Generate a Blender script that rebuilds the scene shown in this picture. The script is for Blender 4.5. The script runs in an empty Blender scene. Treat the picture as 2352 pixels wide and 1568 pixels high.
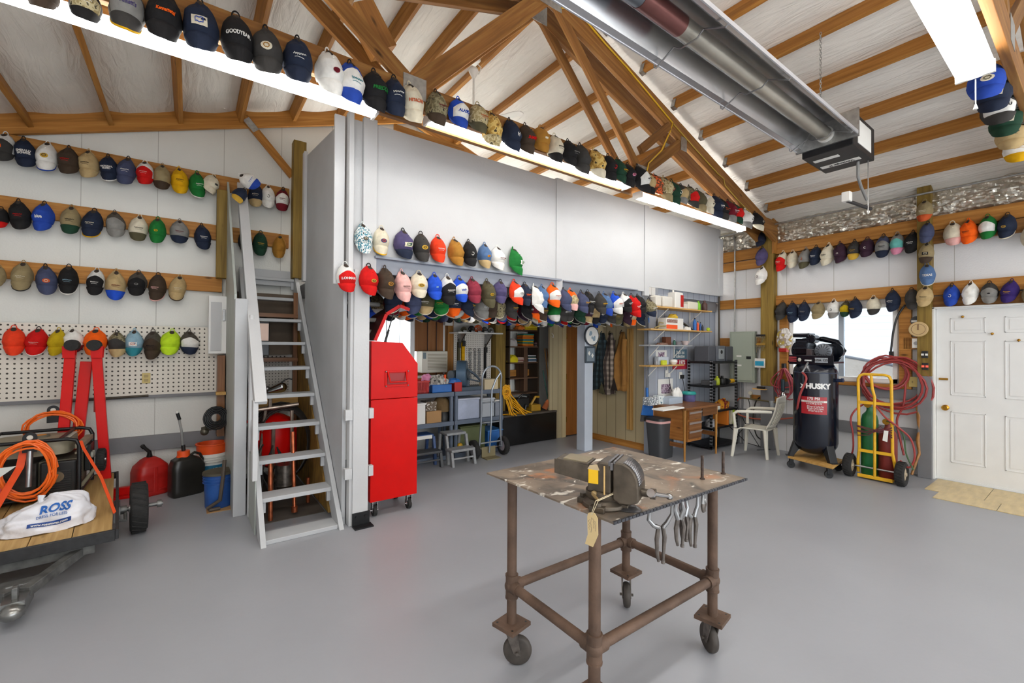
import bpy, bmesh, math, random
from mathutils import Vector, Matrix, noise
R_ = math.radians
random.seed(7)
SC = bpy.context.scene
COL = SC.collection
# ------------------------------------------------------------------ camera
FPX, YAW, PIT, ROL, EYE = 1009.27, 0.9375966, 0.0095281, 0.00604118, 1.58
_f = Vector((math.cos(YAW), math.sin(YAW), 0)); _r = Vector((math.sin(YAW), -math.cos(YAW), 0)); _u = Vector((0, 0, 1))
FW = _f*math.cos(PIT) + _u*math.sin(PIT); _u2 = _u*math.cos(PIT) - _f*math.sin(PIT)
RT = _r*math.cos(ROL) + _u2*math.sin(ROL); UP = _u2*math.cos(ROL) - _r*math.sin(ROL)
EYEV = Vector((0, 0, EYE))
cam = bpy.data.cameras.new('camera'); camo = bpy.data.objects.new('camera', cam); COL.objects.link(camo)
cam.sensor_width = 36; cam.lens = 36*FPX/2352; cam.clip_start = 0.05; cam.clip_end = 200
camo.matrix_world = Matrix((( RT.x, UP.x, -FW.x, 0), (RT.y, UP.y, -FW.y, 0), (RT.z, UP.z, -FW.z, EYE), (0, 0, 0, 1)))
SC.camera = camo
# ------------------------------------------------------------------ world, view
SC.view_settings.view_transform = 'Standard'; SC.view_settings.look = 'None'
SC.view_settings.gamma = 1.0; SC.view_settings.use_curve_mapping = False
SC.view_settings.exposure = 0.75
wd = bpy.data.worlds.new('sky'); SC.world = wd; wd.use_nodes = True
bg = wd.node_tree.nodes['Background']; bg.inputs[0].default_value = (0.90, 0.95, 1.0, 1); bg.inputs[1].default_value = 2.2
sun = bpy.data.lights.new('sun', 'SUN'); sun.energy = 1.5; sun.angle = R_(4); sun.color = (1, .96, .9)
suno = bpy.data.objects.new('sun', sun); COL.objects.link(suno); suno.rotation_euler = (R_(38), 0, R_(200))
TUBE_E = 11.0          # strength of the fluorescent lenses
FILL_E = 16.0          # lenses of the unseen fill lights added for brightness
# ------------------------------------------------------------------ helpers
def ray(px, py): return FW + RT*((px-1176)/FPX) - UP*((py-784)/FPX)
def P(px, py, **k):
    "room point seen at a photograph pixel on the plane x=, y= or z="
    d = ray(px, py); ax = 'xyz'.index(list(k)[0]); v = list(k.values())[0]
    t = (v - EYEV[ax])/d[ax]; return EYEV + d*t
def zat(x, y, py):
    "height over floor point x, y at photograph row py"
    lo, hi = -1.0, 9.0
    for _ in range(40):
        m = (lo+hi)/2; v = Vector((x, y, m))-EYEV
        if 784-FPX*v.dot(UP)/v.dot(FW) > py: lo = m
        else: hi = m
    return lo
def srgb(c):
    if isinstance(c, str):
        c = c.lstrip('#'); c = [int(c[i:i+2], 16)/255 for i in (0, 2, 4)]
    return tuple((x/12.92 if x <= .04045 else ((x+.055)/1.055)**2.4) for x in c) + (1,)
MATS = {}; WOODS = set(); WM = {}
def nd(nt, t, **kw):
    n = nt.nodes.new(t)
    for k, v in kw.items(): setattr(n, k, v)
    return n
def mix(nt, fac, a, b, bt='MIX'):
    m = nd(nt, 'ShaderNodeMix', data_type='RGBA', blend_type=bt)
    for i, v in ((0, fac), (6, a), (7, b)):
        if hasattr(v, 'is_linked') or hasattr(v, 'links'): nt.links.new(v, m.inputs[i])
        else: m.inputs[i].default_value = v
    return m.outputs[2]
def math_(nt, op, a, b=None, c=None):
    m = nd(nt, 'ShaderNodeMath', operation=op)
    for i, v in enumerate((a, b, c)):
        if v is None: continue
        if hasattr(v, 'links'): nt.links.new(v, m.inputs[i])
        else: m.inputs[i].default_value = v
    return m.outputs[0]
def ramp(nt, fac, stops):
    r = nd(nt, 'ShaderNodeValToRGB'); nt.links.new(fac, r.inputs[0]); e = r.color_ramp.elements
    while len(e) < len(stops): e.new(.5)
    for i, (p, c) in enumerate(stops): e[i].position = p; e[i].color = c
    return r.outputs[0]
def mat(name, col='#808080', rough=.6, metal=0.0, var=0.0, scale=6.0, bump=0.0, bscale=None, stretch=None, emit=0, alpha=1, trans=0, spec=.5, coat=0, world=False):
    if name in MATS: return MATS[name]
    m = bpy.data.materials.new(name); m.use_nodes = True; nt = m.node_tree; b = nt.nodes['Principled BSDF']
    c = srgb(col) if isinstance(col, str) else (tuple(col)+(1,))[:4]
    b.inputs['Base Color'].default_value = c; b.inputs['Roughness'].default_value = rough; b.inputs['Metallic'].default_value = metal
    b.inputs['Specular IOR Level'].default_value = spec; b.inputs['Coat Weight'].default_value = coat
    if emit: b.inputs['Emission Color'].default_value = c; b.inputs['Emission Strength'].default_value = emit
    if alpha < 1: b.inputs['Alpha'].default_value = alpha
    if trans: b.inputs['Transmission Weight'].default_value = trans
    m.diffuse_color = c
    if var or bump:
        tc = nd(nt, 'ShaderNodeTexCoord'); mp = nd(nt, 'ShaderNodeMapping'); nt.links.new(tc.outputs['Object'], mp.inputs[0])
        if stretch: mp.inputs['Scale'].default_value = stretch
        n = nd(nt, 'ShaderNodeTexNoise'); n.inputs['Scale'].default_value = scale; n.inputs['Detail'].default_value = 5
        nt.links.new(mp.outputs[0], n.inputs[0])
        if var:
            lo = tuple(max(0, x*(1-var)) for x in c[:3])+(1,); hi = tuple(min(1, x*(1+var)) for x in c[:3])+(1,)
            nt.links.new(ramp(nt, n.outputs[0], [(.32, lo), (.68, hi)]), b.inputs['Base Color'])
        if bump:
            n2 = nd(nt, 'ShaderNodeTexNoise'); n2.inputs['Scale'].default_value = bscale or scale*4; n2.inputs['Detail'].default_value = 3
            nt.links.new(mp.outputs[0], n2.inputs[0])
            bm = nd(nt, 'ShaderNodeBump'); bm.inputs['Strength'].default_value = bump; bm.inputs['Distance'].default_value = .01
            nt.links.new(n2.outputs[0], bm.inputs['Height']); nt.links.new(bm.outputs[0], b.inputs['Normal'])
    MATS[name] = m; return m
def wood(name, c1, c2, c3, rough=.6, s=1.0):
    "planed timber, grain along local X, knots"
    if name in MATS: return MATS[name]
    m = bpy.data.materials.new(name); m.use_nodes = True; nt = m.node_tree; b = nt.nodes['Principled BSDF']
    b.inputs['Roughness'].default_value = rough; b.inputs['Specular IOR Level'].default_value = .3
    tc = nd(nt, 'ShaderNodeTexCoord'); oi = nd(nt, 'ShaderNodeObjectInfo')
    add = nd(nt, 'ShaderNodeVectorMath', operation='ADD'); nt.links.new(tc.outputs['Object'], add.inputs[0])
    cmb = nd(nt, 'ShaderNodeCombineXYZ'); nt.links.new(math_(nt, 'MULTIPLY', oi.outputs['Random'], 9.0), cmb.inputs[0]); nt.links.new(math_(nt, 'MULTIPLY', oi.outputs['Random'], 3.3), cmb.inputs[1])
    nt.links.new(cmb.outputs[0], add.inputs[1])
    mp = nd(nt, 'ShaderNodeMapping'); mp.inputs['Scale'].default_value = (.7*s, 14*s, 14*s); nt.links.new(add.outputs[0], mp.inputs[0])
    n = nd(nt, 'ShaderNodeTexNoise'); n.inputs['Scale'].default_value = 2.4; n.inputs['Detail'].default_value = 7; n.inputs['Distortion'].default_value = .5
    nt.links.new(mp.outputs[0], n.inputs[0])
    col = ramp(nt, n.outputs[0], [(.3, srgb(c1)), (.5, srgb(c2)), (.72, srgb(c3))])
    mp2 = nd(nt, 'ShaderNodeMapping'); mp2.inputs['Scale'].default_value = (2.2*s, 7*s, 7*s); nt.links.new(add.outputs[0], mp2.inputs[0])
    v = nd(nt, 'ShaderNodeTexVoronoi'); v.inputs['Scale'].default_value = .9; nt.links.new(mp2.outputs[0], v.inputs[0])
    k = ramp(nt, v.outputs['Distance'], [(.03, (0, 0, 0, 1)), (.10, (1, 1, 1, 1))])
    dark = tuple(x*.32 for x in srgb(c1)[:3])+(1,)
    col = mix(nt, k, dark, col)
    vv = nd(nt, 'ShaderNodeHueSaturation'); nt.links.new(col, vv.inputs['Color'])
    nt.links.new(math_(nt, 'MULTIPLY_ADD', oi.outputs['Random'], .3, .85), vv.inputs['Value'])
    nt.links.new(vv.outputs[0], b.inputs['Base Color'])
    bm = nd(nt, 'ShaderNodeBump'); bm.inputs['Strength'].default_value = .15; bm.inputs['Distance'].default_value = .004
    nt.links.new(n.outputs[0], bm.inputs['Height']); nt.links.new(bm.outputs[0], b.inputs['Normal'])
    MATS[name] = m; WOODS.add(name); return m
def lines_mat(name, col, line, axis, period, off=0.0, w=.006, rough=.5, bump=.2, bscale=60, var=.04):
    "flat sheet with straight joints every <period> metres along axis"
    m = mat(name, col, rough, var=var, scale=1.2, bump=bump, bscale=bscale); nt = m.node_tree; b = nt.nodes['Principled BSDF']
    tc = nd(nt, 'ShaderNodeTexCoord'); s = nd(nt, 'ShaderNodeSeparateXYZ'); nt.links.new(tc.outputs['Object'], s.inputs[0])
    a = math_(nt, 'PINGPONG', math_(nt, 'ADD', s.outputs['XYZ'.index(axis)], off+100*period), period/2)
    f = math_(nt, 'LESS_THAN', a, w/2)
    src = b.inputs['Base Color'].links[0].from_socket if b.inputs['Base Color'].links else srgb(col)
    nt.links.new(mix(nt, f, src, srgb(line)), b.inputs['Base Color']); return m
def dots_mat(name, col, hole, ax1, ax2, period, r):
    m = mat(name, col, .6, var=.05, scale=1.5); nt = m.node_tree; b = nt.nodes['Principled BSDF']
    tc = nd(nt, 'ShaderNodeTexCoord'); s = nd(nt, 'ShaderNodeSeparateXYZ'); nt.links.new(tc.outputs['Object'], s.inputs[0])
    q = [math_(nt, 'PINGPONG', math_(nt, 'ADD', s.outputs['XYZ'.index(a)], 100*period), period/2) for a in (ax1, ax2)]
    d = math_(nt, 'SQRT', math_(nt, 'ADD', math_(nt, 'MULTIPLY', q[0], q[0]), math_(nt, 'MULTIPLY', q[1], q[1])))
    f = math_(nt, 'LESS_THAN', d, r); src = b.inputs['Base Color'].links[0].from_socket
    nt.links.new(mix(nt, f, src, srgb(hole)), b.inputs['Base Color']); return m
def patch_mat(name, cols, scale=40, rough=.85, kind='noise', stretch=None):
    "blotched cloth: camouflage, floral print, plaid"
    if name in MATS: return MATS[name]
    m = bpy.data.materials.new(name); m.use_nodes = True; nt = m.node_tree; b = nt.nodes['Principled BSDF']; b.inputs['Roughness'].default_value = rough
    tc = nd(nt, 'ShaderNodeTexCoord'); mp = nd(nt, 'ShaderNodeMapping'); nt.links.new(tc.outputs['Object'], mp.inputs[0])
    if stretch: mp.inputs['Scale'].default_value = stretch
    if kind == 'noise':
        n = nd(nt, 'ShaderNodeTexNoise'); n.inputs['Scale'].default_value = scale; n.inputs['Detail'].default_value = 3; fac = n.outputs[0]
    elif kind == 'voronoi':
        n = nd(nt, 'ShaderNodeTexVoronoi'); n.inputs['Scale'].default_value = scale; fac = n.outputs['Distance']
    else:
        n = nd(nt, 'ShaderNodeTexChecker'); n.inputs['Scale'].default_value = scale; fac = n.outputs[1]
    nt.links.new(mp.outputs[0], n.inputs[0])
    k = len(cols); lo, hi = (.36, .64) if kind == 'noise' else (.05, .7)
    r = nd(nt, 'ShaderNodeValToRGB'); nt.links.new(fac, r.inputs[0]); r.color_ramp.interpolation = 'CONSTANT'; e = r.color_ramp.elements
    while len(e) < k: e.new(.5)
    for i, c in enumerate(cols): e[i].position = 0 if i == 0 else lo+(hi-lo)*(i-1)/max(1, k-2); e[i].color = srgb(c)
    nt.links.new(r.outputs[0], b.inputs['Base Color']); MATS[name] = m; return m

class MB:
    "collects shapes, then links them as ONE mesh object"
    def __init__(s): s.v = []; s.f = []
    def add(s, vs, fs, M=None):
        o = len(s.v); s.v += [(M @ Vector(v)) if M is not None else Vector(v) for v in vs]; s.f += [tuple(o+i for i in f) for f in fs]; return s
    def box(s, a, b, M=None):
        x0, x1 = sorted((a[0], b[0])); y0, y1 = sorted((a[1], b[1])); z0, z1 = sorted((a[2], b[2]))
        return s.add([(x0,y0,z0),(x1,y0,z0),(x1,y1,z0),(x0,y1,z0),(x0,y0,z1),(x1,y0,z1),(x1,y1,z1),(x0,y1,z1)],
                     [(0,3,2,1),(4,5,6,7),(0,1,5,4),(1,2,6,5),(2,3,7,6),(3,0,4,7)], M)
    def prism(s, pts, axis, a, b, M=None):
        "polygon in the two other axes extruded from a to b along axis"
        n = len(pts); vs = []
        for w in (a, b):
            for p in pts:
                vs.append({'x': (w, p[0], p[1]), 'y': (p[0], w, p[1]), 'z': (p[0], p[1], w)}[axis])
        return s.add(vs, [tuple(range(n))[::-1], tuple(range(n, 2*n))] + [(i, (i+1) % n, n+(i+1) % n, n+i) for i in range(n)], M)
    def cyl(s, p0, p1, r0, r1=None, n=16, M=None, caps=True):
        p0, p1 = Vector(p0), Vector(p1); r1 = r0 if r1 is None else r1
        d = (p1-p0).normalized(); a = d.orthogonal().normalized(); b = d.cross(a); vs = []
        for p, r in ((p0, r0), (p1, r1)):
            for i in range(n):
                t = 2*math.pi*i/n; vs.append(p + a*(r*math.cos(t)) + b*(r*math.sin(t)))
        fs = [(i, (i+1) % n, n+(i+1) % n, n+i) for i in range(n)]
        if caps: fs += [tuple(range(n))[::-1], tuple(range(n, 2*n))]
        return s.add(vs, fs, M)
    def tube(s, pts, r, n=8, closed=False, M=None):
        pts = [Vector(p) for p in pts]; k = len(pts); vs = []; a = None
        rr = r if isinstance(r, (list, tuple)) else [r]*k
        for i, p in enumerate(pts):
            q0 = pts[(i-1) % k] if (closed or i > 0) else p; q1 = pts[(i+1) % k] if (closed or i < k-1) else p
            d = (q1-q0).normalized() if (q1-q0).length > 1e-9 else Vector((0, 0, 1))
            a = d.orthogonal().normalized() if a is None else (a - d*a.dot(d)).normalized()
            b = d.cross(a)
            for j in range(n):
                t = 2*math.pi*j/n; vs.append(p + a*(rr[i]*math.cos(t)) + b*(rr[i]*math.sin(t)))
        fs = []
        for i in range(k if closed else k-1):
            for j in range(n):
                fs.append((i*n+j, i*n+(j+1) % n, ((i+1) % k)*n+(j+1) % n, ((i+1) % k)*n+j))
        if not closed: fs += [tuple(range(n))[::-1], tuple(range((k-1)*n, k*n))]
        return s.add(vs, fs, M)
    def lathe(s, prof, c=(0, 0, 0), n=24, M=None, sx=1, sy=1):
        "profile (r, z) spun about the vertical through c"
        vs = []; k = len(prof)
        for r, z in prof:
            for i in range(n):
                t = 2*math.pi*i/n; vs.append((c[0]+sx*r*math.cos(t), c[1]+sy*r*math.sin(t), c[2]+z))
        fs = [(i*n+j, i*n+(j+1) % n, (i+1)*n+(j+1) % n, (i+1)*n+j) for i in range(k-1) for j in range(n)]
        fs += [tuple(range(n))[::-1], tuple(range((k-1)*n, k*n))]
        return s.add(vs, fs, M)
    def ball(s, c, r, n=12, m=8, M=None, sc=(1, 1, 1)):
        prof = [(max(1e-4, math.sin(math.pi*i/m)), -math.cos(math.pi*i/m)) for i in range(m+1)]
        T = Matrix.Translation(Vector(c)) @ Matrix.Diagonal((r*sc[0], r*sc[1], r*sc[2], 1))
        return s.lathe(prof, n=n, M=(M @ T) if M is not None else T)
    def grid(s, fn, nu, nv, M=None, closed_u=False):
        vs = [fn(i/nu, j/nv) for j in range(nv+1) for i in range(nu+1)]
        return s.add(vs, [(j*(nu+1)+i, j*(nu+1)+i+1, (j+1)*(nu+1)+i+1, (j+1)*(nu+1)+i) for j in range(nv) for i in range(nu)], M)
    def mesh(s, name, smooth=False):
        me = bpy.data.meshes.new(name); me.from_pydata([tuple(v) for v in s.v], [], s.f)
        bm = bmesh.new(); bm.from_mesh(me); bmesh.ops.recalc_face_normals(bm, faces=bm.faces); bm.to_mesh(me); bm.free()
        if smooth:
            for p in me.polygons: p.use_smooth = True
            try: me.set_sharp_from_angle(angle=R_(smooth if smooth is not True else 40))
            except Exception: pass
        return me
    def build(s, name, m, parent=None, world=True, smooth=False, bevel=0, solid=0, M=None):
        me = s.mesh(name, smooth); me.materials.append(m); o = bpy.data.objects.new(name, me); COL.objects.link(o)
        L = Matrix.Identity(4)
        if M is not None: L = M
        elif m.name in WOODS and me.vertices:
            ex = [max(v.co[i] for v in me.vertices)-min(v.co[i] for v in me.vertices) for i in range(3)]
            R = None
            if ex[2] >= max(ex[0], ex[1]): R = Matrix.Rotation(R_(90), 4, 'Y')
            elif ex[1] > ex[0]: R = Matrix.Rotation(R_(-90), 4, 'Z')
            if R is not None: me.transform(R); L = R.inverted()
        if parent is not None:
            o.parent = parent; pw = WM.get(parent.name, Matrix.Identity(4))
            if world and M is None: o.matrix_parent_inverse = pw.inverted(); WM[o.name] = L
            else: WM[o.name] = pw @ L
        else: WM[o.name] = L
        o.matrix_basis = L
        if solid: q = o.modifiers.new('thick', 'SOLIDIFY'); q.thickness = solid; q.offset = 0
        if bevel: q = o.modifiers.new('bevel', 'BEVEL'); q.width = bevel; q.segments = 2; q.limit_method = 'ANGLE'; q.angle_limit = R_(50)
        return o
def tag(o, label, cat, group=None, kind=None):
    assert 4 <= len(label.replace(',', ' ').split()) <= 16, (len(label.split()), label)
    o['label'] = label; o['category'] = cat
    if group: o['group'] = group
    if kind: o['kind'] = kind
    return o
def thing(name, label, cat, loc=(0, 0, 0), rz=0, group=None):
    o = bpy.data.objects.new(name, None); COL.objects.link(o); o.location = loc; o.rotation_euler = (0, 0, rz); o.empty_display_size = .1
    WM[o.name] = Matrix.Translation(Vector(loc)) @ Matrix.Rotation(rz, 4, 'Z')
    return tag(o, label, cat, group)
def struct(name, mb, m, parent=None, label=None, **k):
    o = mb.build(name, m, parent, **k); o['kind'] = 'structure'
    if label: o['label'] = label
    return o
def dup(root, loc=None, rz=None, label=None, group=None):
    r = root.copy(); COL.objects.link(r)
    if loc is not None: r.location = loc
    if rz is not None: r.rotation_euler = (0, 0, rz)
    if label: r['label'] = label
    if group: r['group'] = group
    for ch in list(root.children):
        c = ch.copy(); COL.objects.link(c); c.parent = r; c.matrix_parent_inverse = ch.matrix_parent_inverse
        for g in ch.children:
            d = g.copy(); COL.objects.link(d); d.parent = c; d.matrix_parent_inverse = g.matrix_parent_inverse
    return r
def beam_m(p0, p1, up=(0, 0, 1)):
    "matrix with local X along p0->p1, local Z near up"
    p0, p1 = Vector(p0), Vector(p1); x = (p1-p0).normalized(); up = Vector(up)
    if abs(x.dot(up)) > .99: up = Vector((0, 1, 0))
    y = up.cross(x).normalized(); z = x.cross(y)
    return Matrix.Translation(p0) @ Matrix((x, y, z)).transposed().to_4x4()
def beam(name, p0, p1, w, h, m, parent=None, up=(0, 0, 1), bevel=.003):
    "timber of width w (local y) and depth h (local z) centred on the line p0-p1"
    L = (Vector(p1)-Vector(p0)).length; b = MB().box((0, -w/2, -h/2), (L, w/2, h/2))
    M = beam_m(p0, p1, up)
    if parent is not None: M = Matrix.Translation(-parent.location) @ M
    o = b.build(name, m, None, bevel=bevel); 
    if parent is not None: o.parent = parent
    o.matrix_local = M
    return o
def text(s, size, m, parent, M, name='lettering', bold=0.0, depth=.0008, fn=None, sx=1.0, align='CENTER', space=1.0):
    cu = bpy.data.curves.new(name, 'FONT'); cu.body = s; cu.size = size; cu.align_x = align; cu.align_y = 'CENTER'; cu.extrude = depth; cu.offset = bold*size; cu.space_line = .8; cu.space_character = space
    cu.resolution_u = 3
    t = bpy.data.objects.new('t', cu); me = bpy.data.meshes.new_from_object(t); bpy.data.objects.remove(t); bpy.data.curves.remove(cu)
    me.name = name
    for v in me.vertices:
        v.co.x *= sx
        v.co = (M @ v.co) if fn is None else fn(v.co)
    me.materials.clear(); me.materials.append(m); o = bpy.data.objects.new(name, me); COL.objects.link(o)
    if parent is not None: o.parent = parent
    return o
FACE_Y = Matrix.Rotation(R_(90), 4, 'X')                       # lettering that faces -Y
FACE_X = Matrix.Rotation(R_(-90), 4, 'Z') @ FACE_Y             # lettering that faces -X
# ------------------------------------------------------------------ materials
fir = wood('fir', '#8f602a', '#a87132', '#ba8642')
firdark = wood('fir_dark', '#6f4a24', '#84582a', '#986e39')
treated = wood('treated_timber', '#6f5827', '#82692e', '#957b3b')
pine = wood('pine', '#b98c4e', '#c99e5c', '#d7b070')
walnut = wood('desk_wood', '#6d4526', '#7d5230', '#8e613a', .35)
plywood = wood('plywood', '#8a5a34', '#96643b', '#a37247', .7, .5)
greypaint = mat('grey_paint', '#b4b6b8', .5, var=.05, scale=3, bump=.12, bscale=40)
lightgrey = mat('light_grey_paint', '#c4c5c6', .5, var=.03, scale=2, bump=.15, bscale=50)
bluegrey = mat('blue_grey_paint', '#8f95a0', .5, var=.06, scale=3, bump=.1)
darkgrey = mat('dark_grey_paint', '#77777a', .55, var=.08, scale=4, bump=.1)
concrete = mat('painted_concrete', '#9a9ca1', .38, var=.05, scale=.9, bump=.05, bscale=30)
white = mat('white_paint', '#e9e9e6', .45, var=.02, scale=3)
black = mat('black_plastic', '#161616', .45)
blacksteel = mat('black_steel', '#1b1b1d', .4, .3, var=.25, scale=20)
steel = mat('bare_steel', '#9a9a9a', .3, .9, var=.1, scale=20)
galv = mat('galvanised_steel', '#a9a9a6', .4, .85, var=.15, scale=30)
rubber = mat('rubber', '#262524', .85, var=.2, scale=30, bump=.2)
redpaint = mat('red_paint', '#cc0d08', .32, var=.05, scale=5, spec=.18)
redplastic = mat('red_plastic', '#b01c16', .4, var=.1, scale=8)
orangep = mat('orange_plastic', '#f0571b', .5, var=.05)
yellowp = mat('yellow_paint', '#e0ac1c', .4, var=.08, scale=10)
bluep = mat('blue_plastic', '#2464ad', .45, var=.1, scale=8)
chrome = mat('chrome', '#d8d8d8', .12, 1)
brass = mat('brass', '#b98a35', .25, 1)
whitep = mat('white_plastic', '#e6e4dd', .4, var=.02)
paper = mat('paper', '#e8e6e0', .8)
card = mat('cardboard', '#a98255', .8, var=.06, scale=6)
glass = mat('window_glass', '#eef4f6', .02, alpha=.12)
# ================================================================== THE SETTING
XW, YW = 7.36, 6.22           # wall sheet planes: right wall (x), gable wall (y)
XG, YG = 7.30, 6.15           # room faces of the horizontal girts
RID, RZ = 2.645, 4.954        # ridge x; purlin underside at the ridge
XL, YB = -2.02, -4.2
def pb(x): return RZ - abs(x-RID)/3.0           # underside of purlins
def roof(x): return pb(x) + .15                 # insulation plane
sid = lines_mat('white_siding', '#dcdcd6', '#b4b2ab', 'X', .61, .30, .007, .5, .25, 70)
sidy = lines_mat('white_siding_side', '#dedede', '#b4b2ab', 'Y', .61, .12, .007, .5, .25, 70)
struct('floor', MB().box((XL-.1, YB-.1, -.1), (XW+.1, YW+.1, 0)), concrete, label='glossy grey painted concrete floor')
# gable wall (left in the photo)
vx0, vx1, vz0, vz1 = 1.98, 3.24, 1.08, 2.16
struct('wall_left', MB().prism([(XL-.1, 2.4), (XW+.1, 2.4), (XW+.1, roof(XW)), (RID, roof(RID)), (XL-.1, roof(XL))], 'y', YW, YW+.1).box((XL-.1, YW, 0), (vx0, YW+.1, 2.4)).box((vx1, YW, 0), (XW+.1, YW+.1, 2.4)).box((vx0, YW, 0), (vx1, YW+.1, vz0)).box((vx0, YW, vz1), (vx1, YW+.1, 2.4)), sid, label='white embossed sheet gable wall')
# right wall with a window hole and the door hole
wy0, wy1, wz0, wz1 = 1.62, 2.88, 1.12, 2.16
dy0, dy1, dz1 = .33, 1.262, 2.055
wm = MB()
for (a, b_) in (((YB, 0), (dy0, 3.6)), ((dy0, dz1), (dy1, 3.6)), ((dy1, 0), (wy0, 3.6)), ((wy0, 0), (wy1, wz0)), ((wy0, wz1), (wy1, 3.6)), ((wy1, 0), (YW, 3.6))):
    wm.box((XW, a[0], a[1]), (XW+.1, b_[0], b_[1]))
struct('wall_right', wm, sidy, label='white embossed sheet wall with window and door')
struct('wall_back', MB().prism([(XL, 3.0), (XW, 3.0), (XW, roof(XW)), (RID, roof(RID)), (XL, roof(XL))], 'y', YB-.1, YB).box((XL, YB-.1, 0), (-1.2, YB, 3.0)).box((6.2, YB-.1, 0), (XW, YB, 3.0)), sid)
struct('wall_west', MB().box((XL-.1, YB, 0), (XL, YW, roof(XL))), sidy)
# ceiling: insulation blanket sagging between the purlins
insul = mat('insulation_blanket', '#ebe7df', .7, var=.05, scale=2.5)
nt = insul.node_tree; bs = nt.nodes['Principled BSDF']; tc = nd(nt, 'ShaderNodeTexCoord'); mp = nd(nt, 'ShaderNodeMapping'); mp.inputs['Scale'].default_value = (6, 1.0, 6)
nt.links.new(tc.outputs['Object'], mp.inputs[0]); nz = nd(nt, 'ShaderNodeTexNoise'); nz.inputs['Scale'].default_value = 2.2; nz.inputs['Detail'].default_value = 6; nz.inputs['Distortion'].default_value = 1.2
nt.links.new(mp.outputs[0], nz.inputs[0]); bmp = nd(nt, 'ShaderNodeBump'); bmp.inputs['Strength'].default_value = .55; bmp.inputs['Distance'].default_value = .05
nt.links.new(nz.outputs[0], bmp.inputs['Height']); nt.links.new(bmp.outputs[0], bs.inputs['Normal'])
PX = [6.806, 6.231, 5.656, 5.081, 4.506, 3.931, 3.356, 2.80, 2.19, 1.603, 1.028, .453, -.122, -.697, -1.272, -1.847]
def sag(u, v):
    x = XL + (XW-XL)*u; y = YB + (YW-YB)*v
    k = 1.0
    for i in range(len(PX)-1):
        if PX[i+1] <= x <= PX[i]: t = (x-PX[i+1])/(PX[i]-PX[i+1]); k = 4*t*(1-t)
    wr = noise.noise(Vector((x*2.3, y*1.1, 0)))*.018 + noise.noise(Vector((x*6, y*.8, 3)))*.01
    return (x, y, roof(x) - .03*k + wr*k)
cg = MB().grid(sag, 190, 60); struct('ceiling', cg, insul, smooth=80, label='white insulation blanket sagging between roof purlins')
struct('trim_1', MB().prism([(XL-.1, roof(XL)+.1), (RID, roof(RID)+.1), (XW+.1, roof(XW)+.1), (XW+.1, roof(XW)+.14), (RID, roof(RID)+.14), (XL-.1, roof(XL)+.14)], 'y', YB-.1, YW+.1), white)
ORD = ['first', 'second', 'third', 'fourth', 'fifth', 'sixth', 'seventh', 'eighth', 'ninth', 'tenth', 'eleventh', 'twelfth', 'thirteenth', 'fourteenth', 'fifteenth', 'sixteenth', 'seventeenth', 'eighteenth', 'nineteenth', 'twentieth']
# purlins: the near bay, the far bay and the bay behind the camera
for bay, (ya, yb, lb) in enumerate(((3.30, 6.18, 'purlin of the far roof bay, between double truss and gable'), (.40, 3.0, 'purlin of the near roof bay, in front of double truss'))):
    for pi_, x in enumerate(PX):
        s = 1 if x > RID else -1
        up = Vector((s/3.0, 0, 1)).normalized()
        o = beam('purlin', (x, ya, pb(x)+.07), (x, yb, pb(x)+.07), .042, .14, fir, up=up)
        tag(o, f"fir purlin of the {('far', 'near')[bay]} roof bay, {ORD[pi_ if s > 0 else len(PX)-1-pi_]} up from the {('left', 'right')[s > 0]} eave", 'roof beam', 'purlins of the far bay' if bay == 0 else 'purlins of the near bay')
# joist hangers on the near truss
hm = MB().box((-.027, -.004, -.075), (.027, .0, .03)).box((-.03, -.05, -.078), (-.026, 0, .03)).box((.026, -.05, -.078), (.03, 0, .03)).box((-.03, -.05, -.078), (.03, 0, -.074))
hme = hm.mesh('joist_hanger'); hme.materials.append(galv)
for yy, sgn in ((3.0, 1), (3.30, -1)):
    for pi_, x in enumerate(PX[:-1]):
        o = bpy.data.objects.new('joist_hanger', hme); COL.objects.link(o); s = 1 if x > RID else -1
        o.location = (x, yy, pb(x)+.07); o.rotation_euler = (0, R_(18.4)*s, 0 if sgn > 0 else math.pi)
        tag(o, f"galvanised purlin hanger on {'near' if sgn > 0 else 'far'} side of double truss, {ORD[pi_]} from the right", 'bracket', 'joist hangers on the double truss, ' + ('near side' if sgn > 0 else 'far side'))
# trusses
def und(x): return 4.70 - abs(x-RID)/3.0 + .02          # underside of the top chords
def truss(y, label, zc=3.42, full=True):
    t = thing('roof_truss', label, 'roof truss', (RID, y, zc))
    hL = .215/math.cos(math.atan(1/3))
    for s in (-1, 1):
        xe = RID + s*4.62
        p0 = Vector((RID, y, und(RID)+.11)); p1 = Vector((xe, y, und(xe)+.11))
        beam('top_chord', p0, p1, .042+.001*s, .21, firdark, t)
    beam('bottom_chord', (XL+.02, y, zc), (XW-.02, y, zc), .047, .19, firdark, t)
    nL, nR = 1.32, 3.97
    ap = und(RID)+.02
    for s in (-1, 1):
        xn = nL if s < 0 else nR; xm = RID + s*2.12
        beam('web', (RID+s*.04, y-.0, ap+.05), (xn, y, zc+.06), .0375 + .001*s, .1 if s > 0 else .15, firdark, t)
        beam('web', (xm, y, und(xm)+.03), (xn, y, zc+.06), .0345, .12, firdark, t)
        MB().box((xn-.09, y-.026, zc-.02), (xn+.09, y-.022, zc+.14)).build('gusset_plate', galv, t)
        MB().box((xm-.06, y-.026, und(xm)-.08), (xm+.06, y-.022, und(xm)+.08)).build('gusset_plate', galv, t)
    MB().box((RID-.13, y-.026, ap-.05), (RID+.13, y-.022, ap+.13)).build('gusset_plate', galv, t)
    return t
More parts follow.
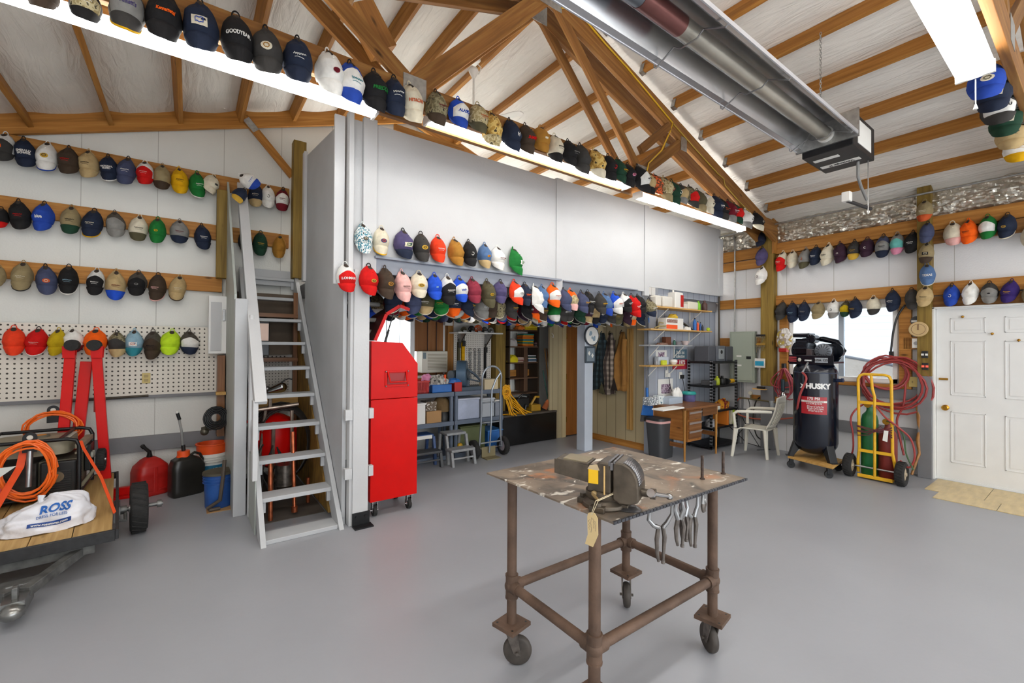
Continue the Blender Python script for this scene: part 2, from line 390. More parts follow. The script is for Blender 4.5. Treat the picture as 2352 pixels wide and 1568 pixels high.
truss(3.05, 'near fir truss of the pair, caps hung along its bottom chord')
truss(3.26, 'far fir truss of the pair, behind the row of caps')
truss(.365, 'fir truss nearest the camera, behind the bright light at top right')
truss(-2.0, 'fir truss behind the photographer, outside the frame')
# knee blocks between the pair
o = beam('timber_block', (.95, 3.155, 3.98), (1.13, 3.155, 3.72), .17, .16, firdark); tag(o, 'short timber block between twin webs left of center', 'block')
o = beam('timber_block', P(1470, 345, y=3.02), P(1535, 290, y=3.02), .05, .09, firdark); tag(o, 'short chamfered timber spliced to the right outer web', 'block')
# gable rafters, brace and post
g = thing('gable_rafter', 'sloping fir rafter pair fixed along the gable wall', 'roof beam', (RID, 6.14, 4.9))
for s in (-1, 1):
    xe = RID+s*4.65
    beam('rafter', (RID, 6.165, pb(RID)+.045), (xe, 6.165, pb(xe)+.045), .05+.001*s, .2, fir, g)
o = beam('diagonal_brace', P(560, 268, y=6.12), P(672, 405, y=6.12), .04, .09, fir); tag(o, 'diagonal fir brace running down to the loft post', 'brace')
MB().box((.03, -.022, -.04), (.19, -.019, .04)).build('gusset_plate', galv, o, world=False)
def post(x, y, z0, z1, w, m, label, d=None):
    o = beam('post', (x, y, z0), (x, y, z1), w, d or w, m, bevel=.006); return tag(o, label, 'post')
pz = zat(1.09, 6.0, 327)
post(1.085, 6.02, 2.4, pz, .145, treated, 'treated timber post at the head of the stairs')
# ---- girts (wall boards that carry the caps)
def girt(name, p0, p1, h, m, label, t=.06):
    o = beam(name, p0, p1, t, h, m); return tag(o, label, 'wall board')
zs = [P(0, 301, y=YG).z, P(0, 445, y=YG).z, P(0, 594, y=YG).z]
for z, lab, x1 in ((zs[0], 'top', 1.0), (zs[1], 'middle', 1.0), (zs[2], 'lowest', .30)):
    girt('wall_girt', (-2.0, YG+.03, z-.095), (x1, YG+.03, z-.095), .17, fir, f'{lab} fir board of the gable wall, caps hung along it')
post(.29, 6.07, P(507, 640, y=6.1).z, P(507, 440, y=6.1).z, .11, treated, 'weathered treated post beside the stair panel')
o = MB().box((-2.0, YG+.01, .42), (1.05, YG+.07, .58)).build('wall_girt', darkgrey, bevel=.003); tag(o, 'low grey painted board along the gable wall behind fuel cans', 'wall board')
o = MB().box((-2.0, YG-.0, .99), (.95, YG+.05, 1.05)).build('wall_girt', darkgrey, bevel=.003); tag(o, 'grey painted board under the wide pegboard', 'wall board')
peg = dots_mat('pegboard', '#dcd6ca', '#3a342c', 'X', 'Z', .046, .0085)
o = MB().box((-2.0, YG-.005, 1.025), (1.0, YG, 1.77)).build('pegboard', peg); tag(o, 'wide white pegboard panel on the gable wall', 'pegboard')
pegR = dots_mat('pegboard_small', '#d6d0c6', '#4a4238', 'X', 'Z', .034, .006)
# right wall boards
y0 = 3.12; yp = 1.40
girt('wall_girt', (XG+.03, YB, 3.10), (XG+.03, y0, 3.10), .17, fir, 'upper fir board of the right wall under the foil')
girt('wall_girt', (XG+.035, YB, 2.93), (XG+.035, y0, 2.93), .15, firdark, 'second fir board of the right wall, caps against it')
girt('wall_girt', (XG+.03, YB, 2.30), (XG+.03, y0, 2.30), .15, fir, 'fir board over window and door')
girt('wall_girt', (XG+.035, .2, 2.145), (XG+.035, 1.34, 2.145), .13, firdark, 'fir header right over the white door')
girt('wall_girt', (XG+.03, 3.25, 3.09), (XG+.03, 3.98, 3.09), .17, fir, 'short top fir board left of the corner post')
girt('wall_girt', (XG+.035, 3.25, 2.92), (XG+.035, 3.98, 2.92), .14, fir, 'second short fir board left of the corner post')
girt('wall_girt', (XG+.03, 3.25, 2.29), (XG+.03, 3.98, 2.29), .15, fir, 'short fir board above the electrical panel')
girt('wall_girt', (XG+.03, 2.95, 1.66), (XG+.03, 3.98, 1.66), .14, fir, 'short fir board behind the electrical panel')
girt('wall_girt', (XG+.03, 1.38, 1.64), (XG+.03, 1.56, 1.64), .15, fir, 'stub of fir board between window and door post')
o = MB().box((XG, 1.40, .42), (XG+.06, 3.98, .57)).build('wall_girt', darkgrey, bevel=.003); tag(o, 'low grey board along the right wall behind air compressor', 'wall board')
o = MB().box((XG, 1.40, .93), (XG+.06, 3.1, 1.06)).build('wall_girt', darkgrey, bevel=.003); tag(o, 'grey board under the window of the right wall', 'wall board')
def tpost(y, z1, label, zc, w=.145):
    t = thing('post', label, 'post', (XG-.03, y, 0))
    MB().box((XG-.08, y-w/2, 0), (XG+.06, y+w/2, zc)).build('painted_base', darkgrey, t, bevel=.006)
    MB().box((XG-.08, y-w/2, zc), (XG+.06, y+w/2, z1)).build('shaft', treated, t, bevel=.006); return t
tpost(3.155, 3.62, 'corner post with keys and timer, grey painted foot', .98, .19)
tpost(1.345, 3.56, 'door post with a column of caps and switches', 1.24, .13)
o = MB().box((XG-.1, 3.045, 3.02), (XG+.04, 3.075, 3.6)).box((XG-.1, 3.235, 3.02), (XG+.04, 3.265, 3.6)).build('timber_cheek', fir, bevel=.003); tag(o, 'pair of fir cheek boards bolted to the corner post head', 'block')
foil = mat('foil', '#d3cdbf', .28, .85, var=.2, scale=14, bump=1.0, bscale=22)
def foilf(y0_, L, of):
    def f(u, v):
        y = y0_+L*u; n = abs(noise.noise(Vector((y*7+of, v*5, 0))))*.05 + abs(noise.noise(Vector((y*19+of, v*13, 4))))*.022
        return (XG+.045-.045*math.sin(v*3.1)-n, y, 3.19+.33*v)
    return f
fm = MB().grid(foilf(.0, 3.04, 0), 260, 24); fm.grid(foilf(3.27, .74, 5), 80, 24)
o = fm.build('foil_insulation', foil, smooth=25); tag(o, 'crumpled silver foil strip along the top of right wall', 'insulation')
o = MB().tube([(XG-.11, -1, 3.46), (XG-.11, 3.0, 3.46), (XG-.11, 3.95, 3.43)], .013).build('conduit_rail', galv, smooth=True); tag(o, 'long galvanised rail pipe under the eave', 'pipe')
# ---- loft box
LX0, LX1, LY, LZ0, LZ1 = 1.09, 7.28, 3.90, 2.36, 3.56
lf = MB().box((1.32, LY, LZ0), (3.50, LY+.02, LZ1)).box((3.52, LY, LZ0), (5.18, LY+.02, LZ1+.02)).box((5.2, LY, LZ0+.075), (LX1-.05, LY+.02, LZ1+.0))
struct('wall_loft', lf, lightgrey, label='light grey painted plywood front of the loft')
struct('trim_2', MB().box((3.50, LY-.015, 2.2), (3.60, LY+.03, LZ1+.02)).box((5.17, LY-.015, 2.3), (5.27, LY+.03, LZ1+.02)).box((7.16, LY-.02, 2.44), (7.28, LY+.03, 3.40)), lightgrey, bevel=.002, label='vertical battens on the loft front')
struct('trim_3', MB().box((1.22, LY-.02, 2.21), (1.34, LY+.03, LZ1+.03)).box((1.09, LY-.045, 2.1), (1.13, LY+.06, LZ1+.04)).box((.985, LY+.02, 2.1), (1.07, LY+.05, LZ1+.0)).box((1.13, LY+.02, 0), (1.22, LY+.1, LZ1+.0)), lightgrey, bevel=.003, label='grey corner boards of the loft')
# ledge beam: recessed channel with upper lip
bz = .14
o = MB().box((1.32, LY-.06, LZ0-.01), (3.55, LY+.01, LZ0+.012)).box((1.32, LY-.012, LZ0-bz), (3.55, LY+.03, LZ0-.01)).build('ledge', bluegrey, bevel=.002); tag(o, 'grey ledge board under loft front, caps hung below it', 'ledge')
o = MB().box((3.6, LY+.05, LZ0-.16), (5.24, LY+.09, LZ0+.02)).box((3.6, LY-.03, LZ0-.005), (5.0, LY+.1, LZ0+.01)).build('ledge', bluegrey, bevel=.002); tag(o, 'recessed grey beam of the loft between the battens', 'ledge')
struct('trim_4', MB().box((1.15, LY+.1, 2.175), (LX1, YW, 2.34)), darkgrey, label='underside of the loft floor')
struct('wall_loftside', MB().box((LX0, LY+.1, 0), (LX0+.03, 5.61, 2.2)).prism([(LY+.05, 2.2), (5.61, 2.2), (5.61, 3.80), (LY+.05, 3.58)], 'x', LX0, LX0+.03), greypaint, label='grey plywood side of the loft beside the stairs')
struct('trim_5', MB().box((LX0-.03, 5.56, 2.32), (LX0+.01, 5.66, 3.84)), lightgrey, bevel=.002)
# front corner post of the loft with its foot bracket
t = thing('loft_post', 'light grey square post at the loft corner by the stairs', 'post', (1.20, 3.98, 0))
MB().box((1.155, 3.90, 0), (1.29, 4.03, 2.24)).build('shaft', lightgrey, t, bevel=.004)
MB().box((1.15, 3.885, .012), (1.30, 3.897, .115)).box((1.15, 3.80, 0), (1.31, 3.897, .012)).cyl((1.185, 3.886, .08), (1.185, 3.872, .08), .012, n=6).cyl((1.265, 3.886, .08), (1.265, 3.872, .08), .012, n=6).build('foot_bracket', blacksteel, t)
for z in (.46, .97):
    for xa_, xb_ in ((1.09, 1.15), (1.295, 1.335)): MB().box((xa_, 3.90, z-.045), (xb_, 3.95, z+.045)).build('spacer_block', lightgrey, t)
# free column under the loft
t = thing('loft_column', 'pale blue grey square column carrying clock and picture', 'post', (4.87, 4.75, 0))
MB().box((4.79, 4.67, 0), (4.96, 4.84, 2.22)).build('shaft', mat('pale_column', '#bfc7d2', .5, var=.03), t, bevel=.005)
# inner walls under the loft
tanm = lines_mat('tan_panelling', '#b9aa87', '#6f6349', 'Y', .2, .05, .008, .55, .1, 20, .06)
tanx = lines_mat('tan_panelling_back', '#b3a583', '#6f6349', 'X', .12, .05, .008, .55, .1, 20, .06)
struct('wall_inner', MB().box((5.58, 4.12, 0), (5.64, 5.62, 2.22)), tanm, label='tan panelled partition behind the coats')
struct('wall_closet', MB().box((4.92, 5.62, 0), (5.21, 5.66, 2.22)).box((5.21, 5.62, 2.02), (5.64, 5.66, 2.22)), tanx)
struct('baseboard_inner', MB().box((5.562, 4.12, 0), (5.58, 5.6, .10)), fir)
struct('trim_6', MB().box((5.20, 5.60, 0), (5.285, 5.63, 2.08)), mat('cream_trim', '#cbb98f', .5), bevel=.003)
d = struct('door_2', MB().box((5.30, 5.625, .02), (5.578, 5.66, 2.0)), wood('door_veneer', '#7a4a22', '#8a5526', '#97602c', .4), label='brown wooden closet door')
for z in (.3, 1.05, 1.75): MB().box((5.288, 5.612, z-.045), (5.312, 5.628, z+.045)).build('door_hinge', brass, d)
greyt = lines_mat('grey_panelling', '#a4aab6', '#5d626d', 'X', .16, .03, .008, .5, .1, 20, .05)
struct('wall_alcove', MB().box((5.60, 4.06, 0), (XW, 4.12, 2.175)).box((5.60, 3.97, 2.34), (XW, 4.02, 2.5)).box((5.6, 4.06, 2.175), (XW, 4.10, 2.34)), greyt, label='grey panelled wall behind the desk')
struct('trim_7', MB().box((5.47, 4.03, 0), (5.63, 4.12, 2.25)), mat('post_grey', '#9a9fa8', .5, var=.04), bevel=.003)
o = MB().box((5.545, 4.40, .28), (5.58, 4.44, 1.86)).box((5.545, 4.46, .28), (5.575, 4.50, 1.86)).build('wood_strip', pine); tag(o, 'pair of pale pine strips leaning by the coats', 'board')
o = MB().cyl((7.24, 3.93, 0), (7.24, 3.93, 3.3), .014).build('pipe', mat('dark_pipe', '#4a4034', .5, .5), smooth=True); tag(o, 'dark vertical pipe at the loft end by the right wall', 'pipe')
# ---- door to outside
fr = struct('trim_8', MB().box((XW-.09, dy1, 0), (XW+.02, dy1+.022, dz1+.02)).box((XW-.09, dy0, dz1), (XW+.02, dy1+.022, dz1+.022)).box((XW-.02, dy0, 0), (XW+.05, dy1, .03)), white, bevel=.002, label='white door frame')
struct('trim_9', MB().box((XG-.06, dy1+.022, 0), (XG+.0, dy1+.05, 2.07)), firdark)
dm = MB().box((XW-.01, dy0, .03), (XW+.03, dy1-.002, dz1-.004))
W = dy1-dy0
def panel(ya, yb, za, zb):
    for k, (i, t_) in enumerate(((0, .006), (.02, .002), (.035, .007))):
        pass
    dm.box((XW-.017, ya, za), (XW-.01, ya+.012, zb)); dm.box((XW-.017, yb-.012, za), (XW-.01, yb, zb)); dm.box((XW-.017, ya, za), (XW-.01, yb, za+.012)); dm.box((XW-.017, ya, zb-.012), (XW-.01, yb, zb))
    dm.box((XW-.015, ya+.035, za+.035), (XW-.01, yb-.035, zb-.035))
for yb in (1.135, .70):
    ya = yb-.29
    panel(ya, yb, .22, .83); panel(ya, yb, 1.02, 1.67); panel(ya, yb, 1.76, 1.94)
dr = struct('door_1', dm, mat('door_white', '#e4e4e2', .4, var=.02), bevel=.003, label='white six panel steel entrance door')
k = P(2171, 936, x=XW-.05)
MB().lathe([(.03, 0), (.032, .008), (.012, .015), (.012, .03), (.03, .045), (.033, .055), (.02, .066)], n=20, M=Matrix.Translation((XW-.01, k.y, k.z)) @ Matrix.Rotation(R_(-90), 4, 'Y')).build('door_knob', brass, dr, smooth=True)
q = P(2167, 870, x=XW-.02); MB().box((XW-.03, q.y-.04, q.z-.012), (XW-.01, q.y+.04, q.z+.012)).build('door_latch', brass, dr)
for (px, py) in ((2211, 727), (2279, 766), (2340, 781)):
    q = P(px, py, x=XW-.03); MB().ball((XW-.03, q.y, q.z), .014).cyl((XW-.05, q.y, q.z-.012), (XW-.01, q.y, q.z), .006).build('coat_hook', brass, dr, smooth=True)
# floor tiles in front of the door
tile = mat('travertine', '#cdb889', .4, var=.12, scale=5, stretch=(1, 4, 1))
tm = MB()
for i in range(3):
    for j, (xa, xb) in enumerate(((6.98, 7.3), (6.66, 6.975), (6.345, 6.655))):
        y1 = 1.24-.0 - i*.46 + (.0 if j < 2 else -.23*0)
        if j == 2: y1 -= .12
        tm.box((xa, y1-.455, 0), (xb, y1, .008))
o = tm.build('doormat_tiles', tile, bevel=.002); tag(o, 'beige travertine floor tiles laid before the white door', 'floor tiles')
# ---- window in the right wall
wf = struct('window_1', MB().box((XW-.02, wy0, wz0), (XW+.06, wy0+.05, wz1)).box((XW-.02, wy1-.05, wz0), (XW+.06, wy1, wz1)).box((XW-.02, wy0, wz1-.05), (XW+.06, wy1, wz1)).box((XW-.02, wy0, wz0), (XW+.06, wy1, wz0+.06)), white, bevel=.003, label='white sliding window over the compressor')
yc = P(1932, 800, x=XW).y
MB().box((XW-.0, yc-.03, wz0+.06), (XW+.05, yc+.03, wz1-.05)).build('window_frame', mat('mullion', '#a9b3bd', .4), wf)
MB().box((XW+.02, wy0+.05, wz0+.06), (XW+.026, wy1-.05, wz1-.05)).build('window_glass', glass, wf)
struct('trim_10', MB().box((XG-.0, wy0-.14, 1.062), (XG+.06, wy0-.02, 2.22)).box((XG, wy1+.02, 1.062), (XG+.06, wy1+.13, 2.22)).box((XG+.002, wy0-.019, 1.065), (XG+.058, wy1+.019, wz0-.01)), fir, bevel=.003, label='fir boards framing the window')
# outside: pale lap sided neighbour with grey roof
ext = lines_mat('lap_siding', '#b4babf', '#a3aab0', 'Z', .14, 0, .02, .6, .05, 10, .02)
o = MB().box((11.5, -6, -1), (11.8, 14, 5.0)).build('neighbour_house', ext); tag(o, 'pale lap sided building seen through the right window', 'building')
A_, B_ = P(1860, 806, x=10.6), P(2100, 850, x=10.6); dn = Vector((-2.2, 0, -.75)); th_ = Vector((0, 0, -.06))
MB().add([A_, B_, B_+dn, A_+dn, A_+th_, B_+th_, B_+dn+th_, A_+dn+th_], [(0, 1, 2, 3), (4, 5, 6, 7), (0, 1, 5, 4), (1, 2, 6, 5), (2, 3, 7, 6), (3, 0, 4, 7)]).build('roof', mat('shingle', '#6f6c67', .9, var=.2, scale=30), o)
MB().tube([A_+Vector((0, 0, .02)), B_+Vector((0, 0, .02))], .03, 6).build('roof_edge', mat('edge_dark', '#3a4654', .6), o)
# ================================================================== LIGHT FIXTURES
lens = mat('lamp_lens', '#ffffff', .4, emit=TUBE_E); lens_fill = mat('fill_lens', '#ffffff', .4, emit=FILL_E)
for m_ in (lens, lens_fill): m_.node_tree.nodes['Principled BSDF'].inputs['Emission Color'].default_value = (1.0, .985, .95, 1)
def fixture(x0, x1, y, z, label, w=.13, m=None, grp=None):
    t = thing('fluorescent_light', label, 'light', ((x0+x1)/2, y, z), 0, grp)
    MB().box((x0, y-.03, z+.06), (x1, y+.03, z+.075)).box((x0-.02, y-w/2, z+.0), (x0, y+w/2, z+.075)).box((x1, y-w/2, z), (x1+.02, y+w/2, z+.075)).build('housing', whitep, t, bevel=.002)
    n = 10; pts = [(y + w/2*math.cos(math.pi+math.pi*i/n), z+.045 + .05*math.sin(math.pi+math.pi*i/n)) for i in range(n+1)] + [(y+w/2*.8, z+.062), (y-w/2*.8, z+.062)]
    MB().prism(pts, 'x', x0, x1).build('lens', m or lens, t)
    return t
FY = 3.155; fz = P(860, 262, y=FY).z
xa = P(858, 268, y=FY).x; xb = P(985, 275, y=FY).x; xc = P(1438, 433, y=FY).x; xd = P(1466, 458, y=FY).x; xe_ = P(1702, 527, y=FY).x
fixture(-1.9, xa, FY, 3.235, 'long lit fluorescent strip behind caps, left of the truss plate')
fixture(xb, xc, FY, 3.315, 'long lit fluorescent strip behind caps, middle of the truss')
fixture(xd, xe_, FY, 3.25, 'long lit fluorescent strip behind caps, next to right wall')
t = fixture(1.30, 3.77, .475, 3.2, 'bright fluorescent wraparound light at top right with pull chain', w=.17)
MB().cyl((3.80, .475, 3.2), (3.80, .475, 3.05), .003, n=6).lathe([(.004, 0), (.012, -.03), (.008, -.032)], (3.80, .475, 3.05), 10).build('pull_chain', whitep, t, smooth=True)
for i, (x0, y) in enumerate(((-1.6, -2.05), (1.1, -2.05), (3.8, -2.05), (4.6, .475))):
    pass
fixture(-1.5, .95, -2.1, 3.2, 'fluorescent strip behind the photographer, left one of the rear truss', m=lens_fill, grp='added rear fill lights', w=.17)  # this and the next two: unseen strips added to brighten room and ceiling
fixture(1.3, 3.75, -2.1, 3.2, 'fluorescent strip behind the photographer, middle one of the rear truss', m=lens_fill, grp='added rear fill lights', w=.17)
fixture(4.2, 6.65, -2.1, 3.2, 'fluorescent strip behind the photographer, right one of the rear truss', m=lens_fill, grp='added rear fill lights', w=.17)
fixture(-1.5, .95, .475, 3.2, 'fluorescent wraparound light over the left of the photographer', m=lens_fill, w=.17)  # out of view, added as extra fill light
# fill bulbs added to brighten the space under the loft
t = thing('fill_bulb', 'small round bulb under the loft, hidden among caps', 'light', (3.2, 4.75, 2.2), 0, 'added fill bulbs under the loft')
MB().lathe([(.03, 0), (.05, -.02), (.05, -.03)], (3.2, 4.75, 2.22), 16).build('lamp_holder', whitep, t)
MB().ball((3.2, 4.75, 2.14), .05, 14, 10).build('bulb', mat('bulb', '#ffffff', emit=40), t, smooth=True)
t2 = dup(t, (4.6, 5.2, 2.2), label='small added fill bulb under the loft near the closet door')
fixture(1.6, 4.0, 6.13, 3.3, 'fluorescent strip on the gable wall inside the loft', w=.17, m=lens_fill)  # hidden pair added in the loft to brighten the far roof bay
fixture(4.4, 6.8, 6.13, 3.3, 'fluorescent strip inside the loft toward the right wall', w=.17, m=lens_fill)
# ================================================================== TUBE HEATER
hx1 = 4.19; hy0, hy1, hz = 1.19, 1.55, 3.25
refl = mat('heater_reflector', '#c8c8ca', .25, .9, var=.05, scale=3)
t = thing('tube_heater', 'long infrared tube heater with polished reflector hung on chains', 'heater', (2.5, 1.37, 3.4))
prof = [(hy0-.035, hz+.0), (hy0, hz+.01), (hy0+.06, hz+.12), (hy0+.12, hz+.17), (hy1-.12, hz+.17), (hy1-.06, hz+.12), (hy1, hz+.01), (hy1+.035, hz)]
rm = MB()
for i in range(len(prof)-1):
    a, b_ = prof[i], prof[i+1]; rm.add([(-1.5, a[0], a[1]), (hx1, a[0], a[1]), (hx1, b_[0], b_[1]), (-1.5, b_[0], b_[1])], [(0, 1, 2, 3)])
rm.build('reflector', refl, t, solid=.004)
MB().box((-1.5, hy0-.038, hz-.006), (hx1, hy0-.03, hz+.02)).box((-1.5, hy1+.03, hz-.006), (hx1, hy1+.038, hz+.02)).build('reflector_rim', mat('rim_white', '#d9dbe0', .3, .6), t)
cy = (hy0+hy1)/2
MB().cyl((-1.5, cy, hz+.065), (1.78, cy, hz+.065), .052, n=24).build('radiant_tube', mat('tube_grey', '#7e858d', .35, .7, var=.1), t, smooth=True)
MB().cyl((1.78, cy, hz+.065), (2.12, cy, hz+.065), .055, n=24).build('copper_sleeve', mat('heat_sleeve', '#8a5a55', .3, .7, var=.1), t, smooth=True)
MB().cyl((2.12, cy, hz+.065), (hx1+.02, cy, hz+.065), .052, n=24).build('radiant_tube', mat('tube_bare', '#b9b4a8', .35, .75, var=.12, scale=4), t, smooth=True)
for x in (2.2, 2.95, 4.05):
    MB().tube([(x, hy0-.04, hz-.02), (x, hy0-.03, hz-.03), (x, cy-.09, hz+.03), (x, cy-.05, hz-.0), (x, cy+.05, hz-.0), (x, cy+.09, hz+.03), (x, hy1+.03, hz-.03), (x, hy1+.04, hz-.02), (x+.01, hy1+.05, hz+.09), (x, cy, hz+.3)], .005, 6).build('wire_hanger', steel, t, smooth=True)
bx = thing('heater_burner', 'black burner box at the end of tube heater, white labels', 'heater box', (4.45, 1.37, 3.2))
MB().box((hx1, hy0-.0, hz-.07), (hx1+.52, hy1-.0, hz+.2)).build('casing', blacksteel, bx, bevel=.006)
MB().box((hx1-.02, hy0-.04, hz-.02), (hx1, hy1+.04, hz+.2)).build('end_plate', galv, bx)
MB().cyl((hx1-.05, cy, hz+.065), (hx1, cy, hz+.065), .062, n=20).build('collar', whitep, bx, smooth=True)
MB().box((hx1+.10, hy0-.004, hz-.03), (hx1+.42, hy0, hz+.16)).build('data_label', paper, bx)
MB().box((hx1+.12, hy1-.22, hz-.074), (hx1+.17, hy1-.04, hz-.07)).build('data_label', paper, bx)
o = MB().box((hx1+.31, hy0+.05, hz-.074), (hx1+.37, hy1-.03, hz-.07)).build('name_label', paper, bx)
text('Vantage II', .045, black, bx, Matrix.Translation((-4.45+hx1+.34, -1.37+cy, hz-.0755-3.2)) @ Matrix.Rotation(R_(90), 4, 'Z') @ Matrix.Rotation(R_(180), 4, 'X'), bold=.02)
def chain(name, x, y, z0, z1, label):
    m = MB(); n = int((z1-z0)/.022)
    for i in range(n):
        z = z0+i*.022; q = [Vector((math.cos(a)*.008*(i % 2), math.cos(a)*.008*((i+1) % 2), math.sin(a)*.015)) for a in [2*math.pi*k/8 for k in range(8)]]
        m.tube([Vector((x, y, z))+p for p in q], .0025, 5, closed=True)
    o = m.build(name, galv, smooth=True); tag(o, label, 'chain')
c1 = P(1880, 262, y=1.5); chain('hanging_chain', 4.45, 1.5, 3.46, roof(4.45)-.12, 'short hanging chain between burner box and roof beam')
# gas flex and bracket under the burner
fx = MB().tube([(4.62, 1.28, 3.18), (4.62, 1.28, 3.05), (4.7, 1.28, 2.98), (4.92, 1.3, 2.92)], .012, 8).build('gas_hose', mat('flex', '#8a8a88', .5, .3), smooth=True); tag(fx, 'grey flexible gas hose curving below the burner box', 'hose')
MB()
b1 = P(1945, 455, y=1.3)
o = MB().box((b1.x-.03, 1.27, b1.z-.03), (b1.x+.03, 1.33, b1.z+.05)).build('gas_valve', whitep, bevel=.005); tag(o, 'small white valve on the arm below the burner', 'valve')
e1 = P(2000, 480, y=1.22)
o = MB().cyl((b1.x, 1.3, b1.z-.02), e1, .014).build('gas_pipe', mat('black_pipe', '#2d2b2c', .5, .3), smooth=True); tag(o, 'dark slanting pipe arm hung under the burner', 'pipe')
mid = (Vector((b1.x, 1.3, b1.z-.02))+e1)/2
o = MB().cyl((4.66, 1.22, P(1967, 462, y=1.22).z-.05), (4.66, 1.22, hz-.07), .004, n=6).build('hanger_rod', steel); tag(o, 'thin vertical rod from burner box down to the slanting pipe', 'rod')
q = P(2010, 283, z=roof(5.2)-.16)
o = MB().box((q.x-.05, q.y-.08, q.z-.03), (q.x+.0, q.y+.06, q.z+.05)).build('ceiling_outlet', whitep, bevel=.003); tag(o, 'white outlet on a roof beam right of burner', 'outlet')
MB().tube([(q.x-.05, q.y+.02, q.z), (q.x-.1, q.y+.05, q.z-.1), (q.x-.25, q.y+.06, q.z-.22), (hx1+.5, 1.25, 3.35)], .006, 6).build('power_cord', black, bx, smooth=True)
# yellow cable along the twin truss
pts = [P(a, b_, y=3.02) for a, b_ in ((1290, 18), (1310, 18), (1335, 35), (1390, 100), (1440, 155), (1490, 215), (1545, 282))]
o = MB().tube(pts+[P(1540, 300, y=3.02), P(1520, 345, y=3.02), P(1490, 375, y=3.02), P(1486, 392, y=3.02)], .008, 6).build('yellow_cable', mat('yellow_cable', '#e3b62c', .4), smooth=True); tag(o, 'yellow cable running down the right top chord of truss', 'cable')
o = MB().tube([P(a, b_, y=3.02) for a, b_ in ((1547, 285), (1600, 345), (1650, 400), (1662, 410), (1665, 425), (1700, 465), (1745, 510))], .007, 6).build('yellow_cable', mat('tan_cable', '#b99a3c', .4), smooth=True); tag(o, 'tan cable continuing down to the corner post', 'cable')
# ceiling fan
c = P(1088, 150, x=RID)
t = thing('ceiling_fan', 'white ceiling fan hanging from ridge, half behind the caps', 'fan', (RID, c.y, 4.3))
zc = 4.80; y_ = c.y
MB().box((RID-.06, y_-.06, zc+.09), (RID+.06, y_+.06, zc+.11)).lathe([(.012, -.11), (.06, -.02), (.055, .0), (.04, .02)], (RID, y_, zc), 18).build('canopy', whitep, t, smooth=True)
MB().cyl((RID, y_, zc-.1), (RID, y_, 4.25), .012).build('downrod', whitep, t, smooth=True)
MB().lathe([(.03, .1), (.11, .08), (.13, .02), (.12, -.05), (.05, -.08)], (RID, y_, 4.17), 24).build('motor', whitep, t, smooth=True)
for k in range(3):
    a = R_(-62+120*k); M = Matrix.Translation((RID, y_, 4.16)) @ Matrix.Rotation(a, 4, 'Z') @ Matrix.Rotation(R_(10), 4, 'X')
    pts = [(.14, -.03), (.3, -.065), (.56, -.08), (.62, -.05), (.63, .0), (.62, .05), (.56, .08), (.3, .065), (.14, .03)]
    MB().prism(pts, 'z', -.004, .004, M).build('blade', whitep, t)
MB().tube([(RID+.05, y_, zc+.09), (RID+.09, y_-.02, zc+.05), (RID+.07, y_, zc-.03), (RID+.02, y_, zc-.01)], .006, 6).build('cord', whitep, t, smooth=True)
# far truss knee braces above the loft seen behind the caps
o = beam('diagonal_brace', P(905, 292, y=5.9), P(1065, 345, y=5.9), .04, .09, fir); tag(o, 'fir brace above the loft behind the row of caps', 'brace')
# ================================================================== CAPS
K = dict(navy='#222a3d', black='#201f20', char='#3c3a38', brown='#43362b', tan='#b9a073', khaki='#958562', olive='#55503a', white='#e6e4de', cream='#d8cfb8', red='#c81614',
 maroon='#6f1724', orange='#f56212', yellow='#dba60c', green='#1f7333', dkgreen='#20402f', blue='#2747a3', royal='#2450c4', slate='#454b66', grey='#85837f', pink='#e6b1ab',
 teal='#2f808c', purple='#352463', plum='#3a2433', denim='#54719a', lime='#bfe42c', mustard='#bfa316', sky='#8fb0c0', rust='#c2552a', copper='#a8772f', gold='#caa13a', wine='#8a3040',
 redo='#e8401f', lav='#51496e', aqua='#69b5ad', rose='#d98ba6')
def cloth(n):
    if n in K: return mat('cap_'+n, K[n], .85, var=.10, scale=22, bump=.12, bscale=160, spec=.25)
    return {'camo': lambda: patch_mat('cap_camo', ['#3a352a', '#6b6246', '#8d8465', '#2b2620'], 34),
            'camotan': lambda: patch_mat('cap_camo_tan', ['#6a5c3c', '#a08e62', '#c2b48c', '#4b432e'], 34),
            'camogold': lambda: patch_mat('cap_camo_gold', ['#7a5a26', '#b48a3c', '#d8b86a', '#403320'], 30),
            'camored': lambda: patch_mat('cap_camo_orange', ['#c73d17', '#ea6a30', '#5d3a24', '#f0582a'], 34),
            'floral': lambda: patch_mat('cap_floral', ['#1d2a30', '#e8ece8', '#3d7e90', '#e9e9e4'], 60, stretch=(1, 1, .6)),
            'dots': lambda: patch_mat('cap_dots', ['#e8e8e8', '#171c33'], 70, kind='voronoi'),
            'mesh': lambda: mat('cap_mesh', '#4c463e', .9, var=.15, scale=60, bump=.3),
            'meshw': lambda: mat('cap_mesh_white', '#dcdcd8', .9, var=.08, scale=60, bump=.3)}[n]()
WT = [(0, .020), (.10, .044), (.28, .070), (.5, .084), (.75, .090), (.92, .083), (1, .077)]
DT = [(0, .014), (.12, .040), (.3, .076), (.5, .103), (.75, .118), (.92, .104), (1, .092)]
def lerp(tb, t):
    for i in range(len(tb)-1):
        if t <= tb[i+1][0]: a, b_ = tb[i], tb[i+1]; f = (t-a[0])/(b_[0]-a[0]); f = f*f*(3-2*f) if 0 else f; return a[1]+(b_[1]-a[1])*f
    return tb[-1][1]
CH = .178
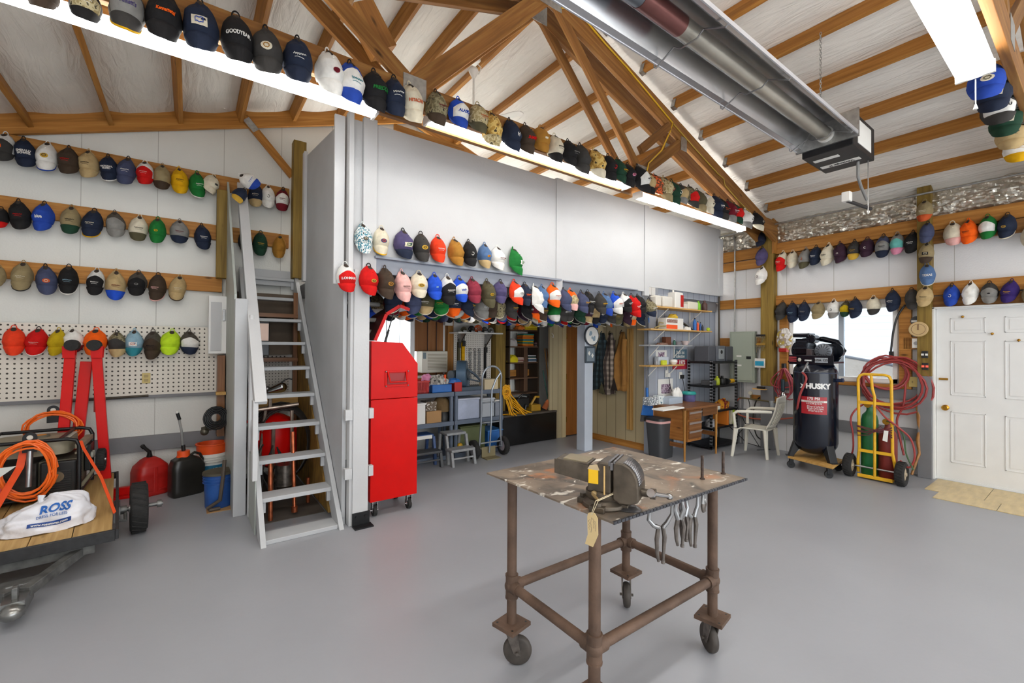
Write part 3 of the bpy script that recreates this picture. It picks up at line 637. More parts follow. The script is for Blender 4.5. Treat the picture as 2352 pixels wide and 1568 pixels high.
def csurf(t, ph, v, off=0.0):
    w = lerp(WT, t)*(1+.0); d = lerp(DT, t); pinch = [0, .10, .22, .05][v]*max(0, 1-t*2.2)
    w *= 1-pinch; lean = [0, .012, -.010, .018][v]*(1-t)
    cr = [.5, 1.4, 2.1, 1.0][v]
    n = noise.noise(Vector((ph*1.6+v*7, t*4.2, v*3.3)))*.013*cr*(1-.55*t) + noise.noise(Vector((ph*4+v*5, t*11, v*2.1)))*.005*cr*(1-t)
    seam = .0016*sum(math.exp(-((ph-s)/.05)**2) for s in (0, R_(52), R_(-52)))*(1 if t > .05 else 0)
    c_, s_ = math.cos(ph), math.sin(ph)
    k = 1.0
    x = (w+n*.6+off)*s_*k + lean; y = -(d+n-seam+off)*c_ if c_ > 0 else .008*(-c_)
    return Vector((x, y-.012, -.012-CH*t + .004*math.sin(ph*3)*0))
CAPM = {}
def cap_mesh(kind, v):
    if (kind, v) in CAPM: return CAPM[(kind, v)]
    m = MB(); pi = math.pi
    if kind == 'crown':
        m.grid(lambda a, b_: csurf(b_, -pi+2*pi*a, v), 36, 16)
        m.ball(csurf(.36, 0, v, .001), .0075, 8, 6, sc=(1, .6, 1))
        top = [csurf(0, -pi+2*pi*i/36, v) for i in range(36)]; m.add(top, [tuple(range(36))])
        sb = .62
        m.grid(lambda a, b_: (lambda p: (p.x*.97, p.y*.95 if p.y < -.02 else p.y, p.z-.006*b_))(csurf(1, -pi/2*1.0+pi*a, v)), 20, 1)
    elif kind == 'panel':
        mx = R_(60)
        def fn(a, b_):
            ph = -mx+2*mx*a; t0 = .37+.26*abs(ph/mx)**1.6; return csurf(t0+(1.0-t0)*b_, ph, v, .0022)
        m.grid(fn, 18, 9)
    elif kind == 'brim':
        mx = R_(72)
        def fb(a, b_, off=0):
            ph = -mx+2*mx*a; c0 = math.cos(ph*90/72); L = .092*(max(0, c0)**.55)
            p = csurf(1, ph, v); w = 1+.12*math.sin(math.pi*min(1, b_*1.1))*.9
            flare = .012*b_*c0 + .018*math.sin(min(1, b_*3)*math.pi/2)*max(0, c0)**.5
            return Vector((p.x*w, p.y*(1-.12*b_)-flare+.018*b_*abs(math.sin(ph))-off*.003, p.z-L*b_*(.96)+.004))
        m.grid(lambda a, b_: fb(a, b_), 22, 7); m.grid(lambda a, b_: fb(a, b_, -1), 22, 7)
        n0 = len(m.v)-2*23*8
        for i in range(22): m.f.append((n0+7*23+i, n0+7*23+i+1, n0+23*8+7*23+i+1, n0+23*8+7*23+i))
    elif kind == 'trimedge':
        mx = R_(72); pts = []
        for i in range(25):
            a = i/24; ph = -mx+2*mx*a; c0 = math.cos(ph*90/72); L = .092*(max(0, c0)**.55); p = csurf(1, ph, v)
            pts.append(Vector((p.x*1.0, p.y*.88-.030*c0+.018*abs(math.sin(ph)), p.z-L*.96+.004)))
        m.tube(pts, .0055, 6)
    elif kind == 'strap':
        w = .021*[1, .8, .65, .9][v]; lean = [0, .012, -.010, .018][v]
        pts = [Vector((lean+w*math.cos(a), -.016, -.014+.026*math.sin(a))) for a in [pi*i/10 for i in range(11)]]
        m.tube(pts, .004, 5)
    elif kind == 'opening':
        lean = [0, .012, -.010, .018][v]
        m.grid(lambda a, b_: csurf(.0+.20*b_*math.sin(pi*a)**.6, R_(-38)+R_(76)*a, v, .0015), 12, 5)
    me = m.mesh('cap_'+kind, 60); me.materials.append(None); CAPM[(kind, v)] = me; return me
def part(kind, v, name, m, parent):
    o = bpy.data.objects.new(name, cap_mesh(kind, v)); COL.objects.link(o); o.parent = parent
    o.material_slots[0].link = 'OBJECT'; o.material_slots[0].material = m; return o
def project(v, off):
    def f(co):
        x, z = co.x, co.y; t = min(1, max(.02, (-z-.012)/CH)); w = lerp(WT, t); ph = math.asin(max(-.95, min(.95, x/w)))
        p = csurf(t, ph, v, off); return Vector((p.x, p.y-co.z, z))
    return f
def hash_(s): return sum((i+3)*ord(c) for i, c in enumerate(s))
def emblem(root, spec, v):
    if not spec: return
    k, *r = spec.split(',')
    zc = -.150
    if k == 'T':
        c = r[1] if len(r) > 1 else 'white'; s = r[0]; lines = s.split('/'); n = max(len(l) for l in lines)
        size = min(.034, .105/(n*.62)); size = max(size, .013)
        text('\n'.join(lines), size, cloth(c), root, None, bold=.03, fn=lambda co: project(v, .005)(Vector((co.x, co.y+zc, co.z))), sx=min(1, .11/(n*.6*size)))
    elif k in 'OR':
        c = r[0]; a, b_ = (.03, .018) if k == 'O' else (.036, .019)
        if len(r) > 2: a *= float(r[2]); b_ *= float(r[2])
        m = MB(); N = 20
        if k == 'O': pts = [(a*math.cos(2*math.pi*i/N), b_*math.sin(2*math.pi*i/N)) for i in range(N)]
        else: pts = [(a*x, b_*y) for x, y in ((-1, -1), (-.5, -1), (0, -1), (.5, -1), (1, -1), (1, 0), (1, 1), (.5, 1), (0, 1), (-.5, 1), (-1, 1), (-1, 0))]
        f = project(v, .0045)
        vs = [f(Vector((0, zc, .0)))]+[f(Vector((x, zc+z, 0))) for x, z in pts]; n = len(pts)
        m.add(vs, [(0, 1+i, 1+(i+1) % n) for i in range(n)]); o = m.build('emblem', cloth(c), root, world=False)
        if len(r) > 1 and r[1]:
            f2 = project(v, .0065); m = MB(); pts2 = [f2(Vector((x*.5, zc+z*.45+.002*math.sin(i*2.2), 0))) for i, (x, z) in enumerate(pts)]
            m.tube(pts2, .0022, 5, closed=True); m.build('stitching', cloth(r[1]), o, world=False)
    elif k == 'S':
        f = project(v, .006); m = MB()
        h = (hash_(root['label']) % 100)/100
        m.tube([f(Vector((-.034+.0034*i, zc+.005+(.0085-.00025*i)*math.sin(i*1.9+h*6)*(.45+.55*math.sin(i*.8+h*9)**2), 0))) for i in range(21)], .0021, 5)
        m.tube([f(Vector((-.026+.0052*i, zc-.011+.003*math.sin(i*.35), 0))) for i in range(11)], .0013, 4)
        m.build('emblem', cloth(r[0]), root, world=False, smooth=True)
    elif k == 'A':      # small mark
        f = project(v, .006); m = MB(); m.tube([f(Vector((.014*math.cos(a), zc+.014*math.sin(a), 0))) for a in [R_(200+i*28) for i in range(11)]], .0028, 5); m.build('emblem', cloth(r[0]), root, world=False, smooth=True)
ORD += ['twenty-'+o for o in ORD[:9]] + ['thirtieth'] + ['thirty-'+o for o in ORD[:9]] + ['fortieth'] + ['forty-'+o for o in ORD[:5]]
def cap(loc, rz, sc, crown, front=None, brim=None, em=None, v=0, tilt=0, edge=None, label='', group=None):
    t = thing('ball_cap', label, 'cap', loc, rz, group); t.rotation_euler = (0, tilt, rz); t.scale = sc
    part('crown', v, 'crown', cloth(crown), t); part('brim', v, 'brim', cloth(brim or crown), t); part('strap', v, 'strap', cloth('black' if crown in ('black', 'char', 'navy', 'red', 'slate', 'blue', 'camo', 'maroon', 'lav') else crown), t)
    part('opening', v, 'back_opening', mat('cap_inside', '#3a3028', .9), t)
    if front: part('panel', v, 'front_panel', cloth(front), t)
    if edge: part('trimedge', v, 'brim_edge', cloth(edge), t)
    emblem(t, em, v); return t
NAIL_ = MB().cyl((0, .01, 0), (0, -.03, .004), .0022, n=6).tube([(0, -.03, .004), (0, -.037, .007), (0, -.038, .016)], .0022, 5).mesh('cup_hook')
def row(face, plane, val, rowname, group, data, hook=True, depth=.06):
    lines = [l for l in data.strip().split('\n') if l.strip()]
    for i, l in enumerate(lines):
        f = [x.strip() for x in l.split('|')]; px, top, bot, w = map(float, f[0].split()); desc, crown, front, brim, em = (f[1:6]+['']*5)[:5]
        opt = dict(x.split('=') for x in f[6].split()) if len(f) > 6 and f[6] else {}
        off = depth*1.0
        if plane == 'y': Q = P(px, top, y=val-off); Pt = Vector((Q.x, val, P(px, top, y=val-.015).z)); zb = P(px, bot, y=val-.09).z; rel = Vector((Q.x, val)); rz = 0; nrm = Vector((0, 1))
        else: Q = P(px, top, x=val-off); Pt = Vector((val, Q.y, P(px, top, x=val-.015).z)); zb = P(px, bot, x=val-.09).z; rz = R_(-90); nrm = Vector((1, 0))
        h = Pt.z-zb; s = max(.70, min(1.22, h/.288))
        dpt = (Vector((Pt.x, Pt.y, EYE))-EYEV).dot(FW); vd = Vector((Pt.x, Pt.y)).normalized(); ct = abs(vd.dot(nrm)); st = math.sqrt(max(0, 1-ct*ct))
        app = (.172*ct+.075*st); fc = (Vector((Pt.x, Pt.y)).length/dpt)   # off-axis stretch
        sx = (w/FPX*dpt)/(app*s*fc); sx = max(.78, min(1.18, sx))
        v = int(opt.get('v', (i*7+3) % 4)); yaw = R_(float(opt.get('yaw', random.uniform(-10, 10)))); tilt = R_(float(opt.get('tilt', random.uniform(-4, 4))))
        lab = f'{desc}, {ORD[i]} {rowname}'
        cap(Pt, rz+yaw, (s*sx, s, s), crown, front or None, brim or None, em or None, v, tilt, opt.get('edge'), lab, group)
# ---- gable wall
row('y', 'y', YG, 'from left on gable top board', 'caps on the top board of gable wall', '''
4 304 376 62|grey mesh cap with orange letters|meshw|char|char|T,M,orange
54 316 389 50|navy cap with white lettering|navy|||T,EMERALD/DOWNS,white
104 325 398 54|white cap with blue brim edge|white|||O,gold,navy|edge=blue
160 337 406 56|dark brown cap with red script|brown|||S,red|v=2
206 345 415 46|crumpled khaki cap|tan|||S,brown|v=2
250 356 421 44|navy white and red cap|navy||navy|T,NATIONAL/GUARD,white|edge=white
291 361 430 42|slate navy cap with bird emblem|slate|||S,white
333 370 428 44|red cap with white side panels|white|red|red|S,pink
375 378 441 42|khaki cap with brown brim|khaki||brown||v=2
413 385 450 38|yellow cap|yellow|||S,black
449 394 458 38|green cap with white piping|green||green|S,white|edge=white
490 402 456 38|cream cap turned sideways|cream|||R,char,,.5|tilt=22 yaw=35
586 420 480 34|navy cap with tan brim|navy||tan|S,cream
619 426 482 34|plain white cap|white|||A,brown
650 432 490 32|dark red cap with white front|maroon|white|maroon|S,maroon
''')
row('y', 'y', YG, 'from left on gable middle board', 'caps on the middle board of gable wall', '''
-6 475 526 48|black cap with red brim|black||red||
42 459 532 52|black cap with red lettering|black|||S,red
97 464 536 54|blue cap with checkered brim side|blue|||T,blue,white
159 472 542 52|khaki cap with dark green brim|khaki||dkgreen|S,black|v=1
211 480 550 52|navy cap with yellow piping|navy||navy|S,cream|edge=yellow
265 485 549 48|brown mesh cap with grey front|mesh|grey|grey|
317 494 558 46|cream cap with olive brim|cream||olive|S,black
363 500 563 38|bright green cap|green|||O,yellow,green,.6
415 505 563 44|pale grey cap with navy brim|grey||navy|S,maroon|v=2
465 515 577 38|black cap with white wordmark|navy|||S,white
561 528 584 34|charcoal cap partly behind handrail|char|||S,white
600 532 592 34|dark green cap with gold emblem|dkgreen|||S,gold
642 540 597 32|brown canvas cap|copper|||
''')
row('y', 'y', YG, 'from left on gable lowest board', 'caps on the lowest board of gable wall', '''
-8 610 665 44|grey tan cap cut by the frame|khaki||||
47 600 672 56|olive tan cap with ringed brim|khaki||khaki|S,cream|edge=char v=1
104 608 681 54|faded navy cap with red patch|slate|||O,rust,cream|v=2
156 609 680 50|black and white cap with blue emblem|black||black|S,sky|edge=white
217 616 682 44|grey mesh cap with black front|meshw|black|black|S,white
268 620 694 42|tan cap with blue brim|tan||royal|S,maroon|v=2
315 622 683 46|dark mesh trucker cap|mesh|black|black|O,grey,black,.6
364 628 695 42|brown cap with pink print|brown||brown|S,pink|edge=pink
409 632 694 40|tan cap with thin brown brim edge|tan|||S,cream|edge=brown
''')
row('y', 'y', YG-.01, 'from left on the pegboard', 'caps on the pegboard', '''
28 749 820 60|worn red cap|redo||||v=0
83 752 820 58|faded red cap with white brim edge|red||red|S,pink|edge=white v=1
131 754 820 44|mustard yellow cap|mustard||||v=1
168 753 815 50|white cap with dark red brim|white||maroon||v=2
221 754 819 58|bright orange cap|orange|||S,yellow|v=0
270 760 823 46|camouflage cap with tan brim|camo|char|tan|
311 756 821 44|pale blue cap with teal brim|sky||teal|R,white,rust|v=2
352 758 829 42|grey brown dusty cap|mesh|brown|brown|S,black
392 757 818 50|neon yellow cap|lime||||v=1
437 759 817 44|navy mesh cap with white front|mesh|white|navy||
''')
# newel caps
q = P(549, 402, y=5.72); cap((q.x, 5.72, q.z-.0), 0, (.95, .95, .8), 'white', None, 'blue', 'S,blue', 0, R_(-60), None, 'white cap with blue brim slung over the handrail top', 'caps at the handrail top')
q = P(560, 432, y=5.8); cap((q.x, 5.8, q.z), R_(20), (.8, .9, .85), 'navy', None, 'gold', '', 1, R_(30), None, 'dark cap with gold underside hanging below handrail top', 'caps at the handrail top')
# ---- loft front
row('y', 'y', LY, 'from left above the loft ledge', 'caps above the loft ledge', '''
838 513 587 44|blue and white floral cap|floral|||O,brown,cream,.8|v=2
880 521 590 42|stone cap with yellow brim edge|cream|||O,lav,rust|edge=yellow v=0
926 527 598 50|purple grey cap with patch|lav||navy|R,cream,green|v=1
971 535 606 42|charcoal cap with orange badge|char|||O,gold,brown
1010 542 607 40|red orange cap with white print|redo|||S,white|v=0
1049 548 614 38|wrinkled tan canvas cap|copper||||v=2
1083 553 616 36|black cap with small white mark|black|||A,white|v=2
1116 559 620 34|bleached denim cap with tan brim|denim||tan|O,yellow,rust,.6|v=1
1145 566 623 40|white cap with red writing|white|||S,maroon|v=1
1182 570 635 32|green cap with white print|green|||R,white,green|v=2 yaw=30
''')
row('y', 'y', LY-.012, 'from left under the loft ledge', 'caps hung under the loft ledge', '''
796 604 675 48|white and red trucker cap|meshw|red|red|T,LOHMAN,white|v=0 yaw=0
850 608 683 48|bright red cap with badge|red|||O,gold,navy,.8|v=0
889 613 692 42|brown waxed cap|brown|||O,copper,brown,.9|v=2
928 621 698 38|pale pink cap|pink|||S,brown|v=2
967 624 688 46|cream cap with gold emblem|cream|||O,gold,navy|v=0
1000 628 692 40|royal blue cap|royal|||R,sky,,.3|v=1
1029 632 705 44|black cap with white back panel|meshw|black|black|S,white
1059 636 697 40|blue cap with white front|royal|white|royal|T,WF,blue
1091 638 700 38|wine coloured silky cap|wine||||v=2
1125 643 711 36|grey green cap with round yellow badge|olive|||O,yellow,olive,.7
1153 644 700 38|purple navy cap|lav||||v=1
1185 644 703 40|red cap with white front|redo|white|redo|S,brown|yaw=20
1208 650 705 32|navy cap with orange letters|navy|||S,orange
1229 654 722 30|plain white twisted cap|white||||yaw=45
1248 655 710 30|blue cap behind the orange one|denim||||
1274 652 709 38|orange cap with white front|orange|white|orange|S,rust|v=0
1297 662 718 32|navy cap beside the batten|slate||||yaw=25
1316 664 716 30|orange cap with camouflage front|orange|camotan|pink||
1338 668 722 32|navy cap with yellow emblem|slate|||S,yellow|v=1
1357 668 720 30|black cap with white emblem|black|||S,white|v=2
1380 672 724 30|black cap with yellow letters|char|||S,yellow|v=1
1393 672 728 28|denim blue cap|denim||blue||v=2
1413 672 724 32|blue and white striped cap|royal|white|white|S,rust|tilt=-12
1437 673 720 32|white cap with black front|white|black|black|S,white|tilt=-10
1453 677 732 30|bright red cap tilted left|red|||S,white|tilt=-14
1471 677 722 30|plain black cap by the gray post|black||||tilt=-8
1494 686 730 34|grey camouflage cap with navy brim|camo||navy|S,white|tilt=-10
''')
# ---- truss chord
row('y', 'y', 3.025, 'from left along the truss', 'caps along the truss', '''
90 -60 10 84|dark cap at the frame top|brown||brown|
198 -32 50 80|dark cap with printed front|black|camotan|black|S,white
292 -36 82 82|grey cap with gold leaves|mesh|grey|char|T,Annett's,lav|edge=yellow
376 -20 106 86|black cap with orange script|black|||T,Kennametal,orange|v=1
466 6 135 76|navy cap with white patch|navy|||R,cream,blue|v=2
543 34 160 76|black cap with white band|black||black|T,GOODYEAR,white|v=0
617 66 186 62|dark cap with round badge|char|||O,cream,copper|v=2
690 90 205 60|navy cap with white lettering|navy|||S,white|v=2
757 118 228 50|white cap with maroon emblem|white|||O,maroon,maroon,.7|v=2
809 145 250 66|blue cap with white front|blue|white|blue|S,teal
858 162 268 56|black cap with green lettering|black|||T,FREEDOM,green
906 178 278 50|navy cap with white wordmark|navy|||S,white|v=1
948 195 298 48|stone cap with orange wordmark|cream|||T,HITACHI,rust|v=2
1008 212 298 48|brown camouflage cap|camo||brown|S,maroon
1055 226 298 52|blue cap with white front|royal|white|blue|T,ALASKA,blue
1103 240 312 50|tan camouflage cap|camotan||olive|S,rust|v=0
1136 262 345 40|gold camouflage cap|camogold||camotan||v=2
1177 277 354 38|navy cap with white letter|navy|||T,H,white
1210 287 360 40|brown cap with red lettering|brown|||T,SUMMIT,red
1249 293 355 46|brown canvas cap|copper|||R,cream,,.4|v=0
1280 312 380 38|cream cap with black brim|cream||black|S,black|v=0
1309 323 385 40|dark leather cap|black|||S,grey|v=1
1340 335 407 34|black leather cap with grey brim|char||||v=2
1371 345 414 32|camouflage cap with yellow|camogold||cream||v=2
1401 358 420 36|black cap with red emblem|black|||A,red
1425 367 423 32|green cap with gold script|dkgreen|||S,yellow|v=2
1447 378 435 36|black cap with pink badge|black|||O,rose,maroon,.7
1470 382 445 36|black cap with white front|black|white|black|S,black|tilt=-14
1493 398 450 32|tan cap with black brim|tan||black|
1511 403 448 28|orange camouflage cap|camored||camored|
1529 408 468 30|yellow and tan camouflage cap|camotan||khaki|A,maroon
1550 418 474 34|dark green cap with ring mark|dkgreen|||A,white
1569 425 472 32|tan and black split cap|char|tan|grey|
1590 430 480 34|camouflage cap with red front|camo|red|char|
1608 438 490 34|grey green cap|olive||khaki||v=0
1627 445 495 32|white fronted cap with black edge|white|cream|cream|A,black
1645 450 505 34|navy cap with white brim|navy||navy|S,white
1661 458 510 34|black cap with orange emblem|black||char|S,rust
1677 462 520 32|maroon and grey cap|maroon||grey|S,white
1694 470 517 32|dark cap with small rings|dkgreen|red|dkgreen|
1716 482 528 36|white and grey cap near the post|white|white|grey|A,black
1742 490 532 34|black cap with pale brim|black||cream|O,cream,brown,.6
''')
# ---- right wall
row('x', 'x', XG-.08, 'from top on the corner post', 'caps on the corner post', '''
1743 533 568 28|navy polka dot cap|dots||||v=0
1746 568 613 30|faded navy cap|lav||||v=1
1748 613 656 30|white cap with small mark|white|||A,black|v=1
''')
row('x', 'x', XG, 'from left on upper right wall board', 'caps on the upper board of the right wall', '''
1794 578 626 27|cream cap with red front|cream|red|red|S,cream
1818 576 618 29|cream cap with jagged black side|cream||cream||v=0
1847 570 620 27|grey cap with red ring|grey||olive|A,rust
1872 565 612 30|navy cap with white line|navy|||S,white
1900 560 613 30|cream cap with black stripe|cream|||S,black|v=1
1929 556 608 34|dark plum cap with white piping|plum|||O,white,plum,.5|edge=grey
1958 552 600 34|charcoal cap with gold brim|char||gold|S,gold
1990 546 593 38|plum cap with letter|plum|||T,C,white|v=0
2023 540 596 34|blue grey cap with shark teeth brim|slate|grey|navy|S,black
2059 535 588 36|teal front cap with pink brim|grey|aqua|rose||v=0
2093 531 585 34|black cap with white print|black|||S,white
''')
row('x', 'x', XG-.09, 'from top on the door post', 'caps on the door post', '''
2122 460 512 42|tan and pink washed cap|khaki||rust|S,cream|v=0
2129 510 561 36|slate navy cap|slate||||v=0
2127 557 608 38|tan cap with dark brown brim|khaki||brown|R,black,cream,.9|v=0
2126 606 659 40|denim cap with white lettering|denim||denim|T,TEXAS,white|edge=cream v=0
2124 657 707 42|khaki cap lowest on the post|tan|||S,olive|v=0
''')
row('x', 'x', XG, 'from left on right board past door post', 'caps on the upper board past the door post', '''
2185 510 568 50|cream pink cap|cream||pink||v=0
2226 503 564 42|orange cap with black drone print|orange|||S,black
2268 494 553 46|green cap with white front|green|white|green||v=0
2314 490 551 46|navy cap with gold side stripes|navy||navy|O,gold,navy,.7|edge=cream v=0
2366 510 570 46|cream cap cut by the frame|cream||||
''')
row('x', 'x', XG, 'from left over the window', 'caps over the window', '''
1794 692 738 30|plain black cap|char||||v=1
1818 693 744 28|navy cap with wing emblem|navy|||S,sky|v=2
1846 691 740 30|dark navy cap|navy|||S,grey|v=2
1879 692 735 34|grey tan cap|khaki||||v=0
1913 688 734 32|white cap with grey brim|white||grey|A,black|v=0
1939 690 730 28|olive cap with yellow square|olive|mustard|dkgreen||v=1
1964 683 734 30|navy cap with gold emblem|navy|||S,gold|v=2
2004 680 726 36|cream cap with dark brim|cream||char||v=0
2050 664 719 36|navy cap with white text|navy|||S,white|v=2
2091 662 714 38|charcoal cap|char||||v=0
''')
row('x', 'x', XG, 'from left over the white door', 'caps over the white door', '''
2182 652 706 40|blue cap with white horseshoe|blue|||A,white|v=1
2227 647 703 40|white cap|white||||v=1
2271 647 700 44|dark cap with grey front|char|grey|grey|O,black,,.5|v=0
2321 642 698 44|purple cap with gold mark|purple|||S,yellow|v=1
2368 645 700 44|olive cap cut by the frame|khaki||||
''')
# ---- caps on the nearest truss at top right
for i, (x, dz, cr, fr, br, em, lab) in enumerate((
  (4.12, 0, 'blue', None, 'blue', 'O,cream,olive', 'blue cap with oval patch, nearest the bright light at top right'),
  (4.38, 0, 'navy', None, 'navy', 'R,cream,rust', 'dark navy cap with square cream patch at top right'),
  (4.65, 0, 'char', 'white', 'char', 'T,HCU HCU,black', 'cap with white lettered front beside perforated metal strip'),
  (4.95, 0, 'dkgreen', None, 'dkgreen', 'R,cream,green', 'dark green cap with small patch at the top right'),
  (5.30, 0, 'tan', None, 'tan', 'S,navy', 'tan cap with blue mark at the right frame edge'),
  (5.70, 0, 'white', 'white', 'yellow', 'S,yellow', 'white cap with yellow brim at the right frame edge'))):
    cap((x, .47, 3.42), R_(-80), (1, 1, 1), cr, fr, br, em, i % 4, 0, None, lab, 'caps on the nearest truss')
o = beam('perforated_strip', (4.2, .41, 3.34), (6.4, .41, 3.34), .05, .003, lines_mat('perf_strip', '#a8a8a8', '#3a3a3a', 'X', .05, 0, .018, .4, 0), None); tag(o, 'perforated metal strip along the nearest truss at top right', 'metal strip')
# ---- dense rows under the loft
names = ['navy', 'navy', 'black', 'black', 'char', 'slate', 'grey', 'blue', 'maroon', 'red', 'dkgreen', 'olive', 'brown', 'denim', 'orange', 'plum', 'camo', 'green', 'white', 'tan', 'black', 'navy', 'char', 'royal']
words = dict(navy='navy', black='black', char='charcoal', slate='slate blue', grey='grey', blue='blue', maroon='maroon', red='red', dkgreen='dark green', olive='olive', brown='brown', denim='denim', orange='orange', plum='plum', camo='camouflage', green='green', white='white', tan='tan', royal='royal blue')
rnd = random.Random(4); n_dense = 0
rows_ = ((4.12, 1.62, 5.3), (4.40, 1.70, 5.3), (4.72, 1.62, 5.3), (5.05, 1.70, 5.3), (5.40, 1.62, 5.3))
for ri, (y, xa_, xb_) in enumerate(rows_):
    n = 25
    for j in range(n):
        x = xa_ + (xb_-xa_)*j/(n-1) + rnd.uniform(-.03, .03)
        if 4.7 < x < 5.02 and y > 4.6 and y < 4.95: continue
        if n_dense >= 120: continue
        c = names[(j*5+ri*7+rnd.randrange(3)) % len(names)]; b_ = c if rnd.random() < .75 else rnd.choice(['black', 'tan', 'white', 'blue', 'orange'])
        lab = f'{words[c]} cap, {ORD[j]} from left in the {ORD[ri]} packed row under loft'
        z = 2.158 - rnd.uniform(0, .012)
        cap((x, y, z), R_(rnd.uniform(-55, 35)), (1, 1, 1), c, None, b_, rnd.choice([None, None, 'S,white', 'O,white,navy,.6', 'S,gold']), rnd.randrange(4), R_(rnd.uniform(-5, 5)), rnd.choice([None, None, 'cream', 'grey']), lab, f'caps in the {ORD[ri]} packed row under the loft'); n_dense += 1
# ================================================================== STAIRS
sy = lambda z: 4.02 + z*.905          # nosing line of the stair
t = thing('stairs', 'steep grey painted open stairs climbing to the loft', 'stairs', (.77, 4.9, 0))
S0, S1 = .46, 1.085
for i in range(10):
    z = .035 + .262*i; y = 3.93 + .2335*i
    MB().box((S0+.04, y, z-.035), (S1-.04, y+.20, z)).build('tread', greypaint, t, bevel=.004)
    for x in (S0+.04, S1-.07):
        MB().box((x, y+.03, z-.13), (x+.03, y+.07, z-.036)).build('tread_cleat', greypaint, t, bevel=.002)
for x in (S0, S1-.04):
    MB().prism([(3.885, 0), (4.12, 0), (6.12, 2.24), (6.12, 2.46), (6.06, 2.49)], 'x', x, x+.04).build('stringer', greypaint, t, bevel=.003)
MB().box((.5, 6.08, 2.30), (1.05, 6.12, 2.49)).build('top_riser', greypaint, t, bevel=.003)
# side panel and posts
sp = mat('greenish_grey_paint', '#a9afa9', .5, var=.08, scale=3)
t = thing('stair_wall', 'grey green plywood side wall of the stairs with posts', 'partition', (.40, 5.3, 0))
MB().prism([(4.86, 0), (6.12, 0), (6.12, 3.48), (4.86, 2.05)], 'x', .335, .355).build('panel', sp, t)
MB().box((.335, 4.74, 0), (.435, 4.86, 2.0)).build('post', greypaint, t, bevel=.004)
MB().box((.45, 4.20, 0), (.458, 4.75, .6)).build('skirt', sp, t)
MB().box((.445, 4.66, 0), (.475, 4.75, 1.85)).build('post', lightgrey, t, bevel=.004)
MB().box((.42, 4.10, .47), (.458, 4.20, 1.12)).build('post', lightgrey, t, bevel=.004)
q0 = P(580, 915, y=4.12); q1 = P(531, 418, y=6.0)
o = beam('handrail', (.475, 4.10, 1.10), (.475, 6.05, 3.46), .09, .04, lightgrey, up=(0, -1, .8)); tag(o, 'pale grey sloping handrail board of the stairs', 'handrail')
o = MB().prism([(4.12, 1.0), (6.02, 3.30), (6.02, 3.40), (4.12, 1.08)], 'x', .43, .45).build('rail_board', greypaint); tag(o, 'narrow grey board under the stair handrail', 'board')
# ================================================================== STORAGE UNDER THE STAIRS
osb = mat('strand_board', '#a98340', .7, var=.35, scale=18, stretch=(1, 1, .3))
o = MB().prism([(4.3, .02), (6.1, .02), (6.1, 2.2)], 'x', 1.055, 1.078).build('strand_board', osb); tag(o, 'golden strand board panel lining the space under stairs', 'board')
dk = mat('dark_shelf', '#3a2c20', .7); 
t = thing('storage_shelf', 'rough timber shelf unit under the stairs', 'shelf', (.68, 5.95, 0))
for x in (.37, 1.0): MB().box((x, 5.78, 0), (x+.045, 5.84, 2.2)).build('upright', walnut, t)
for z, m_ in ((.98, pine), (1.42, walnut), (1.94, walnut)): MB().box((.36, 5.76, z-.045), (1.05, 6.13, z)).build('shelf_board', m_, t)
MB().box((.37, 5.74, .86), (1.05, 5.775, .98)).build('apron', pine, t)
MB().box((.36, 6.10, 1.45), (1.05, 6.14, 2.2)).build('back_panel', mat('hardboard', '#6e6052', .8, var=.1), t)
t = thing('microwave', 'dark appliance with glossy window on the shelf under stairs', 'appliance', (.55, 5.95, 1.42))
MB().box((.42, 5.80, 1.45), (.75, 6.08, 1.88)).build('body', mat('dark_appliance', '#2b2c2c', .3), t, bevel=.006)
MB().box((.43, 5.79, 1.62), (.74, 5.80, 1.82)).build('window', mat('appliance_gloss', '#7d675a', .15, .6), t)
o = MB().box((.38, 6.02, .99), (1.0, 6.05, 1.40)).build('pegboard', pegR); tag(o, 'small pegboard behind the storage shelf under the stairs', 'pegboard')
for i, (x, r) in enumerate(((.52, .05), (.68, .035), (.83, .06))):
    t = thing('power_tool', ('small dark', 'dusty grey', 'chromed rounded')[i] + ' power tool on the pine shelf under stairs', 'tool', (x, 5.85, .98))
    MB().cyl((x-.08, 5.85, 1.02), (x+.06, 5.84, 1.04+r*.5), r*.7, r, 14).ball((x+.06, 5.84, 1.04+r*.5), r).build('body', (black, steel, chrome)[i], t, smooth=True)
    MB().cyl((x-.02, 5.85, 1.0), (x-.1, 5.86, 1.0), .016).build('handle', black, t, smooth=True)
o = MB().tube([(.45+.55*k/14, 5.82, 1.10+.07*math.sin(k*.6)) for k in range(15)], .007, 6).build('cable', black, smooth=True); tag(o, 'black cable drooping on shelf under the stairs', 'cable')
# red pressure tank with hoses
t = thing('paint_pot', 'red tank with pipe handle and hoses under the stairs', 'tank', (.72, 5.15, 0))
MB().lathe([(.06, .30), (.2, .36), (.22, .42), (.22, .70), (.2, .78), (.1, .84), (.04, .86)], (.72, 5.2, 0), 28).build('tank', redpaint, t, smooth=True)
pm = MB().tube([(.56, 5.0, .05), (.58, 5.02, .5), (.63, 5.05, .95)], .015, 8).tube([(.68, 4.97, .05), (.69, 4.97, .8)], .018, 8).tube([(.86, 4.99, .3), (.86, 5.0, .9)], .018, 8).tube([(.55, 5.0, .93), (.92, 5.0, .96)], .02, 10).tube([(.66, 5.0, .95), (.66, 5.0, 1.06)], .018, 8)
pm.build('pipe_frame', mat('brushed_pipe', '#a8978a', .35, .8, var=.3, scale=15), t, smooth=True)
cp = mat('copper', '#b0603e', .35, .8, var=.3, scale=20)
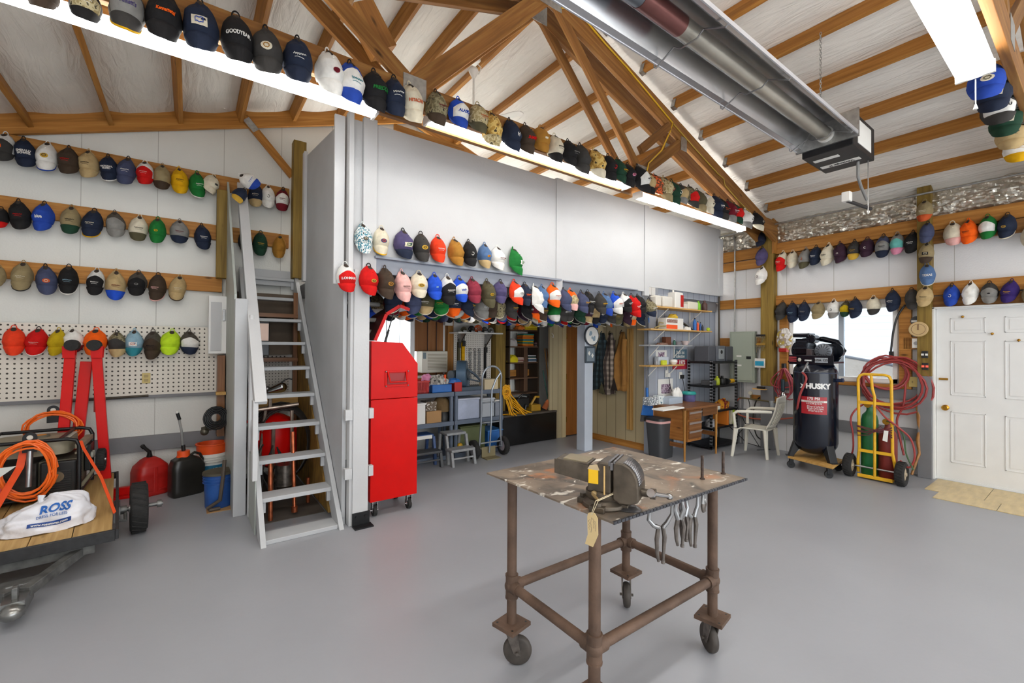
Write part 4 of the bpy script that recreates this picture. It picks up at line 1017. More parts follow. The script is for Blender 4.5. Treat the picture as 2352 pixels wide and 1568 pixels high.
MB().cyl((.60, 4.45, .0), (.60, 4.5, .55), .02).build('copper_leg', cp, t, smooth=True)
MB().cyl((.80, 4.48, .04), (.80, 4.6, .75), .017).cyl((.80, 4.48, .03), (.80, 4.48, .08), .027).build('copper_leg', cp, t, smooth=True)
MB().cyl((.97, 4.75, .0), (.97, 4.75, .25), .018).build('copper_leg', cp, t, smooth=True)
MB().cyl((.76, 4.75, .22), (.76, 4.75, .42), .085, n=24).cyl((.76, 4.75, .26), (.76, 4.75, .29), .093, n=24).build('motor', mat('dirty_steel', '#777069', .3, .8, var=.4, scale=18), t, smooth=True)
hm_ = MB()
for k in range(6):
    hm_.tube([(.78+(.24+.012*k)*math.cos(a), 5.02+.03*k, .55+(.36+.012*k)*math.sin(a)) for a in [2*math.pi*j/24 for j in range(24)]], .009, 5, closed=True)
for k in range(5): hm_.tube([(.52+.05*k+.05*math.sin(j*.7+k), 4.7+.02*j, .15+.06*j-.02*k) for j in range(9)], .008, 5)
hm_.build('coiled_hoses', mat('dark_hose', '#2b2725', .5), t, smooth=True)
MB().tube([(.47+.1*math.cos(a), 5.25, .88+.1*math.sin(a)) for a in [2*math.pi*j/20 for j in range(20)]], .014, 8, closed=True).build('red_wheel', redpaint, t, smooth=True)
o = MB().box((.5, 4.4, 0), (1.05, 6.0, .006)).build('rubber_mat', mat('dark_mat', '#5b534c', .8, var=.15)); tag(o, 'dark brown mat on the floor under the stairs', 'mat')
# cabinet and grinder left of the stair panel
t = thing('wall_cabinet', 'shallow white metal cabinet beside the stair panel', 'cabinet', (.24, 6.0, 1.5))
MB().box((.17, 5.95, 1.47), (.34, 6.14, 2.12)).build('body', white, t, bevel=.004)
MB().box((.19, 5.944, 1.5), (.29, 5.95, 2.05)).build('door', lightgrey, t, bevel=.003)
MB().box((.30, 5.935, 1.84), (.325, 5.95, 1.97)).build('handle', steel, t, bevel=.003)
t = thing('side_shelf', 'brown upright with small shelf beside the stair panel', 'shelf', (.28, 5.9, 0))
MB().box((.255, 5.88, .55), (.325, 6.1, 1.45)).build('upright', walnut, t)
MB().box((.24, 5.78, 1.02), (.33, 5.9, 1.05)).build('shelf_board', pine, t)
t = thing('hose_bundle', 'bundle of dark tools and hose hung above orange bucket', 'tools', (.22, 5.8, .7))
bm_ = MB()
for k in range(5): bm_.tube([(.24+(.05+.015*k)*math.cos(a), 5.75-.01*k, .78+(.05+.018*k)*math.sin(a)) for a in [2*math.pi*j/16 for j in range(16)]], .009, 6, closed=True)
bm_.build('coil', black, t, smooth=True)
MB().cyl((.12, 5.75, .66), (.3, 5.8, .7), .03).ball((.14, 5.74, .64), .04).build('tool_body', mat('greasy_metal', '#5d584c', .4, .6, var=.3), t, smooth=True)
# ================================================================== CANS AND BUCKETS
def can(x, y, rz, label, m, capm, kind):
    t = thing('fuel_can', label, 'fuel can', (x, y, 0), rz)
    if kind == 'red':
        rings = [(.0, .135, .12), (.015, .145, .13), (.14, .145, .125), (.24, .145, .125), (.30, .13, .115), (.36, .075, .08), (.385, .04, .045)]
    else:
        rings = [(.0, .14, .085), (.015, .15, .095), (.30, .15, .095), (.37, .12, .085), (.41, .05, .05)]
    def f(u, v):
        k = v*(len(rings)-1); i = min(int(k), len(rings)-2); fr_ = k-i; a = [rings[i][j]+(rings[i+1][j]-rings[i][j])*fr_ for j in range(3)]
        th = 2*math.pi*u; c, s = math.cos(th), math.sin(th); e = .42
        dent = 1-(.05 if kind == 'red' and .02 < a[0] < .2 and abs(c) < .5 else 0)
        xx = math.copysign(abs(c)**e, c)*a[1]*dent; yy = math.copysign(abs(s)**e, s)*a[2]*dent
        if kind != 'red': xx += -.03*max(0, (a[0]-.3))*4; yy *= 1
        return (xx, yy, a[0])
    b = MB().grid(f, 48, 24); b.add([f(i/48, 0) for i in range(48)], [tuple(range(48))]); b.add([f(i/48, 1) for i in range(48)], [tuple(range(48))])
    b.build('body', m, t, world=False, smooth=60)
    if kind == 'red':
        MB().box((-.018, -.128, .03), (.018, -.118, .30)).box((-.10, -.132, .05), (-.03, -.122, .07)).box((.03, -.132, .05), (.10, -.122, .07)).build('rib', m, t, world=False, bevel=.006)
        MB().tube([(0, .02, .38), (-.01, .0, .44), (-.06, -.0, .50)], [.028, .018, .016], 10).cyl((-.055, 0, .49), (-.075, 0, .52), .02).build('spout', black, t, world=False, smooth=True)
    else:
        MB().cyl((-.03, 0, .40), (-.03, 0, .46), .055, n=24).cyl((-.03, 0, .395), (-.03, 0, .41), .06, n=24).build('cap', capm, t, world=False, smooth=True)
        MB().tube([(-.03, 0, .46), (-.04, 0, .52), (-.05, 0, .66), (-.075, 0, .80)], .012, 10).build('clear_hose', mat('clear_hose', '#9a9a98', .2, alpha=.6), t, world=False, smooth=True)
        MB().cyl((-.03, 0, .46), (-.035, 0, .52), .018).build('hose_collar', black, t, world=False, smooth=True); MB().cyl((-.07, 0, .79), (-.09, 0, .86), .016).build('nozzle', black, t, world=False, smooth=True)
        MB().cyl((-.09, 0, .86), (-.095, 0, .885), .013).build('nozzle_tip', whitep, t, world=False)
        MB().tube([(.03, 0, .40), (.07, 0, .425), (.12, 0, .40), (.145, 0, .34), (.14, 0, .30)], .014, 8).build('handle', m, t, world=False, smooth=True)
q = P(348, 1140, z=0); can(q.x-.02, q.y+.13, R_(25), 'red plastic fuel can with black spout', redplastic, black, 'red')
q = P(428, 1140, z=0); can(q.x+.0, q.y+.10, R_(20), 'black jug with orange cap and long clear hose', mat('black_jug', '#23211d', .3, var=.2), orangep, 'jug')
def bucket(x, y, r, h, m, label, lid=None, rim=None, stripe=None):
    t = thing('bucket', label, 'bucket', (x, y, 0))
    MB().lathe([(r*.86, 0), (r*.9, .01), (r, h), (r*.97, h), (r*.86, .02)], (x, y, 0), 28).build('body', m, t, smooth=True)
    rb = MB()
    for k in range(3): rb.lathe([(r+.001, h-.03-.025*k), (r+.009, h-.03-.025*k), (r+.009, h-.036-.025*k), (r+.001, h-.036-.025*k)], (x, y, 0), 28)
    rb.build('rim', rim or m, t, smooth=True)
    if lid: MB().lathe([(.001, h+.012), (r+.01, h+.012), (r+.012, h-.01), (r+.002, h-.012)], (x, y, 0), 28).build('lid', lid, t, smooth=True)
    return t
q = P(482, 1122, z=0)
t = bucket(q.x+.02, q.y+.14, .148, .37, whitep, 'white paint bucket with blue label band, orange pail on top')
MB().lathe([(.146, .17), (.148, .17), (.151, .25), (.149, .25)], (q.x+.02, q.y+.14, 0), 28).build('label_band', mat('teal_band', '#1f6f92', .5), t)
MB().lathe([(.142, .06), (.1445, .06), (.1475, .168), (.145, .168)], (q.x+.02, q.y+.14, 0), 28).build('label_panel', mat('cream_label', '#dedac8', .6), t)
text('BEHR', .035, white, t, Matrix.Translation((.045, -.155, .21)) @ Matrix.Rotation(R_(10), 4, 'Z') @ FACE_Y, bold=.03)
text('PAINT & PRIMER', .016, black, t, Matrix.Translation((.03, -.15, .12)) @ Matrix.Rotation(R_(10), 4, 'Z') @ FACE_Y)
tt = thing('orange_pail', 'orange empty pail nested in the white paint bucket', 'bucket', (q.x+.02, q.y+.14, .30))
MB().lathe([(.125, .30), (.140, .34), (.145, .46), (.155, .465), (.155, .475), (.138, .475), (.12, .33)], (q.x+.02, q.y+.14, 0), 28).build('body', orangep, tt, smooth=True)
q = P(455, 1110, z=0)
bucket(q.x-.13, q.y+.30, .14, .36, whitep, 'white bucket standing behind the black jug', lid=whitep)
q = P(515, 1166, z=0)
t = bucket(q.x-.04, q.y+.10, .125, .33, mat('old_blue', '#27549a', .5, var=.25), 'blue bucket with dirty lid against the stair panel', lid=mat('dirty_lid', '#4f4a3c', .8, var=.2))
MB().tube([(.25, q.y-.05, .02), (.17, q.y-.06, .02), (.15, q.y-.03, .03), (.25, q.y-.06, .1), (.27, q.y-.06, .3), (.285, q.y, .46)], .017, 8).build('hose', mat('brown_hose', '#4d4339', .6), t, smooth=True)
q = P(515, 1168, z=0); o = MB().box((q.x-.14, q.y-.06, 0), (q.x+.1, q.y+.2, .006)).build('cardboard_sheet', card); tag(o, 'flat cardboard piece under the blue bucket', 'cardboard')
o = MB().box((-1.0, 6.0, .02), (-.3, 6.06, .10)).box((-1.0, 5.93, .0), (-.3, 6.0, .03)).build('steel_rail', redpaint, bevel=.004); tag(o, 'red painted steel rail lying along the gable wall base', 'rail')
# outlet in the pegboard
q = P(336, 868, y=YG)
t = thing('wall_outlet', 'ivory duplex outlet in the pegboard', 'outlet', (q.x, YG-.006, q.z))
MB().box((q.x-.035, YG-.013, q.z-.055), (q.x+.035, YG-.006, q.z+.055)).build('cover', mat('ivory', '#c9b46c', .4), t, bevel=.003)
for dz in (-.022, .022): MB().box((q.x-.017, YG-.016, q.z+dz-.014), (q.x+.017, YG-.013, q.z+dz+.014)).build('socket', mat('ivory_dark', '#a8935a', .4), t, bevel=.003)
# ================================================================== TRAILER
TZ = .30
tr = thing('utility_trailer', 'small flat trailer with plank deck, black frame and grey tongue', 'trailer', (-.40, 4.07, 0), R_(5.6))
def tl(p): # world -> trailer local
    v = Vector(p)-Vector((-.40, 4.07, 0)); c, s = math.cos(R_(-5.6)), math.sin(R_(-5.6)); return Vector((v.x*c-v.y*s, v.x*s+v.y*c, v.z))
plank = wood('deck_plank', '#a5824e', '#b8945c', '#c9a870', .7)
for i in range(6):
    x1 = -.012-.20*i; MB().box((x1-.1975, 0, TZ-.024), (x1-.0025, 1.78, TZ)).build('deck_plank', plank, tr, world=False, bevel=.002)
MB().box((-1.22, -.035, TZ-.07), (.0, -.01, TZ+.005)).box((-.0, -.035, TZ-.06), (.02, 1.8, TZ+.006)).box((-1.22, 1.78, TZ-.06), (.02, 1.8, TZ+.005)).build('deck_frame', mat('black_frame', '#2a2a2b', .6, .2, var=.3, scale=25), tr, world=False, bevel=.003)
MB().box((-1.22, .02, TZ-.14), (-.1, .07, TZ-.075)).build('cross_tube', mat('grey_frame', '#5d5d5a', .6, .3, var=.25, scale=20), tr, world=False, bevel=.003)
tg = mat('tongue_steel', '#6e6e6c', .45, .6, var=.35, scale=18)
c_ = tl((-.775, 3.62, .12)); L0 = Vector((-.14, .10, TZ-.11)); L1 = Vector((c_.x-.42, .10, TZ-.11))
for a in (L0, L1):
    e = Vector((c_.x+(.03 if a is L0 else -.03), c_.y+.12, .13)); M = beam_m(a, e); L = (e-a).length
    MB().box((0, -.028, -.028), (L, .028, .028), M).build('tongue_arm', tg, tr, world=False, bevel=.004)
MB().prism([(-.07, .16), (.07, .16), (.11, .26), (-.11, .26)], 'z', .10, .165, Matrix.Translation((c_.x, c_.y, 0))).build('tongue_plate', tg, tr, world=False, bevel=.006)
MB().prism([(-.045, -.02), (.045, -.02), (.06, .2), (-.06, .2)], 'z', .06, .14, Matrix.Translation((c_.x, c_.y, 0))).ball((c_.x, c_.y-.02, .09), .055, sc=(1, 1.15, .85)).build('coupler', mat('worn_steel', '#8b8b88', .25, .85, var=.3, scale=14), tr, world=False, smooth=45)
MB().box((c_.x-.012, c_.y+.03, .13), (c_.x+.012, c_.y+.09, .2)).box((c_.x-.04, c_.y+.07, .19), (c_.x+.03, c_.y+.085, .2)).build('latch', tg, tr, world=False, bevel=.003)
for dx in (-.80, -.77, -.74):
    MB().prism([(-.06, TZ-.19), (-.0, TZ-.04), (-.03, TZ-.03), (-.075, TZ-.12)], 'x', dx, dx+.012).build('hinge_lug', tg, tr, world=False, bevel=.002)
def wheel(x, y, z, r, w, parent, tm_=rubber, hubm=None, tread=True, nm='wheel', axis='x'):
    M = Matrix.Translation((x, y, z)) @ (Matrix.Rotation(R_(90), 4, 'Y') if axis == 'x' else Matrix.Rotation(R_(90), 4, 'X'))
    m = MB().lathe([(r*.55, -w*.30), (r*.62, -w/2), (r*.9, -w/2), (r*.985, -w*.36), (r, -w*.12), (r, w*.12), (r*.985, w*.36), (r*.9, w/2), (r*.62, w/2), (r*.55, w*.30)], n=36, M=M)
    if tread:
        for k in range(26):
            a = 2*math.pi*k/26
            for s in (-1, 1):
                p = [(math.cos(a+s*.0+q*.11*s)*r*1.012, math.sin(a+q*.11*s)*r*1.012, q*w*.4*s) for q in (0, .5, 1)]
                m.tube(p, r*.028, 4, M=M)
    o = m.build(nm, tm_, parent, world=False, smooth=50)
    MB().lathe([(r*.14, -w*.56), (r*.16, -w*.40), (r*.50, -w*.33), (r*.57, -w*.33), (r*.57, w*.33), (r*.50, w*.33), (r*.16, w*.40), (r*.14, w*.56)], n=24, M=M).build('hub', hubm or steel, o, world=False, smooth=50)
    return o
wv = tl((-.33, 4.86, .2)); wheel(wv.x, wv.y, .2, .2, .115, tr)
MB().cyl((0, wv.y, .2), (wv.x+.16, wv.y, .2), .017).cyl((wv.x+.12, wv.y, .2), (wv.x+.15, wv.y, .2), .032).cyl((.03, wv.y, .2), (.07, wv.y, .2), .034).box((-.01, wv.y-.12, .14), (.03, wv.y+.1, .26)).build('axle', tg, tr, world=False, smooth=50)
MB().tube([(.02, wv.y-.18, .17), (.06, wv.y-.2, .17), (.06, wv.y-.12, .2)], .012, 6).build('strap_hook', tg, tr, world=False, smooth=True)
# generator
gx0, gx1, gy0, gy1 = -1.36, -.72, 5.02, 5.62
gf = zat(-.72, 5.02, 1024) ; gb = zat(-.74, 5.60, 965)
t = thing('generator', 'dusty portable generator in a black tube frame', 'generator', (-1.05, 5.3, TZ))
tb = blacksteel
fm_ = MB()
gz = .80
for y in (gy0, gy1):
    fm_.tube([(gx1, y, TZ+.01), (gx1, y, gz-.06), (gx1-.02, y, gz-.015), (gx1-.07, y, gz), (gx0+.07, y, gz), (gx0+.02, y, gz-.015), (gx0, y, gz-.06), (gx0, y, TZ+.01)], .015, 10)
for x in (gx0+.07, gx1-.12): fm_.tube([(x, gy0, gz), (x, gy1, gz)], .013, 8)
fm_.tube([(gx0, gy0, TZ+.05), (gx1, gy0, TZ+.05)], .012, 8).tube([(gx1, gy0, TZ+.05), (gx1, gy1, TZ+.05)], .012, 8)
fm_.build('frame', tb, t, smooth=True)
dust = mat('dusty_tank', '#8d8672', .55, .1, var=.18, scale=8)
def tankf(u, v):
    a = 2*math.pi*u; c, s = math.cos(a), math.sin(a); e = .35; k = [1.0, 1.0, .97, .88, .4][min(4, int(v*4.999))] if False else (1-.02*v if v < .8 else .984-(v-.8)*1.2)
    return (-1.04+math.copysign(abs(c)**e, c)*.25*k, 5.32+math.copysign(abs(s)**e, s)*.24*k, .67+ .11*min(1, v*1.25)+ (.01*(v-.8)/.2 if v > .8 else 0))
mm = MB().grid(tankf, 40, 12); mm.add([tankf(i/40, 1) for i in range(40)], [tuple(range(40))]); mm.build('fuel_tank', dust, t, smooth=50)
MB().cyl((-1.0, 5.33, .785), (-1.0, 5.33, .805), .055, n=24).build('tank_cap', mat('grey_cap', '#6a6455', .6), t, smooth=True)
MB().cyl((-1.0, 5.33, .8055), (-1.0, 5.33, .807), .035, n=20).build('tank_sticker', mat('sticker', '#d98a1f', .5), t)
MB().box((-.86, 5.12, .786), (-.80, 5.5, .789)).build('warning_strip', mat('dusty_label', '#b5b0a4', .7), t)
MB().box((-.95, 5.04, TZ+.03), (-.74, 5.09, .62)).build('side_cover', black, t, bevel=.012)
gr = MB()
for k in range(11): gr.box((-.90, 5.032, TZ+.06+.018*k), (-.77, 5.04, TZ+.067+.018*k))
gr.build('louvres', mat('charcoal_plastic', '#2c2c2c', .5), t)
MB().lathe([(.03, 0), (.042, .0), (.042, .012), (.03, .012)], n=20, M=Matrix.Translation((-.85, 5.04, .50)) @ Matrix.Rotation(R_(90), 4, 'X')).cyl((-.85, 5.04, .5), (-.85, 5.02, .5), .016).build('exhaust', mat('exhaust', '#8a7d66', .4, .7), t, smooth=True)
MB().box((-1.34, 5.06, TZ+.03), (-.97, 5.5, .62)).cyl((-1.2, 5.05, .48), (-1.2, 5.0, .48), .09, n=24).build('engine', mat('engine', '#3b3936', .5, .5, var=.35, scale=22), t, bevel=.01)
MB().box((-.97, 5.1, TZ+.05), (-.745, 5.55, .62)).build('alternator', mat('dusty_body', '#6f6a5b', .6, .2, var=.2), t, bevel=.01)
pp = MB()
for i in range(7):
    for j in range(9): pp.box((-.742, 5.13+.022*i, .40+.022*j), (-.738, 5.14+.022*i, .41+.022*j))
pp.build('vent_holes', black, t)
MB().box((-.738, 5.38, .45), (-.70, 5.55, .68)).build('control_panel', black, t, bevel=.005)
for k in range(2): MB().cyl((-.70, 5.42+.07*k, .58), (-.685, 5.42+.07*k, .58), .027, n=18).build('socket', mat('socket_grey', '#a9a79b', .5), t)
MB().box((-.76, 5.10, .70), (-.71, 5.58, .74)).box((-.76, 5.10, .655), (-.72, 5.58, .675)).build('side_rail', dust, t, bevel=.004)
wheel(.0, .26, .5-TZ, .10, .06, t); t.children[-1].location = (.40, .0, 0)
MB().cyl((-.74, 5.16, TZ+.05), (-.66, 5.6, TZ+.18), .015).build('handle_bar', dust, t, smooth=True)
# hooks with the orange cords on the generator
def hook(x, y, z, label):
    t = thing('cord_hook', label, 'bracket', (x, y, z))
    n = 14; pts = [(-.04, -.08), (.04, -.08), (.04, .03)] + [(.04*math.cos(a), .035+.04*math.sin(a)) for a in [math.pi*i/n for i in range(n+1)]] + [(-.04, .03)]
    MB().prism(pts, 'y', y-.004, y+.004, Matrix.Translation((x, 0, z))).build('plate', blacksteel, t)
    MB().lathe([(.015, -.004), (.018, -.004), (.018, .004), (.015, .004)], n=20, M=Matrix.Translation((x, y, z+.035)) @ Matrix.Rotation(R_(90), 4, 'X')).cyl((x, y-.005, z+.035), (x, y+.0051, z+.035), .015, n=18).build('eye', mat('eye_pale', '#c9c6bc', .6), t, smooth=True)
    return t
h1 = P(67, 1010, y=4.93); h2 = P(122, 950, y=5.66)
hook(h1.x, 4.95, h1.z-.02, 'black eye bracket holding the front orange cord coil'); hook(h2.x, 5.66, h2.z-.0, 'black eye bracket holding the rear orange cord coil')
MB().cyl((h1.x, 4.96, h1.z-.09), (h1.x+.0, 4.93, h1.z-.36), .019).build('strut', steel, bpy.data.objects['cord_hook'], smooth=True)
oc = mat('orange_cord', '#ef6a1a', .45)
def coil(name, c, r, n, ax, wob, label, rr=.007, m=None, drop=0, grp=None, seed=1, squash=1.0):
    rn = random.Random(seed); mb = MB(); pts = []
    for k in range(n):
        R2 = r*(1+rn.uniform(-wob, wob)); dx, dz = rn.uniform(-wob, wob)*r*.5, rn.uniform(-wob, wob)*r*.8-drop*k/n; ph = rn.random()*6.28
        for j in range(20):
            a = 2*math.pi*j/20; fr_ = (k+j/20)/n
            u = R2*math.cos(a)*squash*(1+.06*math.sin(2*a+ph)); w = R2*math.sin(a)*(1+.05*math.cos(3*a+ph)); d = rr*2*(fr_-.5)*3+rn.uniform(-.004, .004)
            pts.append((c[0]+dx+u, c[1]+d, c[2]+dz+w) if ax == 'y' else (c[0]+d, c[1]+dx+u, c[2]+dz+w))
    mb.tube(pts, rr, 6)
    o = mb.build(name, m or oc, smooth=True); return tag(o, label, 'cord' if 'hose' not in name else 'hose', grp)
coil('extension_cord', (h1.x-.01, 4.915, h1.z-.235), .205, 9, 'y', .15, 'orange extension cord coiled on the front of generator', squash=.72, seed=3, rr=.0075)
coil('extension_cord', (h2.x+.0, 5.64, h2.z-.12), .13, 6, 'y', .12, 'orange extension cord coiled behind the generator', squash=1.3, seed=5)
st = mat('orange_strap', '#e8501c', .6)
def strap(name, pts, w, label, axis=(1, 0, 0)):
    m = MB(); ax = Vector(axis)*w/2; vs = []
    for p in pts: vs += [Vector(p)-ax, Vector(p)+ax]
    m.add(vs, [(2*i, 2*i+1, 2*i+3, 2*i+2) for i in range(len(pts)-1)]); o = m.build(name, st, solid=.002); tag(o, label, 'strap')
e1_ = P(264, 1178, z=.30)
strap('ratchet_strap', [(-.71, 5.0, .78), (-.69, 4.98, .72), (-.55, 4.72, .52), e1_], .03, 'orange strap running from generator down to trailer edge', (.5, .7, 0))
strap('ratchet_strap', [(-1.02, 4.99, .79), (-1.04, 4.96, .62), (-1.10, 4.7, .40), (-1.13, 4.4, .31)], .045, 'orange strap hanging in front of the generator')
# plastic bag
bagm = mat('thin_plastic', '#dcdce2', .35, var=.06, scale=6, bump=.5, bscale=18)
b0 = P(110, 1215, z=TZ); bc = Vector((b0.x, b0.y+.02, TZ)); ba = R_(12)
t = thing('plastic_bag', 'full white store bag with blue lettering lying on the trailer', 'bag', bc, ba)
def bagf(u, v):
    a = 2*math.pi*u; c, s = math.cos(a), math.sin(a); k = math.sin(math.pi*min(1, v*.5+.5))**.55 if v > 0 else 1
    r = (1-v**3.2)**.5; n = noise.noise(Vector((c*2.1, s*2.1, v*3)))*.022+noise.noise(Vector((c*6, s*6, v*9)))*.008
    x = c*(.215*r+n)*(1.0); y = s*(.12*r+n); z = .005+.20*v**.8*(1-.30*max(0, -c))*1.0+ n*.6
    return (x*1.07, y*1.05, z*1.12)
bm2 = MB().grid(bagf, 64, 26); bm2.add([bagf(i/64, 0) for i in range(64)], [tuple(range(64))]); bm2.build('bag', bagm, t, world=False, smooth=80)
def onbag(co):
    # front upper surface of the bag
    x, h = co.x, co.y; x = x/1.07; h = h/1.12; c0 = max(-.95, min(.95, x/.215)); th = -math.acos(c0)
    v = max(.05, min(.93, (h/.20/(1-.30*max(0, -c0)))**1.25)); r = (1-v**3.2)**.5; u = ((-math.acos(max(-1, min(1, x/(.215*r+1e-4)))))/(2*math.pi)) % 1
    p = Vector(bagf(u, v)); return Vector((p.x, p.y-.006-co.z, p.z+.006))
blu = mat('logo_blue', '#1d5fae', .5)
text('ROSS', .066, blu, t, None, 'logo', bold=.03, fn=lambda co: onbag(Vector((co.x+.03+co.y*.25, co.y+.150, co.z))))
text('DRESS FOR LESS', .026, blu, t, None, 'lettering', bold=.0, fn=lambda co: onbag(Vector((co.x+.01, co.y+.108, co.z))), sx=.82)
sbm = MB(); sv = [onbag(Vector((-.10+.2*i/24, .045+.028*j, 0))) for j in (0, 1) for i in range(25)]; sbm.add(sv, [(i, i+1, 26+i, 25+i) for i in range(24)]); sbo = sbm.build('lettering_band', mat('band_blue', '#123f86', .5), t, world=False)
text('www.rossstores.com', .021, white, sbo, None, 'lettering', bold=.02, fn=lambda co: onbag(Vector((co.x, co.y+.059, co.z+.002)))+Vector((0, -.002, 0)), sx=.92)
MB().tube([(-.03, -.01, .17), (-.04, -.01, .21), (-.035, .0, .235)], [.02, .014, .02], 8).tube([(.02, .0, .17), (.03, .0, .21), (.03, .01, .235)], [.018, .012, .018], 8).build('knot', bagm, t, world=False, smooth=True)
# red floor jack hoist folded upright against the pegboard
t = thing('engine_hoist', 'folded red engine hoist standing by the pegboard', 'hoist', (-.80, 5.72, 0))
hm2 = [((-.895, 5.75, 1.47), (-.93, 5.6, .33), .075, .05), ((-.715, 5.75, 1.47), (-.60, 5.62, .0), .075, .05), ((-.80, 5.86, 1.40), (-.86, 5.68, .2), .06, .05)]
for i, (a, b_, w, h) in enumerate(hm2):
    beam('leg' if i < 2 else 'mast', a, b_, w if i < 2 else .085, h, redpaint, t, up=(0, -1, 0), bevel=.005)
MB().box((-.755, 5.93, .9), (-.725, 5.98, 1.40)).build('ram', mat('faded_red', '#9d2a1c', .5), t, bevel=.005)
for x in (-.90, -.71):
    s = -1 if x < -.8 else 1
    MB().prism([(-.04, -.06), (.04, -.06), (.045, .05), (-.045, .05)], 'y', 5.70, 5.71, Matrix.Translation((x, 0, 1.5))).prism([(-.04, -.06), (.04, -.06), (.045, .05), (-.045, .05)], 'y', 5.78, 5.79, Matrix.Translation((x, 0, 1.5))).build('caster_fork', redpaint, t)
    MB().cyl((x+.02*-s, 5.675, 1.56), (x+.02*-s, 5.70, 1.56), .05, n=24).cyl((x+.02*-s, 5.70, 1.56), (x+.02*-s, 5.78, 1.56), .052, n=24).build('caster_wheel', rubber, t, smooth=50)
o = MB().cyl((-.98, 6.135, 1.0), (-.35, 6.135, 1.02), .012).build('pry_bar', mat('bar_dark', '#4a443a', .5, .6), smooth=True); tag(o, 'long dark bar resting along the pegboard bottom edge', 'bar')
# pieces cut by the left frame edge
o = MB().tube([(-1.16, 4.7, .55), (-1.08, 4.68, .52)], .022, 10).build('pink_grip', mat('pink_rubber', '#ef5a63', .5), smooth=True); tag(o, 'pink rubber grip at the left frame edge by the generator', 'handle')
o = MB().prism([(-1.30, .66), (-1.02, .67), (-1.10, .60), (-1.30, .585)], 'y', 4.78, 4.79).build('shipping_tag', mat('clear_bag', '#c9d0cc', .3), None); tag(o, 'pale plastic document pouch at the left frame edge', 'pouch')
# ================================================================== UNDER THE LOFT
# red cabinet (parts washer) on casters
lx0, lx1, ly0, ly1 = 1.335, 1.79, 3.98, 4.42
t = thing('parts_washer', 'tall bright red metal cabinet with open lid on casters', 'cabinet', (1.56, 4.2, 0))
MB().box((lx0, ly0, .145), (lx1, ly1, 1.075)).build('lower_body', redpaint, t, bevel=.004)
MB().prism([(lx0, 1.08), (lx1, 1.08), (lx1, 1.40), (lx0+.30, 1.60), (lx0, 1.615)], 'y', ly0+.002, ly1).build('upper_body', redpaint, t, bevel=.004)
hb = MB().box((lx0+.13, ly0-.008, 1.19), (lx0+.36, ly0-.002, 1.205)).box((lx0+.13, ly0-.008, 1.325), (lx0+.36, ly0-.002, 1.34)).box((lx0+.13, ly0-.008, 1.19), (lx0+.145, ly0-.002, 1.34)).box((lx0+.345, ly0-.008, 1.19), (lx0+.36, ly0-.002, 1.34))
hb.tube([(lx0+.155, ly0-.008, 1.33), (lx0+.165, ly0-.045, 1.235), (lx0+.325, ly0-.045, 1.235), (lx0+.335, ly0-.008, 1.33)], .008, 6)
hb.build('recessed_handle', redpaint, t, bevel=.001)
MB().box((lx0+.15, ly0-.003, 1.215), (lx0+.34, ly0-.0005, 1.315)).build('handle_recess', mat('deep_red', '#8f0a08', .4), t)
for x in (lx0+.137, lx0+.353):
    for z in (1.197, 1.332): MB().ball((x, ly0-.01, z), .007, 8, 6).build('rivet', steel, t, smooth=True)
# lid, opened up and back towards the left
def lidpt(px, py, y): return P(px, py, y=y)
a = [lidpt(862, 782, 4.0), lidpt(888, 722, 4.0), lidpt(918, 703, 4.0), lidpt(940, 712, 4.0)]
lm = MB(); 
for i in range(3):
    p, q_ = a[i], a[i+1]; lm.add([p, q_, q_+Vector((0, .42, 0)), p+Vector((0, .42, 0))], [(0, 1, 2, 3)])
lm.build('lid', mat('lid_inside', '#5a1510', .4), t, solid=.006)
rl = MB()
for i in range(3):
    p, q_ = a[i], a[i+1]; M = beam_m(p, q_, (0, -1, 0)); rl.box((0, -.012, -.008), ((q_-p).length, .018, .008), M)
rl.build('lid_rim', redpaint, t)
MB().cyl(lidpt(905, 715, 4.1), lidpt(880, 800, 4.1), .006).cyl(lidpt(893, 757, 4.1), lidpt(879, 803, 4.1), .011).build('gas_strut', black, t, smooth=True)
def caster(name, x, y, r, w, zt, parent, wm=rubber, fm=chrome, rot=0):
    T = Matrix.Translation((x, y, 0)) @ Matrix.Rotation(rot, 4, 'Z')
    o = MB().box((-.035, -.035, zt-.006), (.035, .035, zt), T).box((-w/2-.008, -.015, r*.8), (-w/2-.004, .03, zt-.006), T).box((w/2+.004, -.015, r*.8), (w/2+.008, .03, zt-.006), T).cyl((-w/2-.02, .012, r), (w/2+.02, .012, r), .006, M=T).build(name, fm, parent, smooth=50)
    MB().cyl((-w/2, .012, r), (w/2, .012, r), r, n=24, M=T).build('wheel', wm, o, world=False, smooth=50)
    return o
for (x, y) in ((lx0+.06, ly0+.05), (lx1-.06, ly0+.05), (lx0+.06, ly1-.06), (lx1-.06, ly1-.06)): caster('caster', x, y, .05, .032, .145, t)
# rack of cylinders left of the lid
t = thing('cable_reel_rack', 'dark rack with grey capped rolls behind the red lid', 'rack', (1.4, 4.3, 1.7))
for i, (px, py) in enumerate(((862, 699), (858, 735), (858, 762))):
    c = P(px, py, y=4.25); MB().cyl((c.x-.1, 4.25, c.z), (c.x+.03, 4.25, c.z), .022, n=14).ball((c.x+.03, 4.25, c.z), .022).build('roll', mat('roll_grey', '#8d8a85', .6), t, smooth=True)
MB().box((1.34, 4.3, 1.62), (1.40, 4.6, 2.2)).build('board', mat('dark_wood', '#3a201b', .7), t)
